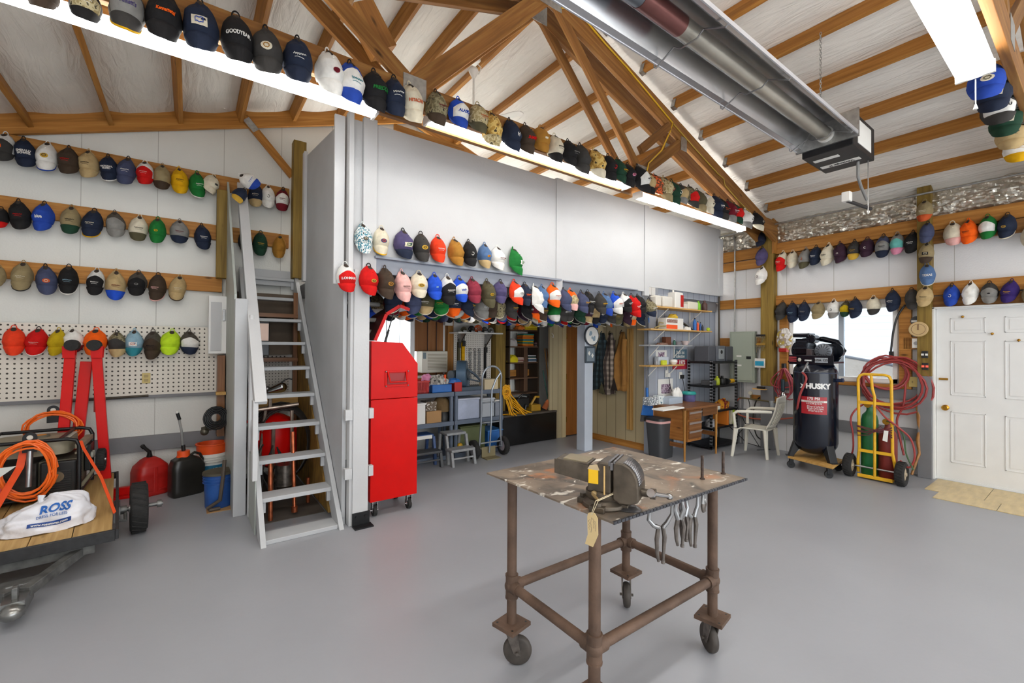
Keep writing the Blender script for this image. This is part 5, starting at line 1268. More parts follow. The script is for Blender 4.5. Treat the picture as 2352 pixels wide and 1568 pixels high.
# window in the gable wall with plywood and an air conditioner
wy = YW-.03
w2 = struct('window_2', MB().box((vx0, wy, vz0), (vx0+.04, wy+.07, vz1)).box((vx1-.04, wy, vz0), (vx1, wy+.07, vz1)).box((vx0, wy, vz1-.04), (vx1, wy+.07, vz1)).box((vx0, wy, vz0), (vx1, wy+.07, vz0+.05)).box((2.66, wy, vz0), (2.73, wy+.07, vz1)), white, bevel=.003, label='window with plywood infill behind the shelves')
MB().box((vx0+.04, wy+.03, vz0+.05), (2.66, wy+.035, vz1-.04)).build('window_glass', glass, w2)
MB().cyl((2.30, wy+.02, vz0+.05), (2.30, wy+.02, vz1-.04), .006, n=6).cyl((2.50, wy+.02, vz0+.05), (2.50, wy+.02, vz1-.04), .004, n=6).build('window_bar', mat('bar_grey', '#5a5f66', .5), w2)
o = MB().box((2.73, wy-.005, 1.485), (3.20, wy+.02, vz1-.04)).box((2.73, wy-.005, 1.12), (3.20, wy+.02, 1.18)).build('plywood_infill', plywood); tag(o, 'brown plywood panel closing window above air conditioner', 'board')
for x in (2.93, 3.08): 
    o = MB().cyl((x, wy-.02, 1.1), (x, wy-.02, 2.15), .006, n=6).build('dark_cord', mat('cord_brown', '#3d1e18', .6)); tag(o, 'thin dark vertical cord in front of the plywood, ' + ('left one' if x < 3 else 'right one'), 'cord')
t = thing('air_conditioner', 'beige window air conditioner under the plywood', 'air conditioner', (2.96, 6.1, 1.17))
MB().box((2.76, 5.99, 1.17), (3.18, 6.2, 1.49)).build('body', mat('beige_plastic', '#d6d1c0', .45), t, bevel=.008)
gm = MB()
for k in range(11): gm.box((2.85, 5.984, 1.22+.022*k), (3.16, 5.992, 1.228+.022*k))
gm.build('grille', mat('grille_dark', '#8a7f68', .5), t)
MB().box((2.775, 5.984, 1.38), (2.82, 5.991, 1.47)).build('control_panel', mat('ac_panel', '#6a7b80', .4), t)
struct('trim_11', MB().box((3.24, 6.1, .8), (3.34, 6.2, 2.2)).box((2.6, 6.12, 1.0), (3.3, 6.2, 1.08)), fir, bevel=.003)
q0, q1 = P(1037, 766, y=6.1), P(1124, 870, y=6.1)
o = MB().box((3.34, 6.09, .90), (4.04, 6.10, q0.z)).build('pegboard', pegR); tag(o, 'white pegboard hung with ratchet straps and chains', 'pegboard')
t = thing('wall_shelf', 'narrow white shelf over the strap pegboard, loaded with straps', 'shelf', (3.7, 5.95, 1.78))
MB().box((3.26, 5.80, q0.z+.0), (4.08, 6.12, q0.z+.022)).build('board', whitep, t, bevel=.003)
for x in (3.42, 3.92): MB().prism([(6.09, q0.z-.22), (6.09, q0.z), (5.86, q0.z)], 'x', x-.012, x+.012).build('bracket', steel, t)
for i, (x, r, lab, m_) in enumerate(((3.42, .035, 'folded olive strap at left end of the narrow white shelf', 'olive'), (3.56, .045, 'dark coiled ratchet strap on the narrow white shelf', 'black'), (3.68, .055, 'orange and black coiled strap in the middle of narrow shelf', 'rust'), (3.80, .04, 'steel and black ratchet on the narrow white shelf', 'char'), (3.92, .035, 'grey coiled strap at right end of the narrow shelf', 'grey'))):
    t = thing('strap_coil', lab, 'strap', (x, 5.93, q0.z+.022))
    mm = MB()
    for k in range(4): mm.tube([(x+(r*(1-.2*k))*math.cos(a_)*1.2, 5.92+.02*k, q0.z+.03+r+(r*(1-.2*k))*math.sin(a_)) for a_ in [2*math.pi*j/14 for j in range(14)]], .008, 5, closed=True)
    mm.build('webbing', cloth(m_), t, smooth=True)
    MB().box((x-.03, 5.87, q0.z+.024), (x+.03, 5.9, q0.z+.05)).build('ratchet', steel, t, bevel=.004)
q = P(1031, 715, y=6.08); t = thing('rocker_sign', 'white plate with wavy holes beside the pegboard', 'sign', (q.x, 6.08, q.z))
MB().box((q.x-.06, 6.08, q.z-.22), (q.x+.07, 6.09, q.z+.22)).build('plate', whitep, t)
for k in range(5):
    for s in (-.03, .035): MB().tube([(q.x+s+.018*math.cos(a_), 6.078, q.z-.12+.07*k+.018*math.sin(a_)) for a_ in [R_(30*j) for j in range(11)]], .004, 5).build('swirl', mat('swirl_grey', '#9a8f80', .6), t)
# hanging ratchet straps and chains
hang = [(1053, 778, 850, 'yellow-headed ratchet strap, leftmost on the pegboard', 'olive', .02), (1063, 775, 855, 'long yellow ratchet strap hanging on the pegboard', 'yellow', .028), (1080, 803, 858, 'chrome chain binder hanging with yellow tag', 'steel', .03), (1091, 803, 855, 'chain bundle in the middle of the strap pegboard', 'steel', .025), (1101, 803, 855, 'thin chain right of the middle on the strap pegboard', 'steel', .025), (1114, 790, 860, 'black strap bundle rightmost on the strap pegboard', 'black', .018)]
for px, t0, t1, lab, c, w in hang:
    a_, b_ = P(px, t0, y=6.075), P(px, t1+8, y=6.075); t = thing('ratchet_strap' if c in ('olive', 'yellow', 'black') else 'chain', lab, 'strap' if c in ('olive', 'yellow', 'black') else 'chain', (a_.x, 6.075, b_.z))
    if c == 'steel':
        mm = MB()
        n = int((a_.z-b_.z)/.028)
        for s in (-1, 1):
            for i in range(n): 
                z = b_.z+i*.028; mm.tube([(a_.x+s*.014+.011*math.cos(k)*(.4 if i % 2 else 1), 6.075+.011*math.cos(k)*(1 if i % 2 else .3), z+.019*math.sin(k)) for k in [2*math.pi*j/8 for j in range(8)]], .0045, 4, closed=True)
        mm.build('links', steel, t, smooth=True); MB().tube([(a_.x+.02*math.cos(k), 6.075, a_.z+.02*math.sin(k)) for k in [R_(30*j) for j in range(9)]], .006, 5).build('hook', steel, t, smooth=True)
    else:
        MB().box((a_.x-w, 6.05, b_.z), (a_.x+w, 6.085, a_.z-.05)).build('webbing', cloth(c), t, bevel=.006)
        MB().box((a_.x-w*.8, 6.02, a_.z-.14), (a_.x+w*.8, 6.065, a_.z-.05)).tube([(a_.x+.018*math.cos(k), 6.045, a_.z-.02+.02*math.sin(k)) for k in [R_(30*j) for j in range(12)]], .006, 5).build('ratchet', blacksteel, t, smooth=40)
post(4.16, 6.08, 0, 2.2, .20, treated, 'wide treated post beside the wooden shelving')
# grey plastic shelving (two units)
shm = mat('blue_grey_plastic', '#5d6878', .5, var=.05)
def shelfunit(x0, x1, label):
    t = thing('plastic_shelving', label, 'shelving', ((x0+x1)/2, 5.6, 0))
    for z in (.04, .50, .905):
        MB().box((x0, 5.42, z-.035), (x1, 5.82, z+.025)).build('shelf_board', shm, t, bevel=.006)
    for x in (x0+.03, x1-.03):
        for y in (5.45, 5.79): MB().cyl((x, y, 0), (x, y, .9), .028, n=14).build('leg', shm, t, smooth=True)
    return t
shelfunit(2.20, 2.985, 'blue grey plastic shelving unit next to the red cabinet'); shelfunit(3.0, 3.83, 'blue grey plastic shelving unit behind the hand truck')
def boxthing(name, x0, x1, y0_, y1_, z0, z1, m, label, cat, lid=None, bev=.004, grp=None):
    t = thing(name, label, cat, ((x0+x1)/2, (y0_+y1_)/2, z0), 0, grp)
    MB().box((x0, y0_, z0), (x1, y1_, z1-(.02 if lid else 0))).build('body', m, t, bevel=bev)
    if lid: MB().box((x0-.01, y0_-.01, z1-.025), (x1+.01, y1_+.01, z1)).build('lid', lid, t, bevel=bev)
    return t
T1 = .93
# top shelf goods
t = thing('red_basket', 'red perforated plastic basket at the left end of shelving', 'basket', (2.52, 5.6, T1))
rb = MB(); 
for i in range(9): rb.box((2.44+.018*i, 5.44, T1), (2.45+.018*i, 5.445, T1+.16))
rb.box((2.43, 5.44, T1), (2.61, 5.7, T1+.02)).box((2.42, 5.435, T1+.15), (2.62, 5.445, T1+.17)).box((2.60, 5.44, T1), (2.61, 5.7, T1+.17)).box((2.43, 5.69, T1), (2.61, 5.7, T1+.17)); rb.build('body', redplastic, t)
boxthing('plastic_tub', 2.66, 2.96, 5.44, 5.66, T1, T1+.11, bluep, 'blue plastic tub of gloves on the shelving top', 'tub', bev=.012)
def pile(name, x, y, z, rx, ry, h, m, label, cat, seed=0, det=1.0):
    rr = random.Random(seed); of = rr.random()*20
    def f(u, v):
        a_ = 2*math.pi*u; r = math.cos(v*math.pi/2)**.6 if v < 1 else 0
        n = noise.noise(Vector((math.cos(a_)*2+of, math.sin(a_)*2, v*3)))*.35*det
        return (x+rx*(r+n*r)*math.cos(a_), y+ry*(r+n*r)*math.sin(a_), z+h*math.sin(v*math.pi/2)*(1+n))
    o = MB().grid(f, 24, 10).build(name, m, smooth=80); return tag(o, label, cat)
glove = patch_mat('glove_mix', ['#2a2a2a', '#8e8a84', '#c3bfb6', '#403c3a'], 22)
pile('work_gloves', 2.80, 5.56, T1+.09, .15, .10, .13, glove, 'heap of grey and black work gloves in the blue tub', 'gloves', 3)
pile('pink_cloth', 2.66, 5.62, T1+.16, .08, .06, .08, mat('pinkcloth', '#d98aae', .9), 'pink cloth lying on top of the red basket', 'cloth', 4)
boxthing('plastic_tub', 3.0, 3.12, 5.44, 5.60, T1, T1+.13, redplastic, 'small red plastic bin full of blue packets', 'tub')
pile('blue_packets', 3.04, 5.52, T1+.12, .10, .07, .06, bluep, 'blue packets heaped on the small red bin', 'packets', 8)
MBo = MB().cyl((2.875, 5.5, T1+.1), (2.88, 5.5, T1+.24), .016).build('orange_tube', orangep, smooth=True); tag(MBo, 'upright orange tube sticking out of the blue tub', 'tube')
# chop saw / grinder
t = thing('chop_saw', 'grey chop saw with round blue blade guard on shelving', 'saw', (3.25, 5.62, T1))
MB().cyl((3.17, 5.66, T1+.23), (3.28, 5.58, T1+.23), .20, n=36).build('blade_guard', mat('guard_blue', '#566f85', .35, .3), t, smooth=50)
MB().cyl((3.28, 5.57, T1+.23), (3.30, 5.555, T1+.23), .06, n=20).cyl((3.02, 5.6, T1+.22), (3.18, 5.64, T1+.22), .07, n=18).build('motor', mat('saw_grey', '#4c5358', .5), t, smooth=50)
MB().box((3.10, 5.48, T1), (3.62, 5.78, T1+.05)).box((3.30, 5.6, T1+.05), (3.34, 5.66, T1+.26)).tube([(3.3, 5.6, T1+.3), (3.42, 5.58, T1+.22), (3.52, 5.57, T1+.12)], .018, 8).tube([(3.3, 5.58, T1+.16), (3.55, 5.56, T1+.10), (3.68, 5.57, T1+.04)], .012, 8).build('base', mat('saw_base', '#4e5a66', .5, .3), t, smooth=50)
boxthing('carton', 3.50, 3.74, 5.44, 5.6, T1+.0, T1+.15, mat('pale_carton', '#cdbd9a', .7), 'small printed carton on the shelving behind hand truck', 'box')
# middle shelf
z = .525
boxthing('carton', 2.42, 2.56, 5.44, 5.7, z, z+.28, paper, 'white printed box on the middle shelf by red cabinet', 'box', lid=paper)
boxthing('carton', 2.58, 2.80, 5.44, 5.72, z, z+.16, card, 'brown cardboard box on the middle shelf', 'box')
boxthing('carton', 2.58, 2.73, 5.45, 5.65, z+.162, z+.29, patch_mat('barcode', ['#c9c6bd', '#6d5f50', '#dcd9d0'], 50, kind='voronoi'), 'patterned carton stacked on the brown box', 'box')
pile('canvas_bag', 2.88, 5.6, z+.13, .13, .13, .20, mat('canvas', '#6d5737', .9, var=.15, scale=10, bump=.3), 'crumpled brown canvas tool bag on the middle shelf', 'bag', 11, .6)
pile('black_bag', 2.89, 5.58, z, .10, .11, .18, black, 'black bag under the brown canvas bag', 'bag', 12, .4)
clr = mat('clear_tote', '#a9b2c6', .25, var=.1, scale=10)
boxthing('storage_tote', 3.04, 3.42, 5.45, 5.75, z, z+.30, clr, 'wide clear storage tote with pale lid on middle shelf', 'tote', lid=mat('tote_lid', '#c3c8d6', .4), bev=.012)
boxthing('storage_tote', 3.45, 3.68, 5.45, 5.75, z, z+.28, mat('grey_tote', '#aeb4ba', .35), 'grey tote in the middle of the shelf behind hand truck', 'tote', lid=mat('tote_lid2', '#cdd1d4', .4), bev=.012)
boxthing('storage_tote', 3.70, 3.82, 5.45, 5.75, z, z+.24, mat('dim_tote', '#808690', .35), 'small dim tote at the right end of middle shelf', 'tote', lid=whitep, bev=.008)
# floor level
z = .07
boxthing('storage_tote', 3.10, 3.52, 5.44, 5.76, z, z+.36, mat('olive_tote', '#58603a', .5, var=.1), 'olive green lidded tote on the bottom shelf', 'tote', lid=mat('olive_lid', '#4b522f', .5), bev=.02)
boxthing('storage_tote', 3.56, 3.82, 5.43, 5.76, z, z+.26, bluep, 'blue lidded tote on the bottom shelf', 'tote', lid=mat('blue_lid', '#3a76b8', .4), bev=.012)
o = MB().ball((3.08, 5.42, .17), .04).build('yellow_float', yellowp, smooth=True); tag(o, 'small yellow plastic piece beside the olive tote', 'float')
# step stools
def stool(x, y, w, m1, m2, label, h=.40, rz=0):
    t = thing('step_stool', label, 'step stool', (x, y, 0), rz)
    MB().box((-w/2, .02, h-.035), (w/2, .24, h)).build('top_step', m1, t, world=False, bevel=.01)
    MB().box((-w/2-.03, -.17, .18), (w/2+.03, .02, .215)).build('lower_step', m2, t, world=False, bevel=.01)
    for s in (-1, 1):
        MB().prism([(.02, h-.03), (.06, h-.03), (.03, .2), (-.0, .0), (-.04, .0), (-.02, .2)], 'x', s*(w/2-.0)-.018, s*(w/2-.0)+.018).build('leg', m1, t, world=False, bevel=.004)
        MB().prism([(-.16, .19), (-.12, .19), (-.15, 0), (-.20, 0)], 'x', s*(w/2+.015)-.018, s*(w/2+.015)+.018).build('leg', m2, t, world=False, bevel=.004)
        MB().prism([(.20, h-.03), (.24, h-.03), (.30, 0), (.25, 0)], 'x', s*(w/2)-.018, s*(w/2)+.018).build('leg', m1, t, world=False, bevel=.004)
    MB().box((-w/2, -.172, .09), (w/2, -.16, .11)).build('brace', m2, t, world=False)
    return t
stgrey = mat('speckled_plastic', '#8f9192', .6, var=.15, scale=25)
stool(2.93, 5.22, .30, stgrey, stgrey, 'grey plastic two step stool in front of the shelving')
t = stool(2.47, 5.32, .34, mat('navy_plastic', '#2c4a7c', .4), mat('dark_plastic', '#444648', .5, var=.1), 'blue and dark grey step stool beside the red cabinet')
MB().box((-.14, .012, .345), (.14, .02, .39)).build('label_strip', whitep, t, world=False)
# hand truck
t = thing('hand_truck', 'grey steel hand truck with curved handle and black wheels', 'hand truck', (3.43, 5.22, 0))
hs = mat('truck_steel', '#9fa6ad', .35, .7, var=.1)
pts = [(3.26, 5.20, .12), (3.27, 5.17, .5), (3.27, 5.15, 1.10)] + [(3.43+.16*math.cos(a_), 5.14, 1.13+.16*math.sin(a_)) for a_ in [math.pi-math.pi*i/10 for i in range(11)]] + [(3.59, 5.15, 1.10), (3.59, 5.17, .5), (3.62, 5.2, .3), (3.66, 5.22, .12)]
hm3 = MB().tube(pts, .014, 10).tube([(3.43, 5.2, .07), (3.44, 5.17, .5), (3.44, 5.16, .95), (3.5, 5.15, 1.1), (3.58, 5.14, 1.2)], .013, 8)
for z in (.22, .50, .78): hm3.tube([(3.27, 5.18, z), (3.6, 5.18, z)], .011, 8)
hm3.build('frame', hs, t, smooth=True)
MB().tube([(3.20, 5.24, .13), (3.68, 5.24, .13)], .01, 8).build('axle', chrome, t, smooth=True)
MB().box((3.32, 5.08, .0), (3.55, 5.24, .012)).box((3.32, 5.22, 0), (3.55, 5.24, .15)).build('toe_plate', mat('toe_tan', '#8d8262', .5, .4), t, bevel=.003)
for x in (3.20, 3.70):
    wheel(x-3.43, 5.24-5.22, .13, .13, .07, t, hubm=mat('pale_hub', '#aaa4ad', .5))
# yellow extension cord on the shelving corner
coil('extension_cord', (3.86, 5.40, .86), .075, 6, 'y', .25, 'small yellow cord coil at the shelving corner', rr=.009, m=mat('yellow_cord', '#e6a614', .45), drop=-.05, seed=9, squash=.9)
cm = MB(); rr = random.Random(6)
for k in range(11):
    x1 = 3.98+.036*k; dz_ = rr.uniform(-.01, .02); cm.tube([(3.86+.008*k+(x1-3.86)*(j/11)**1.8, 5.41+.012*(k % 3)+.06*(j/11), .96-(.44+.01*(k % 4))*(j/11)**.9+.02*math.sin(j*.9+k)+dz_) for j in range(12)] + [(x1+.06, 5.54, .50+.006*(k % 3)), (x1+.03, 5.62, .50), (x1-.08, 5.6, .505)], .0075, 6)
o = cm.build('extension_cord', MATS['yellow_cord'], smooth=True); tag(o, 'long yellow cord strands falling from shelving to chest', 'cord')
# black chest
t = thing('wooden_chest', 'long glossy black wooden chest under the wooden shelving', 'chest', (4.5, 5.8, 0))
MB().box((3.93, 5.57, .01), (5.04, 6.12, .46)).build('body', mat('gloss_black', '#100f0f', .22, var=.2), t, bevel=.004)
MB().box((3.93, 5.56, .462), (5.04, 6.12, .49)).build('lid', mat('worn_lid', '#4b443b', .7, var=.2), t, bevel=.003)
# wooden shelving on the back wall
t = thing('wooden_shelving', 'dark wooden shelving stacked with rags and towels', 'shelving', (4.65, 6.0, .5))
def xb_(px): return P(px, 850, y=6.0).x
sx0, sx1 = 4.27, 4.92
MB().box((sx0, 5.9, .49), (sx0+.025, 6.18, 1.92)).build('side_panel', dk, t); MB().box((sx1-.03, 5.9, .49), (sx1, 6.18, 1.92)).build('side_panel', dk, t)
for z in (1.85, 1.57, 1.30, 1.04, .78): MB().box((sx0, 5.9, z-.02), (sx1, 6.18, z)).build('shelf_board', wood('shelf_brown', '#4a3524', '#5b4230', '#6c503a', .7), t)
MB().box((sx0, 6.14, 1.05), (sx1, 6.18, 1.16)).build('back_rail', fir, t)
MB().box((4.60, 5.92, .80), (4.68, 6.16, 1.55)).build('divider', MATS['shelf_brown'], t)
def folded(x0, x1, z0, n, hh, cols, label, y0_=5.92, y1_=6.1):
    t = thing('towel_stack', label, 'towels', ((x0+x1)/2, 6.0, z0)); rr = random.Random(int(x0*100+z0*10))
    for k in range(n): 
        c = cols[k % len(cols)]; a_ = rr.uniform(-.01, .01)
        MB().box((x0+a_, y0_, z0+hh*k), (x1+a_, y1_, z0+hh*(k+1)-.003)).build('towel', mat('towel_'+c.strip('#'), c, .95, bump=.3, bscale=40), t, bevel=.008)
folded(4.62, 4.90, 1.852, 3, .035, ['#c9a818', '#d7bb20', '#b89a12'], 'yellow folded cloths on the top wooden shelf')
pile('work_gloves', 4.55, 5.98, 1.85, .10, .08, .07, patch_mat('glove_or', ['#1d1c1c', '#dd7420', '#241f1c'], 16), 'black gloves with orange cuffs on the top wooden shelf', 'gloves', 21)
folded(4.58, 4.82, 1.572, 9, .024, ['#cf6a1e', '#e0902a', '#2b8577', '#cfa522', '#1f7f90', '#d97c22'], 'tall stack of orange and green striped towels')
folded(4.84, 4.90, 1.572, 4, .02, ['#7d6560', '#4a3434'], 'small stack of dull red rags beside the striped towels')
pile('white_rags', 4.40, 6.0, 1.57, .10, .08, .12, mat('rag_white', '#b9b2ae', .95), 'crumpled white rags on the second wooden shelf', 'rags', 22)
pile('yellow_cloth', 4.38, 5.96, 1.302, .10, .08, .11, mat('yellow_cloth', '#d9c616', .9), 'bright yellow cloth on the middle wooden shelf', 'cloth', 23)
folded(4.47, 4.60, 1.302, 4, .022, ['#b49a8c', '#8a5a52', '#c8b4a8'], 'stack of pinkish towels in middle of wooden shelf')
folded(4.70, 4.88, 1.302, 5, .024, ['#b6b3b8', '#3a5f7d', '#c9c4bd', '#22423d'], 'stack of blue and white towels at right of wooden shelf')
t = thing('chainsaw', 'black and yellow chainsaw and tools on the black chest', 'chainsaw', (4.6, 5.8, .49))
MB().box((4.32, 5.72, .56), (4.56, 5.88, .72)).tube([(4.35, 5.75, .72), (4.42, 5.72, .78), (4.55, 5.72, .76), (4.62, 5.75, .70)], .018, 8).tube([(4.45, 5.7, .5), (4.48, 5.7, .62)], .02, 8).build('body', black, t, bevel=.012)
MB().box((4.58, 5.68, .49), (4.78, 5.86, .60)).tube([(4.58, 5.7, .6), (4.66, 5.68, .73), (4.76, 5.7, .72)], .02, 8).build('housing', mat('saw_yellow', '#a87f1e', .5, var=.15), t, bevel=.01)
t = thing('garden_tools', 'bundle of long handled tools leaning by the tan panel', 'tools', (4.9, 5.72, .49))
for i, (px, c) in enumerate(((1247, '#3f6b60'), (1251, '#b07f4a'), (1256, '#8d5b33'))):
    a_ = P(px, 800 if i else 850, y=5.85); b_ = P(px+16, 945, y=5.7); MB().cyl(a_, (b_.x, 5.7, .50), .011, n=8).build('handle', mat('tool_'+str(i), c, .6), t, smooth=True)
MB().tube([(4.86, 5.68, .52), (4.88, 5.66, .58), (4.92, 5.67, .66)], [.05, .045, .02], 10).build('brush_head', mat('rusty_brush', '#a4582e', .9, var=.3), t, smooth=True)
q = P(1267, 772, y=5.615); t = thing('wall_hook', 'small white hook on the tan panel', 'hook', (q.x, 5.615, q.z))
MB().tube([(q.x, 5.61, q.z+.05), (q.x+.02, 5.59, q.z+.02), (q.x+.01, 5.58, q.z-.02), (q.x-.03, 5.58, q.z-.01)], .006, 6).build('wire', whitep, t, smooth=True)
# ---- coats
def coat(y, top, bot, w, m, label, lining=None, seed=0, sl=0):
    t = thing('coat', label, 'coat', (5.5, y, top))
    def f(u, v):
        ww = .035+ (w-.035)*min(1, v*1.7)**.7; a_ = (u-.5)*math.pi
        fold = .022*math.sin(u*17+seed+v*1.5)*min(1, v*2)+.03*noise.noise(Vector((u*3+seed, v*3, seed)))
        return (5.56-(.11*min(1, v*2.2)+fold)*math.cos(a_)*1.0, y+math.sin(a_)*ww+sl*v, top-(top-bot)*v + .03*noise.noise(Vector((u*4, seed, 0)))*(v > .9))
    MB().grid(f, 30, 20).build('body', m, t, smooth=80, solid=.006)
    MB().tube([(5.54, y, top+.03), (5.52, y+.01, top), (5.50, y, top-.03)], .008, 6).build('collar_loop', lining or m, t, smooth=True)
    def g(u, v):
        a_ = 2*math.pi*u; yy = y-w*.72+sl*v*.9-.02; r = .045*(1-.15*v)
        return (5.47-r*math.cos(a_)*.9, yy+r*math.sin(a_)+.01*math.sin(v*6), top-.12-(top-bot-.22)*v)
    o = MB().grid(g, 16, 12).build('sleeve', m, t, smooth=80)
    if lining:
        MB().prism([(y-.05+sl, bot+.0), (y+.08+sl, bot+.02), (y+.02+sl, bot+.2)], 'x', 5.405, 5.412).build('lining', lining, t)
    return t
plaid1 = patch_mat('plaid_dark', ['#16222a', '#3a4d55', '#1c2c30', '#55656a', '#11181c'], 11, kind='checker', stretch=(1, 2, 2))
def plaid(name, a, b_, c, per):
    m = mat(name, a, .95, bump=.3, bscale=80); nt = m.node_tree; bs = nt.nodes['Principled BSDF']; tc = nd(nt, 'ShaderNodeTexCoord'); s = nd(nt, 'ShaderNodeSeparateXYZ'); nt.links.new(tc.outputs['Object'], s.inputs[0])
    f1 = math_(nt, 'LESS_THAN', math_(nt, 'PINGPONG', math_(nt, 'ADD', s.outputs[1], 50*per), per/2), per/4); f2 = math_(nt, 'LESS_THAN', math_(nt, 'PINGPONG', math_(nt, 'ADD', s.outputs[2], 50*per), per/2), per/4)
    c1 = mix(nt, f1, srgb(a), srgb(b_)); nt.links.new(mix(nt, math_(nt, 'MULTIPLY', f2, .5), c1, srgb(c)), bs.inputs['Base Color']); return m
coat(5.02, 1.80, .86, .13, plaid('plaid_dark2', '#1b262b', '#3e5157', '#10171a', .09), 'dark green plaid flannel coat, farthest on the tan wall', seed=2, sl=.05)
coat(4.84, 1.80, .80, .14, plaid('plaid_brown', '#a8998a', '#4a3d38', '#2b2422', .085), 'brown and cream checked flannel coat in the middle', cloth('olive'), seed=5, sl=.04)
coat(4.60, 1.81, .88, .13, mat('canvas_tan', '#9a6c32', .9, var=.1, scale=10, bump=.3), 'tan canvas work coat, nearest on the tan wall', mat('dark_lining', '#2b211c', .9), seed=9, sl=.02)
# ---- clock and picture on the column
q = P(1357, 771, y=4.665)
t = thing('wall_clock', 'round white clock with dark rim on the grey column', 'clock', (q.x, 4.66, q.z))
M = Matrix.Translation((q.x, 4.66, q.z)) @ Matrix.Rotation(R_(90), 4, 'X'); M = Matrix.Translation((-0, 0, 0)) @ M
MB().lathe([(.125, 0), (.150, 0), (.152, .02), (.14, .03), (.132, .022)], n=40, M=M).build('rim', mat('clock_rim', '#3a4048', .3), t, smooth=50)
MB().lathe([(.001, .022), (.133, .022), (.133, .024), (.001, .024)], n=40, M=M).build('face', paper, t)
fl_ = MB()
for (dx, dz, r) in ((-.03, .04, .03), (-.045, .02, .022), (.0, -.03, .02), (.04, -.05, .03), (.05, -.02, .02)): fl_.ball((q.x+dx, 4.635, q.z+dz), r, 10, 6, sc=(1, .05, 1.1))
fl_.tube([(q.x-.03, 4.633, q.z+.04), (q.x+.0, 4.633, q.z-.02), (q.x+.04, 4.633, q.z-.05)], .002, 5); fl_.build('flower_print', mat('print_blue', '#8fa3b0', .7), t)
q = P(1355, 814, y=4.665)
t = thing('picture_frame', 'small dark framed picture with two pale shapes below clock', 'picture', (q.x, 4.66, q.z))
MB().box((q.x-.115, 4.645, q.z-.125), (q.x+.10, 4.665, q.z+.125)).build('frame', mat('frame_blue', '#39454f', .4), t, bevel=.005)
MB().box((q.x-.09, 4.642, q.z-.10), (q.x+.075, 4.646, q.z+.10)).build('print', mat('print_slate', '#77848e', .6), t)
for dx, dz in ((-.04, .02), (.03, -.015)): MB().ball((q.x+dx, 4.641, q.z+dz), .022, 10, 6, sc=(.8, .08, 1.5)).ball((q.x+dx, 4.641, q.z+dz), .022, 10, 6, sc=(1.3, .08, .5)).build('motif', whitep, t, smooth=True)
o = MB().box((4.965, 4.74, 1.02), (4.975, 4.76, 1.2)).build('red_strip', redplastic); tag(o, 'thin red strip on the column edge under the picture', 'strip')
# broom with dustpan
t = thing('broom', 'broom with blue dustpan hanging on the grey end post', 'broom', (5.33, 4.0, .5))
MB().cyl((5.38, 4.0, .78), (5.41, 4.0, 1.97), .011).build('handle', mat('broom_handle', '#5b5f66', .4), t, smooth=True)
MB().cyl((5.412, 4.0, 1.93), (5.414, 4.0, 2.0), .013).build('grip', bluep, t, smooth=True); MB().cyl((5.385, 4.0, .83), (5.38, 4.0, .98), .02).build('dustpan_socket', bluep, t, smooth=True)
MB().prism([(5.28, .82), (5.47, .80), (5.50, .56), (5.22, .60)], 'y', 3.965, 3.985).prism([(5.28, .82), (5.47, .80), (5.48, .77), (5.27, .79)], 'y', 3.91, 3.97).build('dustpan', bluep, t, bevel=.005)
MB().prism([(5.27, .62), (5.50, .60), (5.53, .50), (5.25, .50)], 'y', 3.99, 4.02).build('bristles', mat('bristle', '#4d4b49', .9, var=.2, scale=40, stretch=(6, 1, .3)), t)
# ---- trash can
q = P(1497, 1046, z=0)
t = thing('trash_can', 'grey plastic trash can with lid and pink liner by desk', 'trash can', (5.47, 3.83, 0))
tx, ty = 5.47, 3.83
def tapered(z0, z1, a0, a1, b0_, b1_, e=.4, n=40):
    def f(u, v):
        a_ = 2*math.pi*u; c, s = math.cos(a_), math.sin(a_); a2 = a0+(a1-a0)*v; b2 = b0_+(b1_-b0_)*v
        return (tx+math.copysign(abs(c)**e, c)*a2, ty+math.copysign(abs(s)**e, s)*b2, z0+(z1-z0)*v)
    m = MB().grid(f, n, 2); m.add([f(i/n, 0) for i in range(n)], [tuple(range(n))]); m.add([f(i/n, 1) for i in range(n)], [tuple(range(n))]); return m
trm = mat('dark_grey_plastic', '#3d3f42', .55, var=.05)
M45 = None
tapered(.0, .52, .155, .195, .115, .145).build('body', trm, t, smooth=50); tapered(.50, .535, .197, .197, .147, .147).build('liner', mat('pink_liner', '#d9a8a4', .6), t, smooth=50)
tapered(.535, .57, .205, .20, .155, .15).build('lid', mat('lid_black', '#26282a', .5, var=.1), t, smooth=50); 
MB().box((tx+.06, ty-.149, .36), (tx+.11, ty-.135, .48)).build('sticker', mat('orange_label', '#e2622a', .5), t); MB().box((tx+.06, ty-.149, .335), (tx+.11, ty-.134, .36)).build('sticker_base', whitep, t)
# ---- desk
dx0, dx1, dya, dyb, dz = 5.50, 6.42, 3.40, 3.98, .74
dth = R_(0)
t = thing('desk', 'mid century wooden desk with three drawers', 'desk', ((dx0+dx1)/2, 3.7, 0))
qa = [P(1484, 935, z=dz), P(1583, 948, z=dz), P(1664, 935, z=dz)]
MB().box((5.46, 3.42, dz-.03), (6.36, 4.03, dz)).build('desktop', walnut, t, bevel=.005)
for (x, y) in ((5.50, 3.47), (6.31, 3.47), (5.50, 3.98), (6.31, 3.98)):
    MB().cyl((x, y, .0), (x, y, dz-.03), .012, .024, 12).build('leg', wood('leg_oak', '#96652f', '#a97638', '#bb8844', .4), t, smooth=50)
MB().box((5.49, 3.48, .28), (5.51, 3.98, dz-.03)).build('side_panel', wood('side_oak', '#8a5626', '#9a6430', '#ab7238', .45), t)
MB().box((5.56, 3.46, .26), (5.90, 3.96, dz-.03)).build('pedestal', MATS['side_oak'], t, bevel=.003)
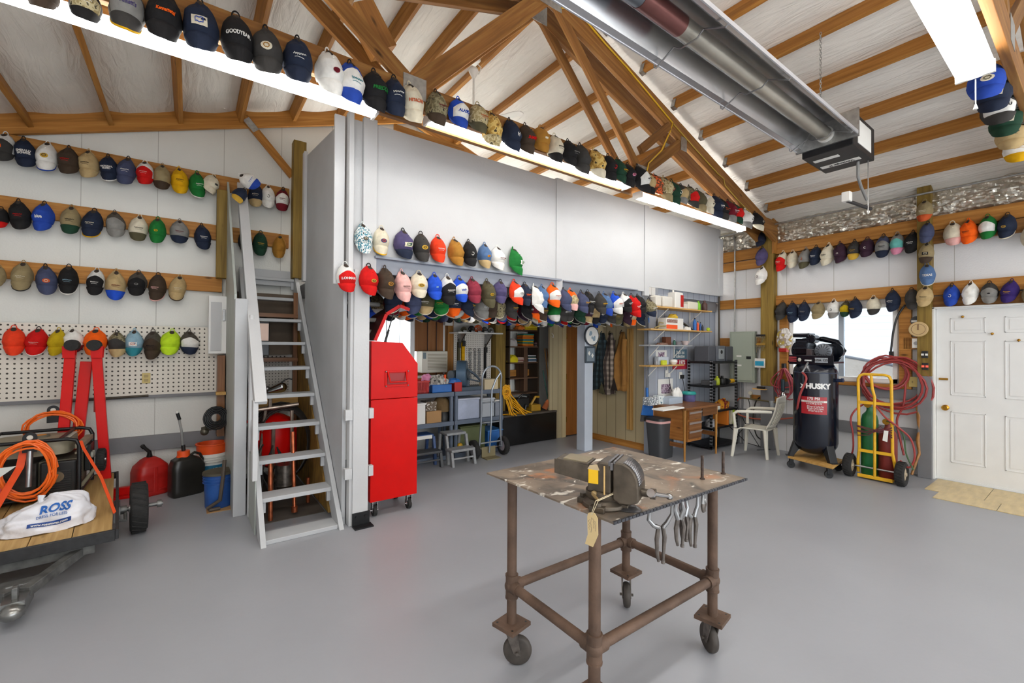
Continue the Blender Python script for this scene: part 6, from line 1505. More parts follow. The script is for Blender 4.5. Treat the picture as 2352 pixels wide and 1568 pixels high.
for k, z in enumerate((.30, .42, .565)):
    d = MB().box((5.575, 3.445, z), (5.885, 3.46, z+(.105, .125, .13)[k])).build('drawer', walnut, t, bevel=.003)
    MB().prism([(3.425, z+.11), (3.445, z+.11), (3.445, z+.08)], 'x', 5.58, 5.88).build('drawer_pull', mat('pull_grey', '#a99c96', .3), d)
MB().box((5.92, 3.445, dz-.15), (6.30, 3.46, dz-.035)).build('drawer', walnut, t, bevel=.003)
MB().box((5.50, 3.96, .18), (5.52, 3.5, .24)).build('stretcher', walnut, t); MB().box((6.30, 3.49, .26), (6.32, 3.96, .32)).box((5.9, 3.75, .26), (6.3, 3.79, .31)).build('stretcher', walnut, t)
# things on the desk
def tb_(name, px0, px1, y0_, y1_, h, m, label, cat, lid=None, z0=dz):
    a_ = P(px0, 930, y=y0_).x; b_ = P(px1, 930, y=y0_).x; return boxthing(name, a_, b_, y0_, y1_, z0, z0+h, m, label, cat, lid)
flor = patch_mat('floral_box', ['#8a9096', '#e4e6e6', '#7d858c', '#cfd3d4'], 30, kind='voronoi')
tb_('tissue_box', 1492, 1512, 3.86, 3.98, .11, flor, 'grey floral tissue box at left of the desk', 'box')
tb_('tissue_box', 1513, 1526, 3.88, 3.98, .12, patch_mat('floral_teal', ['#27566a', '#dfe6e6', '#356b7c'], 30, kind='voronoi'), 'teal floral tissue box beside the grey one', 'box')
tb_('shoe_box', 1537, 1568, 3.78, 3.98, .09, mat('pale_blue_box', '#aebccb', .7), 'pale blue box with tissue on the desk', 'box')
pile('tissue', 5.98, 3.9, dz+.08, .09, .06, .12, paper, 'white crumpled tissue rising from pale blue box', 'tissue', 31)
q = P(1583, 925, y=3.86)
t = thing('wipes_tub', 'round purple tub with teal lid on the desk', 'tub', (q.x, 3.86, dz))
MB().lathe([(.085, .0), (.09, .01), (.095, .11), (.08, .11)], (q.x, 3.86, dz), 24).build('body', mat('purple_tub', '#5d5c8a', .4, var=.2, scale=20), t, smooth=True)
MB().lathe([(.10, .105), (.108, .11), (.11, .125), (.09, .15), (.02, .152)], (q.x-.01, 3.86, dz), 24).build('lid', mat('teal_lid', '#2d9a96', .4), t, smooth=True)
q = P(1545, 940, z=dz); o = MB().box((q.x-.28, q.y-.05, dz+.001), (q.x+.20, q.y+.13, dz+.022)).build('papers', paper, bevel=.008); tag(o, 'rolled white papers lying on the front of desk', 'papers')
o = MB().tube([(5.77, 3.84, dz+.01), (5.83, 3.80, dz+.04), (5.9, 3.84, dz+.01)], .02, 8).build('blue_tape_dispenser', mat('pale_teal', '#7f9ba6', .4), smooth=True); tag(o, 'pale teal stapler on the desk before blue box', 'stapler')
# ---- wall shelves over the desk
YS = 4.055
def wshelf(px0, px1, py, m, label, d=.24, brk=(0, 1)):
    a_ = P(px0, py, y=YS-d+.0); b_ = P(px1, py, y=YS-d+.0); z = P((px0+px1)/2, py, y=YS-d).z
    t = thing('wall_shelf', label, 'shelf', ((a_.x+b_.x)/2, YS, z))
    MB().box((a_.x, YS-d, z-.02), (b_.x, YS, z)).build('board', m, t, bevel=.003)
    for f_ in (.22, .82):
        x = a_.x+(b_.x-a_.x)*f_; MB().box((x-.01, YS-.012, z-.20), (x+.01, YS, z-.02)).tube([(x, YS-.01, z-.18), (x, YS-d+.03, z-.025)], .007, 6).build('bracket', whitep, t)
    return a_.x, b_.x, z
s1 = wshelf(1508, 1636, 708, pine, 'topmost pine shelf over the desk'); s2 = wshelf(1496, 1636, 757, pine, 'second pine shelf over the desk')
s3 = wshelf(1494, 1590, 792, mat('shelf_grey', '#a3a5a6', .5), 'third shelf over the desk, painted grey', .2); s4 = wshelf(1494, 1572, 838, pine, 'lowest small shelf over the desk', .2)
def bott(x, y, z, r, h, m, label, cat='bottle', cap_=None, name='bottle'):
    t = thing(name, label, cat, (x, y, z))
    MB().lathe([(r*.9, 0), (r, .006), (r, h*.62), (r*.75, h*.75), (r*.38, h*.84), (r*.38, h*.9)], (x, y, z), 16).build('body', m, t, smooth=True)
    MB().cyl((x, y, z+h*.88), (x, y, z+h), r*.45, n=12).build('cap', cap_ or m, t, smooth=True); return t
def X_(px, y, py=720): return P(px, py, y=y).x
y = 3.90; z = s1[2]
milky = mat('milky_plastic', '#d8d4ca', .4)
boxthing('plastic_jar', X_(1500, y), X_(1513, y), y-.05, y+.06, z, z+.16, milky, 'cloudy clear jar at the left end of top shelf', 'jar', bev=.02)
boxthing('plastic_jar', X_(1517, y), X_(1539, y), y-.05, y+.07, z, z+.16, milky, 'clear jar with blue label on the top shelf', 'jar', bev=.02)
boxthing('carton', X_(1521, y+.1), X_(1541, y+.1), y+.08, y+.14, z, z+.26, mat('butter_box', '#e6c887', .6), 'tall pale yellow container behind the clear jar', 'box')
t = boxthing('motor_oil_jug', X_(1543, y), X_(1561, y), y-.06, y+.08, z, z+.24, whitep, 'white jug with red side label on the top shelf', 'jug', bev=.012)
MB().box((X_(1555, y), y-.064, z+.02), (X_(1561.5, y), y-.06, z+.2)).build('label_panel', redplastic, t); MB().cyl((X_(1546, y), y, z+.24), (X_(1546, y), y, z+.27), .015).build('cap', whitep, t)
boxthing('plastic_block', X_(1563, y), X_(1574, y), y-.05, y+.04, z, z+.08, milky, 'low white block on the top shelf', 'block', bev=.01)
boxthing('plastic_block', X_(1574, y), X_(1596, y), y-.06, y+.05, z, z+.12, mat('cream_block', '#dcd8c6', .4), 'larger cream container on the top shelf', 'container', bev=.015)
bott(X_(1604, y), y, z, .035, .15, mat('lime_bottle', '#7dc422', .4), 'lime green jar near the right of the top shelf', 'jar', name='jar')
bott(X_(1618, y), y, z, .045, .17, mat('brown_jar', '#4d332e', .4, var=.3), 'dark brown jar at the right end of top shelf', 'jar', name='jar')
z = s2[2]
t = boxthing('orange_box', X_(1524, y), X_(1563, y), y-.05, y+.1, z, z+.17, whitep, 'white carton with orange base stripe on the second shelf', 'box')
MB().box((X_(1524, y), y-.053, z+.01), (X_(1549, y), y-.05, z+.07)).build('stripe', orangep, t); MB().box((X_(1525, y), y-.053, z+.1), (X_(1549, y), y-.05, z+.15)).build('print', patch_mat('boxprint', ['#e9e6df', '#8d6a60', '#e9e6df'], 60), t)
pile('folded_gloves', X_(1545, y), y, z+.17, .09, .06, .06, mat('yellow_sponge', '#c9a630', .9, var=.2), 'yellow gloves lying on the orange striped carton', 'gloves', 41)
t = thing('clamp', 'brass coloured clamp tool at left of the second shelf', 'tool', (X_(1515, y), y, z))
MB().tube([(X_(1500, y), y-.03, z+.015), (X_(1510, y), y-.03, z+.04), (X_(1525, y), y-.04, z+.05), (X_(1534, y), y-.03, z+.01)], .01, 6).tube([(X_(1512, y), y, z+.01), (X_(1514, y), y, z+.1), (X_(1528, y), y, z+.09)], .008, 6).build('frame', mat('dull_brass', '#a89968', .4, .5), t, smooth=True)
o = MB().prism([(z+.01, y-.03), (z+.01, y+.02), (z+.17, y+.02), (z+.17, y-.03)], 'x', 0, .01); o = MB().box((0, -.02, -.008), (.38, .02, .008), Matrix.Translation((X_(1563, y), y+.02, z+.15)) @ Matrix.Rotation(R_(22), 4, 'Y')).build('metal_bar', mat('bar_grey2', '#4b4742', .5, .4)); tag(o, 'dark bar leaning down from the orange striped carton', 'bar')
pile('white_bag', X_(1574, y), y-.03, z, .08, .05, .05, paper, 'small white plastic bag on the second shelf', 'bag', 42)
for px, r, h, c, lab in ((1593, .028, .20, '#2b66b0', 'tall blue spray can on the second shelf'), (1600, .02, .15, '#e8592a', 'orange tube standing on the second shelf'), (1606, .016, .14, '#2a4f8a', 'thin blue tube right of the orange one'), (1611, .018, .1, '#26282b', 'short black bottle on the second shelf')):
    bott(X_(px, y), y-.02, z, r, h, mat('c_'+c.strip('#'), c, .4), lab, cap_=black)
o = MB().ball((X_(1624, y), y-.02, z+.03), .03).build('tennis_ball', mat('tennis', '#b7d436', .9), smooth=True); tag(o, 'small yellow green ball at the right of second shelf', 'ball')
z = s3[2]; y = 3.93
pile('small_parts', X_(1520, y), y, z, .12, .05, .03, patch_mat('smallparts', ['#3a2724', '#8a6b5c', '#6a2b28'], 40), 'scatter of small dark red parts on the grey shelf', 'parts', 43)
boxthing('brown_carton', X_(1530, y), X_(1542, y), y, y+.07, z, z+.12, mat('brown_box', '#6a3c24', .7), 'small brown carton on the grey shelf', 'box')
bott(X_(1545, y), y-.03, z, .02, .09, mat('green_bottle', '#3c6b5c', .4), 'little green bottle with white cap on the grey shelf', cap_=whitep)
t = thing('bowl', 'clear plastic bowl on the grey shelf', 'bowl', (X_(1557, y), y, z)); MB().lathe([(.03, 0), (.06, .05), (.057, .05), (.028, .004)], (X_(1557, y), y, z), 20).build('shell', mat('clearish', '#9c9496', .3), t, smooth=True)
t = thing('bowl', 'pale pink bowl at right of the grey shelf', 'bowl', (X_(1574, y), y, z)); MB().lathe([(.035, 0), (.07, .065), (.066, .065), (.03, .004)], (X_(1574, y), y, z), 20).build('shell', mat('pinkish', '#dcc9c6', .3), t, smooth=True)
z = s4[2]
boxthing('clear_bin', X_(1511, y), X_(1534, y), y-.02, y+.06, z, z+.12, mat('clear_bin', '#b4bcc6', .3), 'clear plastic bin on the lowest shelf', 'bin', bev=.008)
boxthing('tape_measure', X_(1520, y-.06), X_(1530, y-.06), y-.08, y-.04, z, z+.07, mat('yel_green', '#c9cf2a', .4), 'yellow green tape measure on the lowest shelf', 'tape measure', bev=.008)
t = thing('bowl', 'white bowl at right of the lowest shelf', 'bowl', (X_(1547, y), y, z)); MB().lathe([(.035, 0), (.06, .04), (.055, .07), (.02, .08)], (X_(1547, y), y, z), 20).build('shell', whitep, t, smooth=True)
bott(X_(1503, y), y-.04, z, .014, .09, steel, 'thin metal canister at left of the lowest shelf')
# signs and papers on the grey wall
def sheet(px0, py0, px1, py1, m, name, label, cat='paper', y_=4.052):
    a_, b_ = P(px0, py0, y=y_), P(px1, py1, y=y_); t = thing(name, label, cat, ((a_.x+b_.x)/2, y_, (a_.z+b_.z)/2)); MB().box((a_.x, y_-.003, b_.z), (b_.x, y_, a_.z)).build('sheet', m, t); return t, a_, b_
engp = patch_mat('engine_print', ['#e9e7ea', '#6b4d66', '#b9a6b6', '#3b3340'], 26, kind='noise')
t, a_, b_ = sheet(1511, 871, 1545, 915, paper, 'poster', 'white sheet showing a machine, above the desk')
MB().box((a_.x+.08, 4.048, b_.z+.09), (b_.x-.06, 4.0485, a_.z-.08)).build('picture', engp, t)
t, a_, b_ = sheet(1504, 804, 1531, 836, paper, 'poster', 'white sheet partly behind the clear bin'); MB().box((a_.x+.08, 4.048, b_.z+.1), (b_.x-.06, 4.0485, a_.z-.03)).build('picture', engp, t)
t, a_, b_ = sheet(1547, 802, 1577, 825, mat('slate_sign', '#56707f', .6), 'sign', "grey blue sign reading Dad's hat collection", 'sign')
text("Dad's hat\ncollection", .075, whitep, t, Matrix.Translation((0, -.0045, 0)) @ FACE_Y, bold=.01, sx=.8)
t, a_, b_ = sheet(1545, 826, 1578, 847, mat('red_sign', '#b0203a', .6), 'sign', 'red sign with white numerals, half under the lowest shelf', 'sign')
text('1972', .085, whitep, t, Matrix.Translation((0.05, -.0045, .03)) @ FACE_Y, bold=.03)
for i, (px, py) in enumerate(((1531, 858), (1563, 862))):
    q = P(px, py, y=4.05); t = thing('wall_outlet', ('white outlet above the machine sheet', 'outlet with black charger right of the machine sheet')[i], 'outlet', (q.x, 4.05, q.z)); MB().box((q.x-.035, 4.04, q.z-.055), (q.x+.035, 4.056, q.z+.055)).build('cover', whitep, t, bevel=.003)
    MB().box((q.x-.03, 4.0, q.z-.05), (q.x+.03, 4.04, q.z+.01)).build('plug', black if i else whitep, t, bevel=.004)
    MB().tube([(q.x, 4.01, q.z-.05), (q.x+.01, 3.99, q.z-.2), (q.x+.03*(1 if i else 3), 3.98, q.z-.35), (q.x-.02, 3.97, q.z-.42)], .005, 5).build('cord', black, t, smooth=True)
# ---- black steel rack and boombox
rx0, rx1, ry0, ry1 = 6.42, 7.20, 3.60, 4.0
t = thing('steel_rack', 'black slotted steel shelf rack in the corner by the desk', 'shelving', ((rx0+rx1)/2, 3.8, 0))
slot = lines_mat('slotted_black', '#1f2022', '#85878a', 'Z', .05, 0, .018, .4, 0)
rtop = 1.37
for x in (rx0, rx1-.03):
    for y in (ry0, ry1-.03): MB().box((x, y, 0), (x+.03, y+.004, rtop)).box((x, y, 0), (x+.004, y+.03, rtop)).build('upright', slot, t)
rz_ = [rtop-.02, .98, .60, .34, .06]
for z in rz_: MB().box((rx0, ry0, z-.03), (rx1, ry1, z)).build('shelf_board', blacksteel, t, bevel=.002)
MB().box((rx1-.02, ry1-.02, .66), (rx1-.018, ry1-.0, .9)).build('brace', blacksteel, t)
z = rtop-.02
t = thing('boombox', 'grey boombox with two speakers on top of the black rack', 'stereo', (6.8, 3.8, z))
sp2 = mat('speaker_grey', '#4a4c52', .6)
for x0 in (6.44, 6.98): MB().box((x0, 3.66, z), (x0+.2, 3.9, z+.24)).build('speaker', sp2, t, bevel=.012)
MB().box((6.68, 3.66, z), (6.94, 3.9, z+.25)).build('deck', mat('deck_grey', '#5c6068', .4), t, bevel=.012); MB().box((6.73, 3.654, z+.04), (6.89, 3.66, z+.2)).build('front_plate', mat('deck_silver', '#a8adb2', .3, .4), t, bevel=.004)
MB().cyl((6.81, 3.65, z+.15), (6.81, 3.656, z+.15), .03, n=18).build('dial', black, t)
z = .98
boxthing('charger', 6.46, 6.64, 3.64, 3.8, z, z+.08, mat('dk_grey', '#46484a', .5), 'grey battery charger at left of the rack shelf', 'charger', bev=.012)
bott(6.76, 3.7, z, .04, .14, mat('y_green', '#b9c72c', .4), 'yellow green container on the rack shelf')
bott(6.87, 3.68, z, .05, .14, black, 'black cylindrical container on the rack shelf', cap_=black)
t = thing('flashlight', 'black flashlight with yellow end on the rack shelf', 'flashlight', (7.0, 3.66, z)); MB().cyl((6.95, 3.66, z+.05), (7.04, 3.66, z+.05), .05, .035, 18).build('head', black, t, smooth=True); MB().cyl((7.04, 3.66, z+.05), (7.17, 3.66, z+.05), .035, n=18).build('body', yellowp, t, smooth=True)
z = .60
pile('work_gloves', 6.95, 3.72, z, .15, .08, .13, patch_mat('glove_ry', ['#a82a1c', '#d8961e', '#7a1f18', '#d94a24'], 16), 'heap of red and yellow gloves on the rack', 'gloves', 51)
boxthing('papers', 6.5, 6.75, 3.64, 3.9, z, z+.05, paper, 'stack of white papers on the rack left of gloves', 'papers')
z = .34
pile('rag_stack', 6.62, 3.72, z, .13, .08, .1, mat('rag_grey', '#b0aeb0', .9), 'pile of pale grey cloths on the lower rack shelf', 'rags', 52)
for i, (x, c, lab) in enumerate(((6.93, '#e8842a', 'orange folder standing on the lower rack shelf'), (7.05, '#cfcab0', 'cream binder standing on the lower rack shelf'), (7.11, '#b7dd28', 'lime green binder standing on the lower rack shelf'), (7.165, '#b3a35a', 'olive binder at the right end of lower rack shelf'))):
    o = MB().box((x-.022, 3.61, z), (x+.022, 3.85, z+.24-.02*(i % 2))).build('binder', mat('binder_'+c.strip('#'), c, .6), bevel=.003); tag(o, lab, 'binder')
o = MB().tube([(7.0, 3.62, .30), (7.05, 3.5, .18), (7.2, 3.45, .05), (7.25, 3.3, .02), (7.2, 3.1, .012), (7.0, 3.2, .012)], .006, 6).tube([(7.2, 3.6, .6), (7.3, 3.5, .3), (7.28, 3.3, .02)], .005, 6).build('cable', black, smooth=True); tag(o, 'black cables on the floor beside the black rack', 'cable')
# ================================================================== WELDING TABLE
rust = mat('rusty_pipe', '#5f4a3c', .65, .2, var=.35, scale=7, bump=.25, bscale=60)
def rusty_top():
    m = mat('steel_top', '#7b6d5e', .5, .2, var=.45, scale=5, bump=.2, bscale=30); nt = m.node_tree; b = nt.nodes['Principled BSDF']
    src = b.inputs['Base Color'].links[0].from_socket; tc = nd(nt, 'ShaderNodeTexCoord')
    for sc_, lo, hi, c, st_ in ((2.6, .57, .68, '#ad6c3c', (1, 1, 1)), (6, .56, .70, '#4d463f', (1.6, 1, 1)), (9, .60, .66, '#d6d0c4', (1, 2.2, 1)), (2.1, .62, .75, '#5c5a58', (1, 1, 1)), (26, .68, .72, '#e2ddd2', (1, 1, 1))):
        mp = nd(nt, 'ShaderNodeMapping'); mp.inputs['Scale'].default_value = st_; mp.inputs['Location'].default_value = (sc_, sc_*2, 0); nt.links.new(tc.outputs['Object'], mp.inputs[0])
        n = nd(nt, 'ShaderNodeTexNoise'); n.inputs['Scale'].default_value = sc_; n.inputs['Detail'].default_value = 6; n.inputs['Distortion'].default_value = .8; nt.links.new(mp.outputs[0], n.inputs[0])
        f = ramp(nt, n.outputs[0], [(lo, (0, 0, 0, 1)), (hi, (1, 1, 1, 1))]); src = mix(nt, f, src, srgb(c))
    nt.links.new(src, b.inputs['Base Color']); return m
X1, X2, Y1, Y2, TH = 1.307, 2.18, 1.216, 1.77, .93
t = thing('welding_table', 'rusty steel welding table on pipe legs with swivel casters', 'table', (1.743, 1.493, 0))
c0 = [P(1118, 1085, z=TH), P(1410, 1026, z=TH), P(1716, 1098, z=TH), P(1409, 1199, z=TH)]
mb = MB().prism([(p.x, p.y) for p in c0], 'z', TH-.008, TH); mb.build('table_top', rusty_top(), t)
rg = MB(); e0, e1 = c0[3], c0[2]; rr = random.Random(3)
for i in range(46):
    a_ = e0.lerp(e1, i/46); b_ = e0.lerp(e1, (i+.8)/46); rg.box((-.0, -.004, -.009), ((b_-a_).length, .004+rr.random()*.003, .0015), beam_m(a_, b_))
rg.build('torch_cut_edge', mat('cut_edge', '#4c4d52', .45, .6, var=.3, scale=40), t)
rz1 = .385
def hub(x, y, z):
    MB().ball((x, y, z), .036, 18, 12).cyl((x, y, z-.055), (x, y, z+.055), .031, n=20).cyl((x, y, z+.05), (x, y, z+.058), .0325, n=20).cyl((x, y, z-.058), (x, y, z-.05), .0325, n=20)\
        .cyl((x+(.055 if x < 1.7 else -.055), y, z), (x, y, z), .030, n=18).cyl((x, y+(.055 if y < 1.5 else -.055), z), (x, y, z), .030, n=18).build('pipe_fitting', rust, t, smooth=50)
wz = .168
for (x, y) in ((X1, Y1), (X1, Y2), (X2, Y1), (X2, Y2)):
    MB().cyl((x, y, wz+.03), (x, y, TH-.008), .0243, n=24).build('leg', rust, t, smooth=50); hub(x, y, rz1)
for a_, b_ in (((X1, Y1), (X2, Y1)), ((X1, Y2), (X2, Y2)), ((X1, Y1), (X1, Y2)), ((X2, Y1), (X2, Y2))):
    MB().cyl((a_[0], a_[1], rz1), (b_[0], b_[1], rz1), .0225, n=20).build('cross_pipe', rust, t, smooth=50)
def tcaster(x, y, rot, off, ang):
    T = Matrix.Translation((x, y, 0)) @ Matrix.Rotation(R_(rot), 4, 'Z')
    pl = MB().box((-.068, -.068, wz+.02), (.068, .068, wz+.038), T)
    for sx_ in (-.05, .05):
        for sy_ in (-.05, .05): pl.cyl((sx_, sy_, wz+.038), (sx_, sy_, wz+.0382), .006, n=10, M=T)
    p = pl.build('caster_plate', rust, t, bevel=.002)
    hl = MB()
    for sx_ in (-.05, .05):
        for sy_ in (-.05, .05): hl.cyl((sx_, sy_, wz+.0383), (sx_, sy_, wz+.0388), .0058, n=10, M=T)
    hl.build('bolt_hole', black, t)
    S = Matrix.Translation((x, y, 0)) @ Matrix.Rotation(R_(ang), 4, 'Z')
    fk = MB().cyl((0, 0, wz-.0), (0, 0, wz+.02), .035, n=20, M=S)
    for s in (-1, 1): fk.prism([(-.03, wz+.005), (.03, wz+.005), (off+.018, .065), (off-.018, .055)], 'y', s*.024-.003, s*.024+.003, S)
    fk.cyl((off, -.04, .072), (off, .04, .072), .008, n=10, M=S); f_ = fk.build('caster_fork', mat('oily_steel', '#6f6862', .4, .6, var=.35, scale=30), t, bevel=.001)
    w_ = MB().lathe([(.03, -.019), (.06, -.019), (.068, -.014), (.072, 0), (.068, .014), (.06, .019), (.03, .019)], n=32, M=S @ Matrix.Translation((off, 0, .072)) @ Matrix.Rotation(R_(90), 4, 'X')).build('caster_wheel', mat('old_wheel', '#4a443f', .6, .2, var=.3, scale=16), f_, world=False, smooth=50)
    MB().lathe([(.008, -.021), (.032, -.015), (.032, .015), (.008, .021)], n=20, M=S @ Matrix.Translation((off, 0, .072)) @ Matrix.Rotation(R_(90), 4, 'X')).build('wheel_hub', steel, f_, world=False, smooth=50)
tcaster(X1, Y2, 12, -.03, 140); tcaster(X2, Y1, 10, .03, 60); tcaster(X2, Y2, 2, -.03, 45); tcaster(X1, Y1, 0, .03, 100)
# threaded rods standing on the top
for i, (px, py) in enumerate(((1613, 1100), (1661, 1088))):
    q = P(px, py, z=TH); o = MB().cyl((q.x, q.y, TH), (q.x, q.y, TH+.115), .0075, n=12).cyl((q.x, q.y, TH), (q.x, q.y, TH+.006), .012, n=12).build('threaded_rod', mat('rod_steel', '#4e423c', .5, .6, var=.4, scale=60), smooth=50); tag(o, ('bare upright threaded rod, nearer the vise', 'paint spattered upright threaded rod, nearer the table corner')[i], 'rod', 'threaded rods on the table')
# ---- bench vise
vc = P(1392, 1165, z=TH); va = R_(-64)
t = thing('bench_vise', 'large worn bench vise bolted to the table corner', 'vise', (1.38, 1.235, TH), 0)
t.rotation_euler = (0, 0, va)
vs_ = mat('vise_dark', '#5a5146', .42, .55, var=.35, scale=14); vw = mat('vise_worn', '#7b7a7c', .3, .8, var=.2, scale=12)
B = dict(world=False)
MB().lathe([(.085, 0), (.09, .004), (.088, .018), (.07, .028), (.066, .034)], n=32).box((-.105, -.03, 0), (-.06, .03, .022)).box((.06, -.03, 0), (.105, .03, .022)).box((-.03, -.108, 0), (.03, -.06, .022)).build('base', vs_, t, smooth=50, bevel=.002, **B)
MB().lathe([(.070, .034), (.074, .038), (.074, .062), (.066, .068)], n=32).build('swivel_ring', vs_, t, smooth=50, **B)
for bx_, by_ in ((0, -.088), (.088, 0), (-.088, 0)): MB().cyl((bx_, by_, .0), (bx_, by_, .036), .016, n=6).build('anchor_bolt', vs_, t, **B)
# body (fixed jaw) : x is the screw axis, front jaw at +x
MB().prism([(-.05, .066), (.045, .066), (.045, .175), (.035, .188), (-.0, .188), (-.035, .16), (-.05, .10)], 'y', -.062, .062).build('fixed_jaw', vs_, t, bevel=.006, **B)
MB().prism([(-.05, .095), (-.05, .165), (-.20, .175), (-.20, .115)], 'y', -.05, -.044).prism([(-.05, .165), (-.19, .172), (-.19, .178), (-.05, .173)], 'y', -.05, .05).box((-.19, -.035, .11), (-.05, .035, .15)).build('slide_bar', vs_, t, bevel=.002, **B)
MB().prism([(-.06, .168), (-.16, .176), (-.16, .182), (-.06, .176)], 'y', -.045, .045).build('anvil', mat('anvil_dust', '#857a63', .5, .4, var=.2), t, **B)
n = 14; jf = [(.055, .05), (.055, .195), (.075, .195)] + [(.075+.075*math.sin(a_), .11+.085*math.cos(a_)) for a_ in [R_(12+6.0*i) for i in range(n)]] + [(.152, .095), (.152, .05), (.12, .038), (.08, .036)]
MB().prism(jf, 'y', -.068, .068).build('moving_jaw', vs_, t, bevel=.005, **B)
MB().box((.056, -.07, .19), (.064, .07, .2)).box((.036, -.07, .178), (.046, .07, .197)).box((.046, -.078, .165), (.056, -.06, .192)).build('jaw_plate', vw, t, bevel=.0015, **B)
arc = [(.075+.0765*math.sin(a_), .11+.0865*math.cos(a_)) for a_ in [R_(12+6.0*i) for i in range(n)]]
wm2 = MB()
for i in range(n-1):
    a_, b_ = arc[i], arc[i+1]; wm2.add([(a_[0], -.05, a_[1]), (b_[0], -.05, b_[1]), (b_[0], .05, b_[1]), (a_[0], .05, a_[1])], [(0, 1, 2, 3)])
wm2.build('jaw_face', vw, t, solid=.002, smooth=60, **B)
MB().box((-.045, -.0665, .10), (-.005, -.0635, .155)).build('warning_label', mat('yellow_label', '#e3b416', .5), t, **B)
MB().prism([(-.05, .155), (-.0, .155), (-.01, .178), (-.04, .172)], 'y', -.066, -.0635).build('faded_label', mat('peeled', '#b7a380', .7), t, **B)
MB().cyl((.02, -.066, .05), (.02, -.066, .175), .0035, n=8).build('paint_drip', mat('drip_cream', '#c9a66b', .6), t, **B)
MB().cyl((.15, 0, .075), (.185, 0, .075), .016, n=20).cyl((.185, 0, .075), (.205, 0, .075), .021, n=20).build('screw_head', vs_, t, smooth=50, **B)
MB().cyl((.195, -.03, .084), (.235, .14, .03), .009, n=12).cyl((.193, -.04, .090), (.195, -.025, .082), .016, n=14).cyl((.234, .136, .031), (.237, .15, .026), .013, n=14).build('handle_bar', chrome, t, smooth=50, **B)
MB().tube([(-.02, -.06, .05), (-.02, -.085, .062), (.01, -.115, .055)], .006, 8).ball((-.02, -.07, .062), .012).build('lock_lever', mat('lever_tan', '#8c7650', .5, .4), t, smooth=True, **B)
MB().lathe([(.07, 0), (.075, .002), (.05, .012)], (.10, .0, 0), 20, sx=.7, sy=.6).build('round_foot', vw, t, smooth=True, **B)
# paper tag on a string
q = P(1360, 1175, z=.90)
tg0 = P(1361, 1176, x=1.25); t = thing('paper_tag', 'manila paper tag hanging on a string from the vise', 'tag', tg0)
tw = lambda px, py: P(px, py, x=1.245)
pts = [(1349, 1185), (1351, 1178), (1358, 1176), (1366, 1178), (1373, 1190), (1374, 1228), (1362, 1256), (1344, 1248), (1350, 1227)]
vs2 = [tw(*p)-tg0 for p in pts]; MB().add(vs2, [(0, 1, 2, 3, 4, 5, 8), (5, 6, 7, 8)]).build('card', mat('manila', '#d5bd8c', .8, var=.05), t, world=False, solid=.0012)
MB().tube([tw(1359, 1182)-tg0+Vector((-.003, 0, 0)), tw(1368, 1150)-tg0, Vector((1.38, 1.17, 1.0))-tg0], .0013, 5).tube([tw(1361, 1182)-tg0+Vector((-.003, 0, 0)), tw(1374, 1150)-tg0, Vector((1.39, 1.165, 1.0))-tg0], .0013, 5).build('string', mat('string', '#d8c9a8', .9), t, world=False)
ink = MB(); rr = random.Random(2)
for k, (a_, b_) in enumerate((((1353, 1192), (1354, 1216)), ((1358, 1188), (1359, 1222)), ((1363, 1190), (1364, 1214)), ((1367, 1196), (1368, 1220)))):
    ink.tube([tw(a_[0]+(b_[0]-a_[0])*i/14+rr.uniform(-1.2, 1.2), a_[1]+(b_[1]-a_[1])*i/14)-tg0+Vector((-.0015, 0, 0)) for i in range(15)], .0005, 4)
ink.build('handwriting', mat('ink', '#4a4658', .6), t, world=False)
# ---- locking pliers hung along the right table edge
def pliers(px, py, ph, wide, label, rz=0, sp=1.0):
    q = P(px, py, z=TH-.03); t = thing('locking_pliers', label, 'pliers', (q.x, q.y, TH-.02), rz, 'locking pliers under the table edge')
    m = MB(); s = ph/.24
    if wide: m.tube([(-.045*sp, 0, .0), (-.05*sp, 0, -.05*s), (-.028*sp, 0, -.078*s), (-.004, 0, -.088*s)], [.006, .008, .009, .01], 8).tube([(.052*sp, 0, .012), (.052*sp, 0, -.03*s), (.03*sp, 0, -.068*s), (.012, 0, -.088*s)], [.006, .008, .009, .01], 8)
    else: m.tube([(-.012, 0, .015), (-.02, 0, -.02), (-.014, 0, -.05*s), (-.006, 0, -.085*s)], [.006, .009, .01, .01], 8).tube([(.012, 0, .015), (.02, 0, -.02), (.014, 0, -.05*s), (.006, 0, -.085*s)], [.006, .009, .01, .01], 8)
    m.build('jaws', steel, t, world=False, smooth=True)
    MB().tube([(-.006, 0, -.08*s), (-.014, 0, -.14*s), (-.012, 0, -.2*s), (-.006, 0, -.24*s)], [.009, .01, .008, .006], 8).build('handle', mat('plier_steel', '#77706a', .35, .8, var=.25, scale=30), t, world=False, smooth=True)
    MB().tube([(.012, 0, -.08*s), (.020, 0, -.13*s), (.016, 0, -.2*s), (.014, 0, -.235*s)], [.009, .01, .007, .006], 8).cyl((.014, 0, -.235*s), (.014, 0, -.25*s), .008, n=12).build('handle', MATS['plier_steel'], t, world=False, smooth=True)
E_ = R_(-30)
pliers(1516, 1172, .22, True, 'large C-shaped locking pliers hanging nearest the vise', E_, 1.0)
pliers(1560, 1165, .17, False, 'locking pliers, first of the cluster right of the big pair', E_)
pliers(1571, 1160, .16, False, 'locking pliers, middle of the cluster by the right leg', R_(-10))
pliers(1590, 1153, .20, True, 'wide-jawed locking pliers at right of the cluster', R_(-20), .55)
pliers(1616, 1148, .06, False, 'small clamp nearest the right table leg', R_(20))
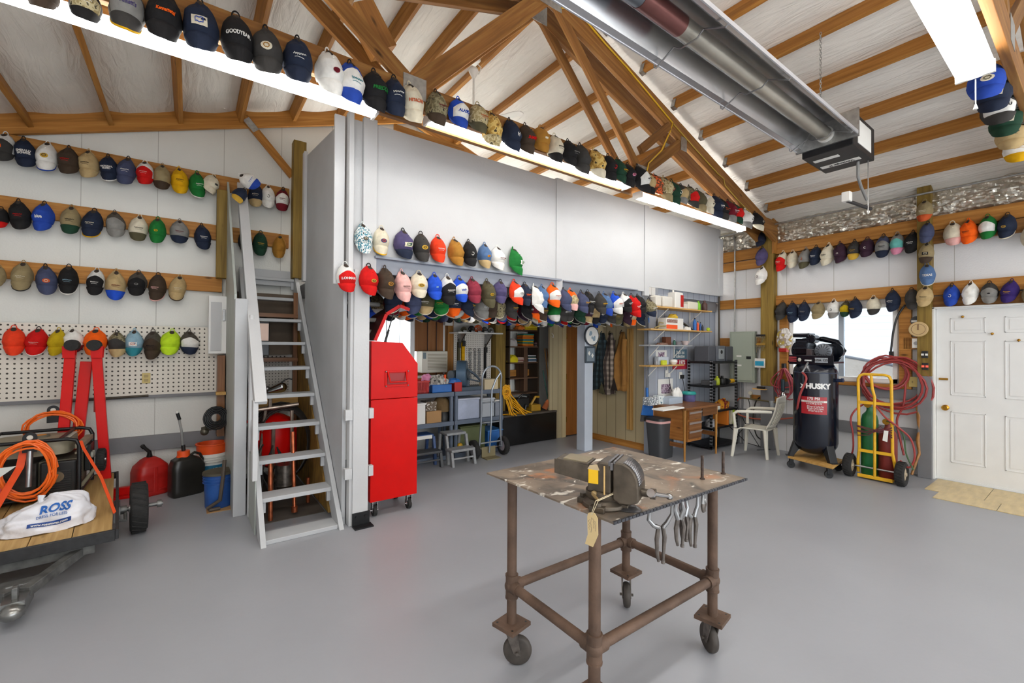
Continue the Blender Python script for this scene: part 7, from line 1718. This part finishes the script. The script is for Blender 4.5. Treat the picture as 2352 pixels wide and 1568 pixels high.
# ================================================================== RIGHT WALL
# electrical panel
a_, b_ = P(1680, 762, x=XG-.03), P(1737, 879, x=XG-.03)
t = thing('breaker_panel', 'grey green electrical panel on the right wall', 'electrical panel', (XG-.05, (a_.y+b_.y)/2, b_.z))
pg = mat('panel_green', '#9ba394', .45, var=.03)
MB().box((XG-.09, b_.y, b_.z), (XG, a_.y, a_.z)).build('box', pg, t, bevel=.006); MB().box((XG-.10, b_.y+.03, b_.z+.03), (XG-.09, a_.y-.03, a_.z-.03)).build('door', mat('panel_green2', '#a2aa9b', .4), t, bevel=.003)
MB().box((XG-.106, b_.y+.05, (a_.z+b_.z)/2-.03), (XG-.1, b_.y+.12, (a_.z+b_.z)/2+.01)).build('latch', black, t); 
for dz_ in (.0, -.15): MB().box((XG-.1015, a_.y-.20, (a_.z+b_.z)/2+dz_), (XG-.1, a_.y-.12, (a_.z+b_.z)/2+dz_+.025)).build('label_strip', paper, t)
q = P(1688, 560, x=XG-.04)
o = MB().tube([(XG-.04, q.y, a_.z), (XG-.04, q.y, 3.3), (XG-.02, q.y+.03, 3.44)], .013).build('conduit', galv, smooth=True); tag(o, 'thin galvanised conduit rising from the electrical panel', 'pipe')
for k in (.10, .16):
    o = MB().cyl((XG+.01, a_.y-k, 0), (XG+.01, a_.y-k, b_.z), .014).build('conduit', darkgrey, smooth=True); tag(o, 'grey conduit below the electrical panel, ' + ('left' if k < .12 else 'right') + ' one', 'pipe')
# things on the corner post (face x = XG-.11)
XP = XG-.115
def onpost(px0, py0, px1, py1, X=XP): return P(px0, py0, x=X), P(px1, py1, x=X)
a_, b_ = onpost(1735, 830, 1758, 843)
t = thing('timer_box', 'white and blue timer box on the corner post', 'timer', (XP, (a_.y+b_.y)/2, b_.z)); MB().box((XP-.03, b_.y, b_.z-.01), (XP, a_.y, a_.z+.05)).build('case', whitep, t, bevel=.004); MB().box((XP-.033, b_.y+.01, b_.z+.02), (XP-.03, a_.y-.01, a_.z+.01)).build('panel', mat('timer_blue', '#2a9fc4', .4), t)
keym = mat('key_brass', '#8b7f62', .35, .7)
t = thing('key_rack', 'two racks of keys hanging on the corner post', 'keys', (XP, P(1747, 790, x=XP).y, P(1747, 800, x=XP).z))
for row_, py in enumerate((768, 788)):
    a_, b_ = onpost(1737, py, 1758, py+4); MB().box((XP-.012, b_.y, b_.z), (XP, a_.y, a_.z)).build('rack_bar', (black, mat('bar_gold', '#a8802f', .5))[row_], t)
    km = MB(); n = 6
    for i in range(n):
        yy = b_.y+(a_.y-b_.y)*(i+.5)/n; L = .06+.03*((i*7) % 3); km.cyl((XP-.012, yy, b_.z-.005), (XP-.012, yy+.004, b_.z-L), .004, n=6).cyl((XP-.014, yy, b_.z-.02), (XP-.008, yy, b_.z-.02), .012, n=12)
    km.build('keys', keym, t)
q = P(1748, 892, x=XP); t = thing('post_shelf', 'small wooden ledge with black charger on the corner post', 'shelf', (XP, q.y, q.z)); MB().box((XP-.07, q.y-.09, q.z-.015), (XP, q.y+.10, q.z)).build('board', pine, t); MB().box((XP-.06, q.y-.07, q.z), (XP-.01, q.y+.04, q.z+.035)).build('charger', black, t, bevel=.004)
for i, (px, py, lab) in enumerate(((1762, 825, 'small white switch right of the corner post'), (1761, 862, 'ivory outlet right of the corner post'))):
    q = P(px, py, x=XG); t = thing('wall_outlet', lab, 'outlet', (XG, q.y, q.z)); MB().box((XG-.008, q.y-.035, q.z-(.03 if i == 0 else .055)), (XG+.002, q.y+.035, q.z+(.03 if i == 0 else .055))).build('cover', whitep if i == 0 else MATS['ivory'], t, bevel=.002)
    MB().box((XG-.03, q.y-.015, q.z-.02), (XG-.008, q.y+.015, q.z+.02)).build('plug', black if i == 0 else MATS['ivory'], t, bevel=.002)
# air regulator manifold
q = P(1720, 915, x=XG-.10)
t = thing('air_regulator', 'brass air manifold with gauge and clear filter bowl', 'air regulator', (XG-.1, q.y, q.z))
MB().box((XG-.03, q.y-.45, q.z-.01), (XG+.0, q.y+.0, q.z+.06)).build('mount_board', fir, t)
MB().cyl((XG-.08, q.y+.16, q.z), (XG-.08, q.y-.42, q.z-.02), .012).cyl((XG-.08, q.y-.02, q.z), (XG-.08, q.y-.02, q.z+.07), .01).build('manifold', mat('old_brass', '#7d7250', .4, .6), t, smooth=True)
MB().cyl((XG-.10, q.y-.02, q.z+.09), (XG-.07, q.y-.02, q.z+.09), .03, n=18).build('gauge', mat('gauge', '#c9c4b0', .3), t, smooth=50)
MB().lathe([(.035, 0), (.035, -.03), (.03, -.04), (.028, -.13), (.015, -.15)], (XG-.08, q.y-.33, q.z+.0), 18).build('filter_bowl', mat('clear_bowl', '#aeb4b8', .15, .2), t, smooth=True)
hose_r = mat('red_hose', '#9c3a38', .45); hose_b = mat('brick_hose', '#b25a44', .5)
def hose(pts, r, m, label, sm=6):
    # Catmull-Rom through the points
    P_ = [Vector(p) for p in pts]; out = []
    for i in range(len(P_)-1):
        p0, p1, p2, p3 = P_[max(0, i-1)], P_[i], P_[i+1], P_[min(len(P_)-1, i+2)]
        for k in range(sm):
            s = k/sm; out.append(.5*((2*p1)+(p2-p0)*s+(2*p0-5*p1+4*p2-p3)*s*s+(3*p1-p0-3*p2+p3)*s**3))
    out.append(P_[-1]); o = MB().tube(out, r, 8).build('air_hose', m, smooth=True); return tag(o, label, 'hose')
W = lambda px, py, X=XG-.06: P(px, py, x=X)
hose([W(1720, 915, XG-.08), W(1698, 915), W(1689, 930), W(1690, 945), W(1705, 955), W(1740, 962), W(1790, 962), W(1832, 958)], .012, hose_b, 'brick red hose from the manifold behind the white chair')
hose([W(1745, 912), W(1735, 925), W(1730, 960), W(1738, 1000), W(1760, 1012), W(1770, 1000), W(1765, 960)], .01, black, 'black hose looping below the manifold')
hose([W(1718, 915), W(1722, 935), W(1712, 975), W(1695, 1000), W(1690, 1030), W(1720, 1042)], .006, black, 'thin black cord hanging beside the corner post')
# red coiled hose bundle hung left of compressor
mb = MB(); rr = random.Random(12); cc = P(1805, 880, x=XG-.08); tp = P(1802, 846, x=XG-.08)
for k in range(8):
    w_ = .10+.13*rr.random(); h_ = .28+.22*rr.random(); ph = rr.uniform(-.06, .06); pts = []
    for j in range(24):
        a2 = 2*math.pi*j/24; s = math.sin(a2); c_ = math.cos(a2); yy = tp.y+ph*(1-c_)/2+ s*w_*(.25+.75*(1-c_)/2); zz = tp.z-(1-c_)/2*h_; pts.append((XG-.05-.012*k % .08, yy, zz))
    mb.tube(pts, .0085, 6, closed=True)
o = mb.build('air_hose', mat('pink_hose', '#a8414a', .45), smooth=True); tag(o, 'tangled thin red hose hung left of the compressor', 'hose')
q = P(1802, 842, x=XG-.02); o = MB().box((XG-.08, q.y-.02, q.z-.02), (XG, q.y+.02, q.z+.05)).build('hose_hook', black, bevel=.004); tag(o, 'black hook carrying the tangled thin red hose', 'hook')
q = P(1798, 880, x=XG-.12); t = thing('air_gun', 'dark handled work lamp hanging with the tangled hose', 'tool', (XG-.12, q.y, q.z)); MB().cyl((XG-.12, q.y, q.z+.06), (XG-.12, q.y, q.z-.12), .026, n=14).build('grip', mat('dark_teal', '#223a44', .4), t, smooth=True); MB().ball((XG-.12, q.y-.01, q.z-.18), .05, sc=(1, .8, 1.2)).build('head', chrome, t, smooth=True)
# bag of rags
q = P(1802, 778, x=XG-.05); t = thing('rag_bag', 'clear bag of white rags hung beside the window', 'bag', (XG-.05, q.y, q.z))
def rb_(u, v):
    a2 = 2*math.pi*u; r = math.sin(math.pi*(.08+.84*v))**.6; n = noise.noise(Vector((math.cos(a2)*2, math.sin(a2)*2, v*4)))*.02; return (XG-.06-(.055*r+n)*math.cos(a2), q.y+(.105*r+n)*math.sin(a2), q.z-.17+.33*v)
MB().grid(rb_, 24, 14).build('bag', patch_mat('rag_mix', ['#c9c3bb', '#e3dfda', '#a8988c', '#b8a24a', '#e6e2de'], 12), t, smooth=80); MB().box((XG-.11, q.y-.05, q.z-.20), (XG-.02, q.y+.06, q.z-.14)).build('red_collar', redplastic, t, bevel=.01)
# ---- compressor on its dolly
cx_, cy_ = 6.78, 2.23
rT = .245
zt0 = .17
t = thing('wooden_dolly', 'plywood dolly on black casters under the compressor', 'dolly', (cx_, cy_, 0))
dd = [P(1809, 1047, z=.15), P(1913, 1073, z=.15), P(1938, 1055, z=.15), P(1850, 1032, z=.15)]
dd[3] = dd[0]+(dd[2]-dd[1])
MB().prism([(p.x, p.y) for p in dd], 'z', .125, .15).build('platform', wood('dolly_ply', '#b78a46', '#c79a55', '#d3aa66', .6), t, bevel=.003)
cen = sum(dd, Vector())/4
for p in dd:
    v = p+(cen-p)*.16; caster('caster', v.x, v.y, .045, .03, .125, t, wm=black, fm=blacksteel, rot=.6)
cx_, cy_ = cen.x, cen.y
tankb = mat('compressor_navy', '#0c1220', .18, .1, spec=.6)
q0 = P(1885, 1000, x=cx_); zb = .27; zt = zat(cx_-.2, cy_, 850)
t = thing('air_compressor', 'tall black upright air compressor with white lettering', 'air compressor', (cx_, cy_, .15))
ztop = zt+.10
MB().lathe([(.02, zb-.06), (.12, zb-.05), (.20, zb-.01), (.235, zb+.05), (rT, zb+.1), (rT, zt-.03), (.235, zt+.02), (.20, zt+.07), (.12, ztop+.0), (.02, ztop+.01)], (cx_, cy_, 0), 48).build('tank', tankb, t, smooth=60)
MB().lathe([(rT+.001, zt-.034), (rT+.003, zt-.03), (rT+.001, zt-.026)], (cx_, cy_, 0), 48).build('weld_seam', mat('seam', '#39435a', .3), t)
# axis towards camera: -X mostly
ca = math.atan2(-cy_, -cx_)
def TC(ang): return Matrix.Translation((cx_, cy_, 0)) @ Matrix.Rotation(ang, 4, 'Z')
for k in range(3):
    a2 = ca+R_(40+120*k-0); M = TC(a2); MB().prism([(.14, zb+.06), (.235, zb+.10), (.30, .152), (.25, .152)], 'y', -.05, .05, M).box((.24, -.05, .15), (.33, .05, .158), M).build('foot', mat('foot_black', '#1a1c20', .4), t, bevel=.004)
def cylwrap(off, r=None):
    r = r or rT
    def f(co): a2 = ca+R_(-0)+(co.x)/r; return Vector((cx_+(r+off+co.z)*math.cos(a2), cy_+(r+off+co.z)*math.sin(a2), co.y))-t.location
    return f
zl = zat(cx_-.22, cy_-.07, 887)
text('HUSKY', .088, white, t, None, 'lettering', bold=.055, fn=lambda co: cylwrap(.002)(Vector((co.x+.03, co.y+zl, co.z))), sx=.95)
lg = MB(); vsx = [(-.175, -.03), (-.15, .0), (-.17, .03), (-.13, .015), (-.11, -.005), (-.135, -.035)]; lg.add([cylwrap(.003)(Vector((x, zl+z_, 0))) for x, z_ in vsx], [(0, 1, 2, 3, 4, 5)]); lg.build('logo', white, t, world=False)
zr0, zr1 = zat(cx_-.22, cy_-.07, 951), zat(cx_-.22, cy_-.07, 911)
def band(x0, x1, z0, z1, off, m, nm):
    b2 = MB(); n = 14; b2.add([cylwrap(off)(Vector((x0+(x1-x0)*i/n, z_, 0))) for z_ in (z0, z1) for i in range(n+1)], [(i, i+1, n+2+i, n+1+i) for i in range(n)]); return b2.build(nm, m, t, world=False)
band(-.155, .125, zr0, zr1, .0025, mat('red_label', '#a9222a', .35), 'red_label'); hh = zr1-zr0
band(-.155, .125, zr1-hh*.33, zr1-hh*.22, .0035, whitep, 'label_stripe')
text('175 PSI', .045, white, t, None, 'lettering', bold=.03, fn=lambda co: cylwrap(.0045)(Vector((co.x-.02, co.y+zr1-hh*.11, co.z))))
text('2-STAGE PERFORMANCE', .021, mat('text_red', '#8c1c22', .5), t, None, 'lettering', fn=lambda co: cylwrap(.0055)(Vector((co.x-.015, co.y+zr1-hh*.275, co.z))), sx=.9)
text('11.5 SCFM @ 90 PSI', .022, white, t, None, 'lettering', bold=.01, fn=lambda co: cylwrap(.0045)(Vector((co.x-.015, co.y+zr1-hh*.40, co.z))), sx=.9)
text('85% Longer Air Tool Run Time\n90% Higher SCFM Air Delivery\n50% Faster Pump Up Time', .017, white, t, None, 'lettering', fn=lambda co: cylwrap(.0045)(Vector((co.x*.8+.0, co.y*1.9+zr1-hh*.68, co.z))))
# pump and motor
zp = ztop+.0
blk = mat('gloss_pump', '#0e131c', .2, .3)
MB().box((cx_-.17, cy_-.26, zp-.01), (cx_+.17, cy_+.26, zp+.015)).box((cx_-.18, cy_-.26, zp-.03), (cx_-.17, cy_+.24, zp+.09)).build('top_plate', blk, t, bevel=.003)
MB().box((cx_-.184, cy_-.20, zp+.0), (cx_-.1805, cy_-.06, zp+.06)).build('badge', mat('badge_grey', '#9ba0a6', .35), t); text('USA 125', .04, black, t, Matrix.Translation((-.186, -.13, zp+.03-.15)) @ FACE_X, bold=.02)
for i in range(3): MB().box((cx_-.184, cy_+.15, zp+.005+.025*i), (cx_-.1805, cy_+.24, zp+.018+.025*i)).build('red_stripes', mat('stripe_red', '#b8464a', .4), t)
MB().ball((cx_-.182, cy_+.115, zp+.03), .02, sc=(.2, 1, 1.2)).build('drop_badge', mat('badge_cream', '#b9b7a8', .4), t, smooth=True)
pm2 = MB().cyl((cx_-.08, cy_+.14, zp+.12), (cx_+.12, cy_+.14, zp+.12), .09, n=28).box((cx_-.09, cy_+.06, zp+.10), (cx_+.09, cy_+.2, zp+.30)); 
pm2.build('pump_body', blk, t, smooth=50, bevel=.01)
fn_ = MB()
for k in range(9): fn_.box((cx_-.12, cy_+.035, zp+.17+.016*k), (cx_+.1, cy_+.215, zp+.176+.016*k))
fn_.build('cooling_fins', mat('fins', '#2c333e', .35, .4), t)
MB().box((cx_-.12, cy_+.03, zp+.32), (cx_+.1, cy_+.22, zp+.375)).cyl((cx_-.1, cy_+.02, zp+.30), (cx_+.08, cy_+.02, zp+.30), .055, n=20).build('head', blk, t, bevel=.012)
MB().lathe([(.12, -.02), (.155, -.015), (.155, .015), (.12, .02)], n=36, M=Matrix.Translation((cx_+.10, cy_+.16, zp+.15)) @ Matrix.Rotation(R_(90), 4, 'Y')).cyl((cx_+.08, cy_+.16, zp+.15), (cx_+.12, cy_+.16, zp+.15), .13, n=30).build('flywheel', blk, t, smooth=50)
MB().cyl((cx_-.12, cy_-.13, zp+.145), (cx_+.10, cy_-.13, zp+.145), .095, n=30).build('motor', blk, t, smooth=50)
MB().lathe([(.02, -.01), (.08, -.012), (.097, 0), (.08, .004)], n=30, M=Matrix.Translation((cx_-.125, cy_-.13, zp+.145)) @ Matrix.Rotation(R_(90), 4, 'Y')).build('motor_grille', mat('grille_grey', '#6d737a', .35, .5), t, smooth=50)
sl = MB()
for k in range(14):
    a2 = 2*math.pi*k/14; sl.box((-.003, .045, -.0), (.003, .085, .004), Matrix.Translation((cx_-.139, cy_-.13, zp+.145)) @ Matrix.Rotation(R_(90), 4, 'Y') @ Matrix.Rotation(a2, 4, 'Z'))
sl.build('grille_slots', black, t)
MB().tube([(cx_+.12, cy_+.16, zp+.30), (cx_+.12, cy_-.05, zp+.30), (cx_+.12, cy_-.2, zp+.26), (cx_+.12, cy_-.27, zp+.15), (cx_+.12, cy_-.2, zp+.04), (cx_+.12, cy_+.1, zp+.0)], .035, 10, closed=True).cyl((cx_+.06, cy_-.19, zp+.145), (cx_+.13, cy_-.19, zp+.145), .10, n=24).build('belt_guard', blk, t, smooth=True)
MB().box((cx_-.18, cy_-.02, zp+.09), (cx_-.08, cy_+.04, zp+.17)).build('pressure_switch', mat('switch_dark', '#3a2f30', .4), t, bevel=.006)
MB().tube([(cx_-.18, cy_+.02, zp-.0), (cx_-.22, cy_+.03, zp-.06), (cx_-.24, cy_+.06, zp-.13)], .012, 8).cyl((cx_-.19, cy_+.05, zp+.02), (cx_-.19, cy_-.03, zp+.02), .014).build('outlet_fitting', steel, t, smooth=True)
qv = P(1941, 874, x=cx_); MB().cyl((cx_-.02, cy_-rT, qv.z), (cx_-.03, cy_-rT-.07, qv.z), .022).cyl((cx_-.03, cy_-rT-.06, qv.z-.02), (cx_-.03, cy_-rT-.06, qv.z+.03), .013).build('drain_valve', mat('valve_navy', '#1c2a4a', .3), t, smooth=True)
hose([(cx_-.24, cy_+.06, zp-.13), P(1852, 870, x=cx_-.27), P(1838, 905, x=cx_-.27), P(1832, 935, x=cx_-.22), P(1833, 955, x=cx_-.05)], .013, hose_r, 'thick red hose running down the compressor front')
# ---- white plastic chair
pcw = mat('resin_white', '#dedacb', .4, var=.02)
A = P(1679, 1047, z=0); Bp = P(1763, 1058, z=0); 
t = thing('plastic_chair', 'off white plastic armchair facing left beside the corner post', 'chair', (6.52, 3.02, 0))
# local frame: u = facing direction; legs from photo
FL, FR, BL, BR = Vector((6.32, 3.27, 0)), Vector((6.46, 2.79, 0)), Vector((6.80, 3.33, 0)), Vector((6.86, 2.86, 0))
BL = P(1762, 1056, z=0); BR = P(1786, 1048, z=0); FL = P(1681, 1047, z=0); FR = P(1712, 1034, z=0); BR = BR.lerp(BL+FR-FL, .5)
up_ = Vector((0, 0, 1)); ctr = (FL+FR+BL+BR)/4
def leg(p, q, nm='leg'):
    m = MB(); d = (ctr-p).normalized(); s = d.cross(up_)
    for side in (-1, 0):
        pass
    r0, r1 = .02, .035
    m.tube([p, p.lerp(q, .5)+d*.004, q], [r0, .026, r1], 6); m.build(nm, pcw, t, smooth=40)
sz = .42
SFL, SFR, SBL, SBR = [p.lerp(ctr, .16)+up_*sz for p in (FL, FR, BL, BR)]
for p, q in ((FL, SFL), (FR, SFR), (BL, SBL), (BR, SBR)): leg(p, q-up_*.02)
def seatf(u, v):
    a2 = SFL.lerp(SFR, u); b2 = SBL.lerp(SBR, u); p = a2.lerp(b2, v); e = abs(2*u-1); return p+up_*(-.02*(1-e**3)-.015*v+(.0 if v > .1 else -.02))
MB().grid(seatf, 14, 12).build('seat', pcw, t, smooth=60, solid=.012)
TBL, TBR = P(1776, 925, x=SBL.x+.13), P(1795, 922, x=SBR.x+.17)
topz = zat(SBR.x+.1, SBR.y, 908)
bdir = ((SBL+SBR)/2-(SFL+SFR)/2); bdir.z = 0; bdir.normalize()
TBL = SBL+bdir*.14+up_*(topz-sz); TBR = SBR+bdir*.14+up_*(topz-sz)
bk = MB(); n = 9
def backp(u, v): p = SBL.lerp(SBR, u).lerp(TBL.lerp(TBR, u), v); return p+bdir*(.04*math.sin(math.pi*u)+.03*math.sin(math.pi*v))+up_*(.03*math.sin(math.pi*u) if v > .9 else 0)
for i in range(n):
    u0, u1 = .1+.8*i/n, .1+.8*(i+.55)/n; bk.grid(lambda a2, b2: backp(u0+(u1-u0)*a2, .12+.72*b2), 1, 8)
bk.grid(lambda a2, b2: backp(a2, .82+.18*b2), 12, 3).grid(lambda a2, b2: backp(a2, .0+.14*b2), 12, 2).grid(lambda a2, b2: backp(.0+.1*a2, b2), 1, 10).grid(lambda a2, b2: backp(.9+.1*a2, b2), 1, 10)
bk.build('backrest', pcw, t, smooth=60, solid=.01)
for s, (sf, sb, tb2, fl2) in enumerate(((SFL, SBL, TBL, FL), (SFR, SBR, TBR, FR))):
    outw = (sf-ctr); outw.z = 0; side = (SFR-SFL).normalized()*(1 if s else -1)*.05
    p0 = sf+side*.4; p1 = sf+side+up_*.20-bdir*.01; p2 = sf+side+up_*.235+bdir*.04; p3 = sb+side+up_*.25; p4 = sb.lerp(tb2, .55)
    MB().tube([p0, p0.lerp(p1, .5), p1, p2, p2.lerp(p3, .5), p3, p4], [.022, .02, .02, .022, .024, .022, .018], 8).build('armrest', pcw, t, smooth=True)
# ---- yellow gas cart with cylinders
gx = 6.62; ya_, yb_2 = P(1975, 1000, x=gx).y, P(2051, 1000, x=gx).y
zt_ = P(1975, 858, x=gx).z
t = thing('gas_cart', 'yellow two wheeled cart carrying gas cylinders', 'cart', (gx, (ya_+yb_2)/2, 0))
ym = (ya_+yb_2)/2
L_ = [(gx+.05, ya_+.03, .06), (gx+.0, ya_+.02, .2), (gx-.02, ya_, .35), (gx-.05, ya_, 1.0), (gx-.06, ya_, zt_-.06), (gx-.06, ya_-.02, zt_-.015), (gx-.06, ya_-.06, zt_), (gx-.06, yb_2+.06, zt_), (gx-.06, yb_2+.02, zt_-.015), (gx-.06, yb_2, zt_-.06), (gx-.05, yb_2, 1.0), (gx-.02, yb_2, .35), (gx, yb_2-.02, .2), (gx+.05, yb_2-.03, .06)]
ycm = mat('cart_yellow', '#e2ae22', .4, var=.1, scale=10)
cm2 = MB().tube(L_, .016, 10).tube([(gx-.05, ym, .05), (gx-.05, ym, 1.0), (gx-.06, ym+.02, 1.1), (gx-.06, ym+.03, zt_)], .015, 10)
for z in (.34, .92): cm2.box((gx-.06, yb_2, z-.015), (gx-.05, ya_, z+.02))
cm2.build('frame', ycm, t, smooth=50)
MB().box((gx-.05, yb_2-.01, .02), (gx+.22, ya_+.01, .035)).box((gx-.06, yb_2-.01, .02), (gx-.05, ya_+.01, .06)).build('base_plate', ycm, t, bevel=.002)
MB().tube([(gx-.02, ya_+.12, .14), (gx-.02, yb_2-.10, .14)], .011, 8).build('axle', steel, t, smooth=True)
for y in (ya_+.10, yb_2-.08):
    w_ = wheel(0, 0, 0, .135, .085, t, hubm=mat('cream_hub', '#b8a98f', .5), axis='y'); 
    w_.rotation_euler = (0, 0, R_(0)); w_.location = (-.02, y-ym, .137)
def gascyl(x, y, r, h, m, lab, cap_=None):
    t = thing('gas_cylinder', lab, 'gas cylinder', (x, y, .035))
    MB().lathe([(r*.9, .036), (r, .045), (r, h-.10), (r*.85, h-.04), (r*.45, h), (.03, h+.02), (.03, h+.06)], (x, y, 0), 28).build('tank', m, t, smooth=50)
    MB().cyl((x, y, h+.05), (x, y, h+.12), .018).cyl((x-.05, y, h+.09), (x+.04, y, h+.09), .014).cyl((x-.08, y, h+.09), (x-.05, y, h+.09), .035, n=16).build('valve', brass, t, smooth=50); return t
gascyl(gx+.09, ym+.085, .085, .80, mat('gas_green', '#1f6a3c', .4, var=.1), 'green oxygen cylinder at left on the yellow cart')
gascyl(gx+.09, ym-.09, .088, .62, mat('gas_red', '#7c2b26', .5, var=.15), 'dark red acetylene cylinder at right on the yellow cart')
mb = MB()
for k in range(5): mb.tube([(gx-.075, ya_+.01, .64-.03*k+.02*(k % 2)), (gx-.08, ym+.05, .62-.02*k), (gx-.078, ym-.06, .60+.015*k-.03*(k % 2)), (gx-.075, yb_2-.01, .66-.03*k)], .006, 6)
o = mb.build('twin_hose', mat('dark_red_hose', '#5c2630', .5), smooth=True); tag(o, 'dark welding hoses wrapped across the yellow cart', 'hose')
hose([(gx+.05, ym+.09, .88), (gx-.03, ym+.02, .92), (gx-.08, ym-.10, .78), (gx-.06, yb_2-.05, .68), (gx-.02, yb_2-.16, .55), (gx-.0, yb_2-.19, .35), (gx+.0, yb_2-.14, .22), (gx+.02, yb_2-.06, .28)], .010, hose_r, 'red welding hose looping down at the cart right side')
hose([(gx+.05, ym-.06, .72), (gx-.05, yb_2-.02, .70), (gx-.03, yb_2-.10, .58), (gx-.02, yb_2-.12, .38), (gx+.0, yb_2-.18, .20)], .008, mat('green_hose', '#3f5a38', .5), 'green welding hose beside the red one on cart')
hose([(gx+.05, ym+.12, .9), (gx-.05, ya_+.03, .82), (gx-.04, ya_+.08, .70), (gx-.03, ya_+.06, .5), (gx+.05, ya_+.10, .25), (gx+.2, ya_+.3, .05), (gx+.3, ya_+.45, .05)], .010, hose_r, 'red hose at the cart left side running to the floor')
o = MB().prism([(yb_2+.02, .62), (yb_2+.06, .62), (yb_2+.075, .50), (yb_2+.03, .49)], 'x', gx-.09, gx-.088).build('white_tag', paper); tag(o, 'white paper tag tied to the yellow cart', 'tag')
# ---- big coiled red hose on the wall
hc = P(2048, 880, x=XG-.05)
coil('air_hose', (XG-.06, P(2052, 870, x=XG-.06).y, P(2052, 882, x=XG-.06).z), .33, 6, 'x', .13, 'large red air hose coiled on the wall beside the window', rr=.013, m=hose_r, seed=14)
coil('air_hose', (XG-.04, P(2032, 850, x=XG-.06).y, P(2032, 858, x=XG-.06).z), .20, 3, 'x', .10, 'smaller inner coil of the red hose beside window', rr=.012, m=hose_r, seed=15)
hose([W(2080, 880), W(2075, 930), W(2060, 965), W(2068, 1010), W(2076, 1045)], .012, hose_r, 'red hose tail dropping from the big coil')
q = P(2048, 812, x=XG-.02); o = MB().box((XG-.06, q.y-.02, q.z-.04), (XG, q.y+.02, q.z+.03)).build('hose_hook', blacksteel, bevel=.003); tag(o, 'black wall hook carrying the big hose coil', 'hook')
hose([P(2079, 700, x=XG-.03), P(2062, 725, x=XG-.04), P(2052, 760, x=XG-.04), P(2046, 810, x=XG-.04)], .012, black, 'dark cable with grip hanging right of the window')
# switches and gauges around the door post
def wallbox(px, py, w, h, d, m, lab, name, cat, X=XG, det=None, dm_=None):
    q = P(px, py, x=X); t = thing(name, lab, cat, (X, q.y, q.z)); MB().box((X-d, q.y-w/2, q.z-h/2), (X, q.y+w/2, q.z+h/2)).build('case', m, t, bevel=.003)
    if det == 'dial': MB().cyl((X-d-.012, q.y, q.z), (X-d, q.y, q.z), min(w, h)*.28, n=18).build('dial', dm_ or steel, t, smooth=50)
    if det == 'switch':
        for s in ((0,) if w < .1 else (-.028, .028)): MB().box((X-d-.012, q.y+s-.006, q.z-.012), (X-d, q.y+s+.006, q.z+.012)).build('toggle', dm_ or whitep, t)
    if det == 'buttons':
        for s in (-.018, .018): MB().box((X-d-.006, q.y+s-.012, q.z-.012), (X-d, q.y+s+.012, q.z+.012)).build('button', dm_ or whitep, t)
    return t
wallbox(2107, 788, .08, .12, .05, whitep, 'white timer switch by the door post', 'timer_switch', 'switch', det='dial')
wallbox(2107, 845, .07, .115, .012, whitep, 'white light switch beside the door post', 'light_switch', 'switch', det='switch')
wallbox(2103, 877, .125, .125, .012, MATS['ivory'], 'double ivory switch plate beside the door post', 'light_switch', 'switch', det='switch', dm_=MATS['ivory_dark'])
wallbox(2125, 814, .055, .085, .03, black, 'upper black door opener button on the door post', 'opener_button', 'button', XG-.11, 'buttons')
wallbox(2126, 841, .055, .085, .03, black, 'lower black door opener button with red light', 'opener_button', 'button', XG-.11, 'buttons', mat('red_button', '#e8503c', .4, emit=.6))
q = P(2110, 756, x=XG-.12); t = thing('thermometer', 'round tan wall thermometer beside the door post', 'thermometer', (XG-.03, q.y, q.z))
MB().lathe([(.001, 0), (.088, 0), (.092, .012), (.085, .02), (.001, .018)], n=36, M=Matrix.Translation((XG-.12, q.y, q.z)) @ Matrix.Rotation(R_(-90), 4, 'Y')).build('face', mat('tan_dial', '#c2a574', .5), t, smooth=50)
MB().box((XG-.145, q.y-.003, q.z-.01), (XG-.141, q.y+.003, q.z+.06)).build('needle', mat('needle_brown', '#5a2c1a', .5), t)
MB().tube([(XG-.141, q.y+.064*math.cos(R_(i*12)), q.z+.064*math.sin(R_(i*12))) for i in range(30)], .0015, 4, closed=True).build('scale_ring', MATS['needle_brown'], t)
q = P(2106, 737, x=XG-.0); t = thing('round_badge', 'dark half round badge above the thermometer', 'badge', (XG, q.y, q.z)); MB().cyl((XG-.012, q.y, q.z), (XG, q.y, q.z), .06, n=24).build('disc', mat('badge_dark', '#39393a', .5), t); MB().box((XG-.014, q.y-.05, q.z-.015), (XG-.012, q.y+.05, q.z+.01)).build('stripe', whitep, t)
# walking stick
o = MB().tube([P(2108, 930, x=XG-.05), P(2111, 955, x=XG-.06), P(2112, 990, x=XG-.06), P(2108, 1010, x=XG-.07), P(2112, 1040, x=XG-.07), P(2104, 1060, x=XG-.12), P(2094, 1090, x=XG-.2)], [.022, .026, .02, .023, .017, .016, .013], 10).build('walking_stick', mat('gnarled_wood', '#9a6b38', .4, var=.3, scale=14, bump=.4), smooth=True); tag(o, 'gnarled brown walking stick leaning on the door post', 'stick')
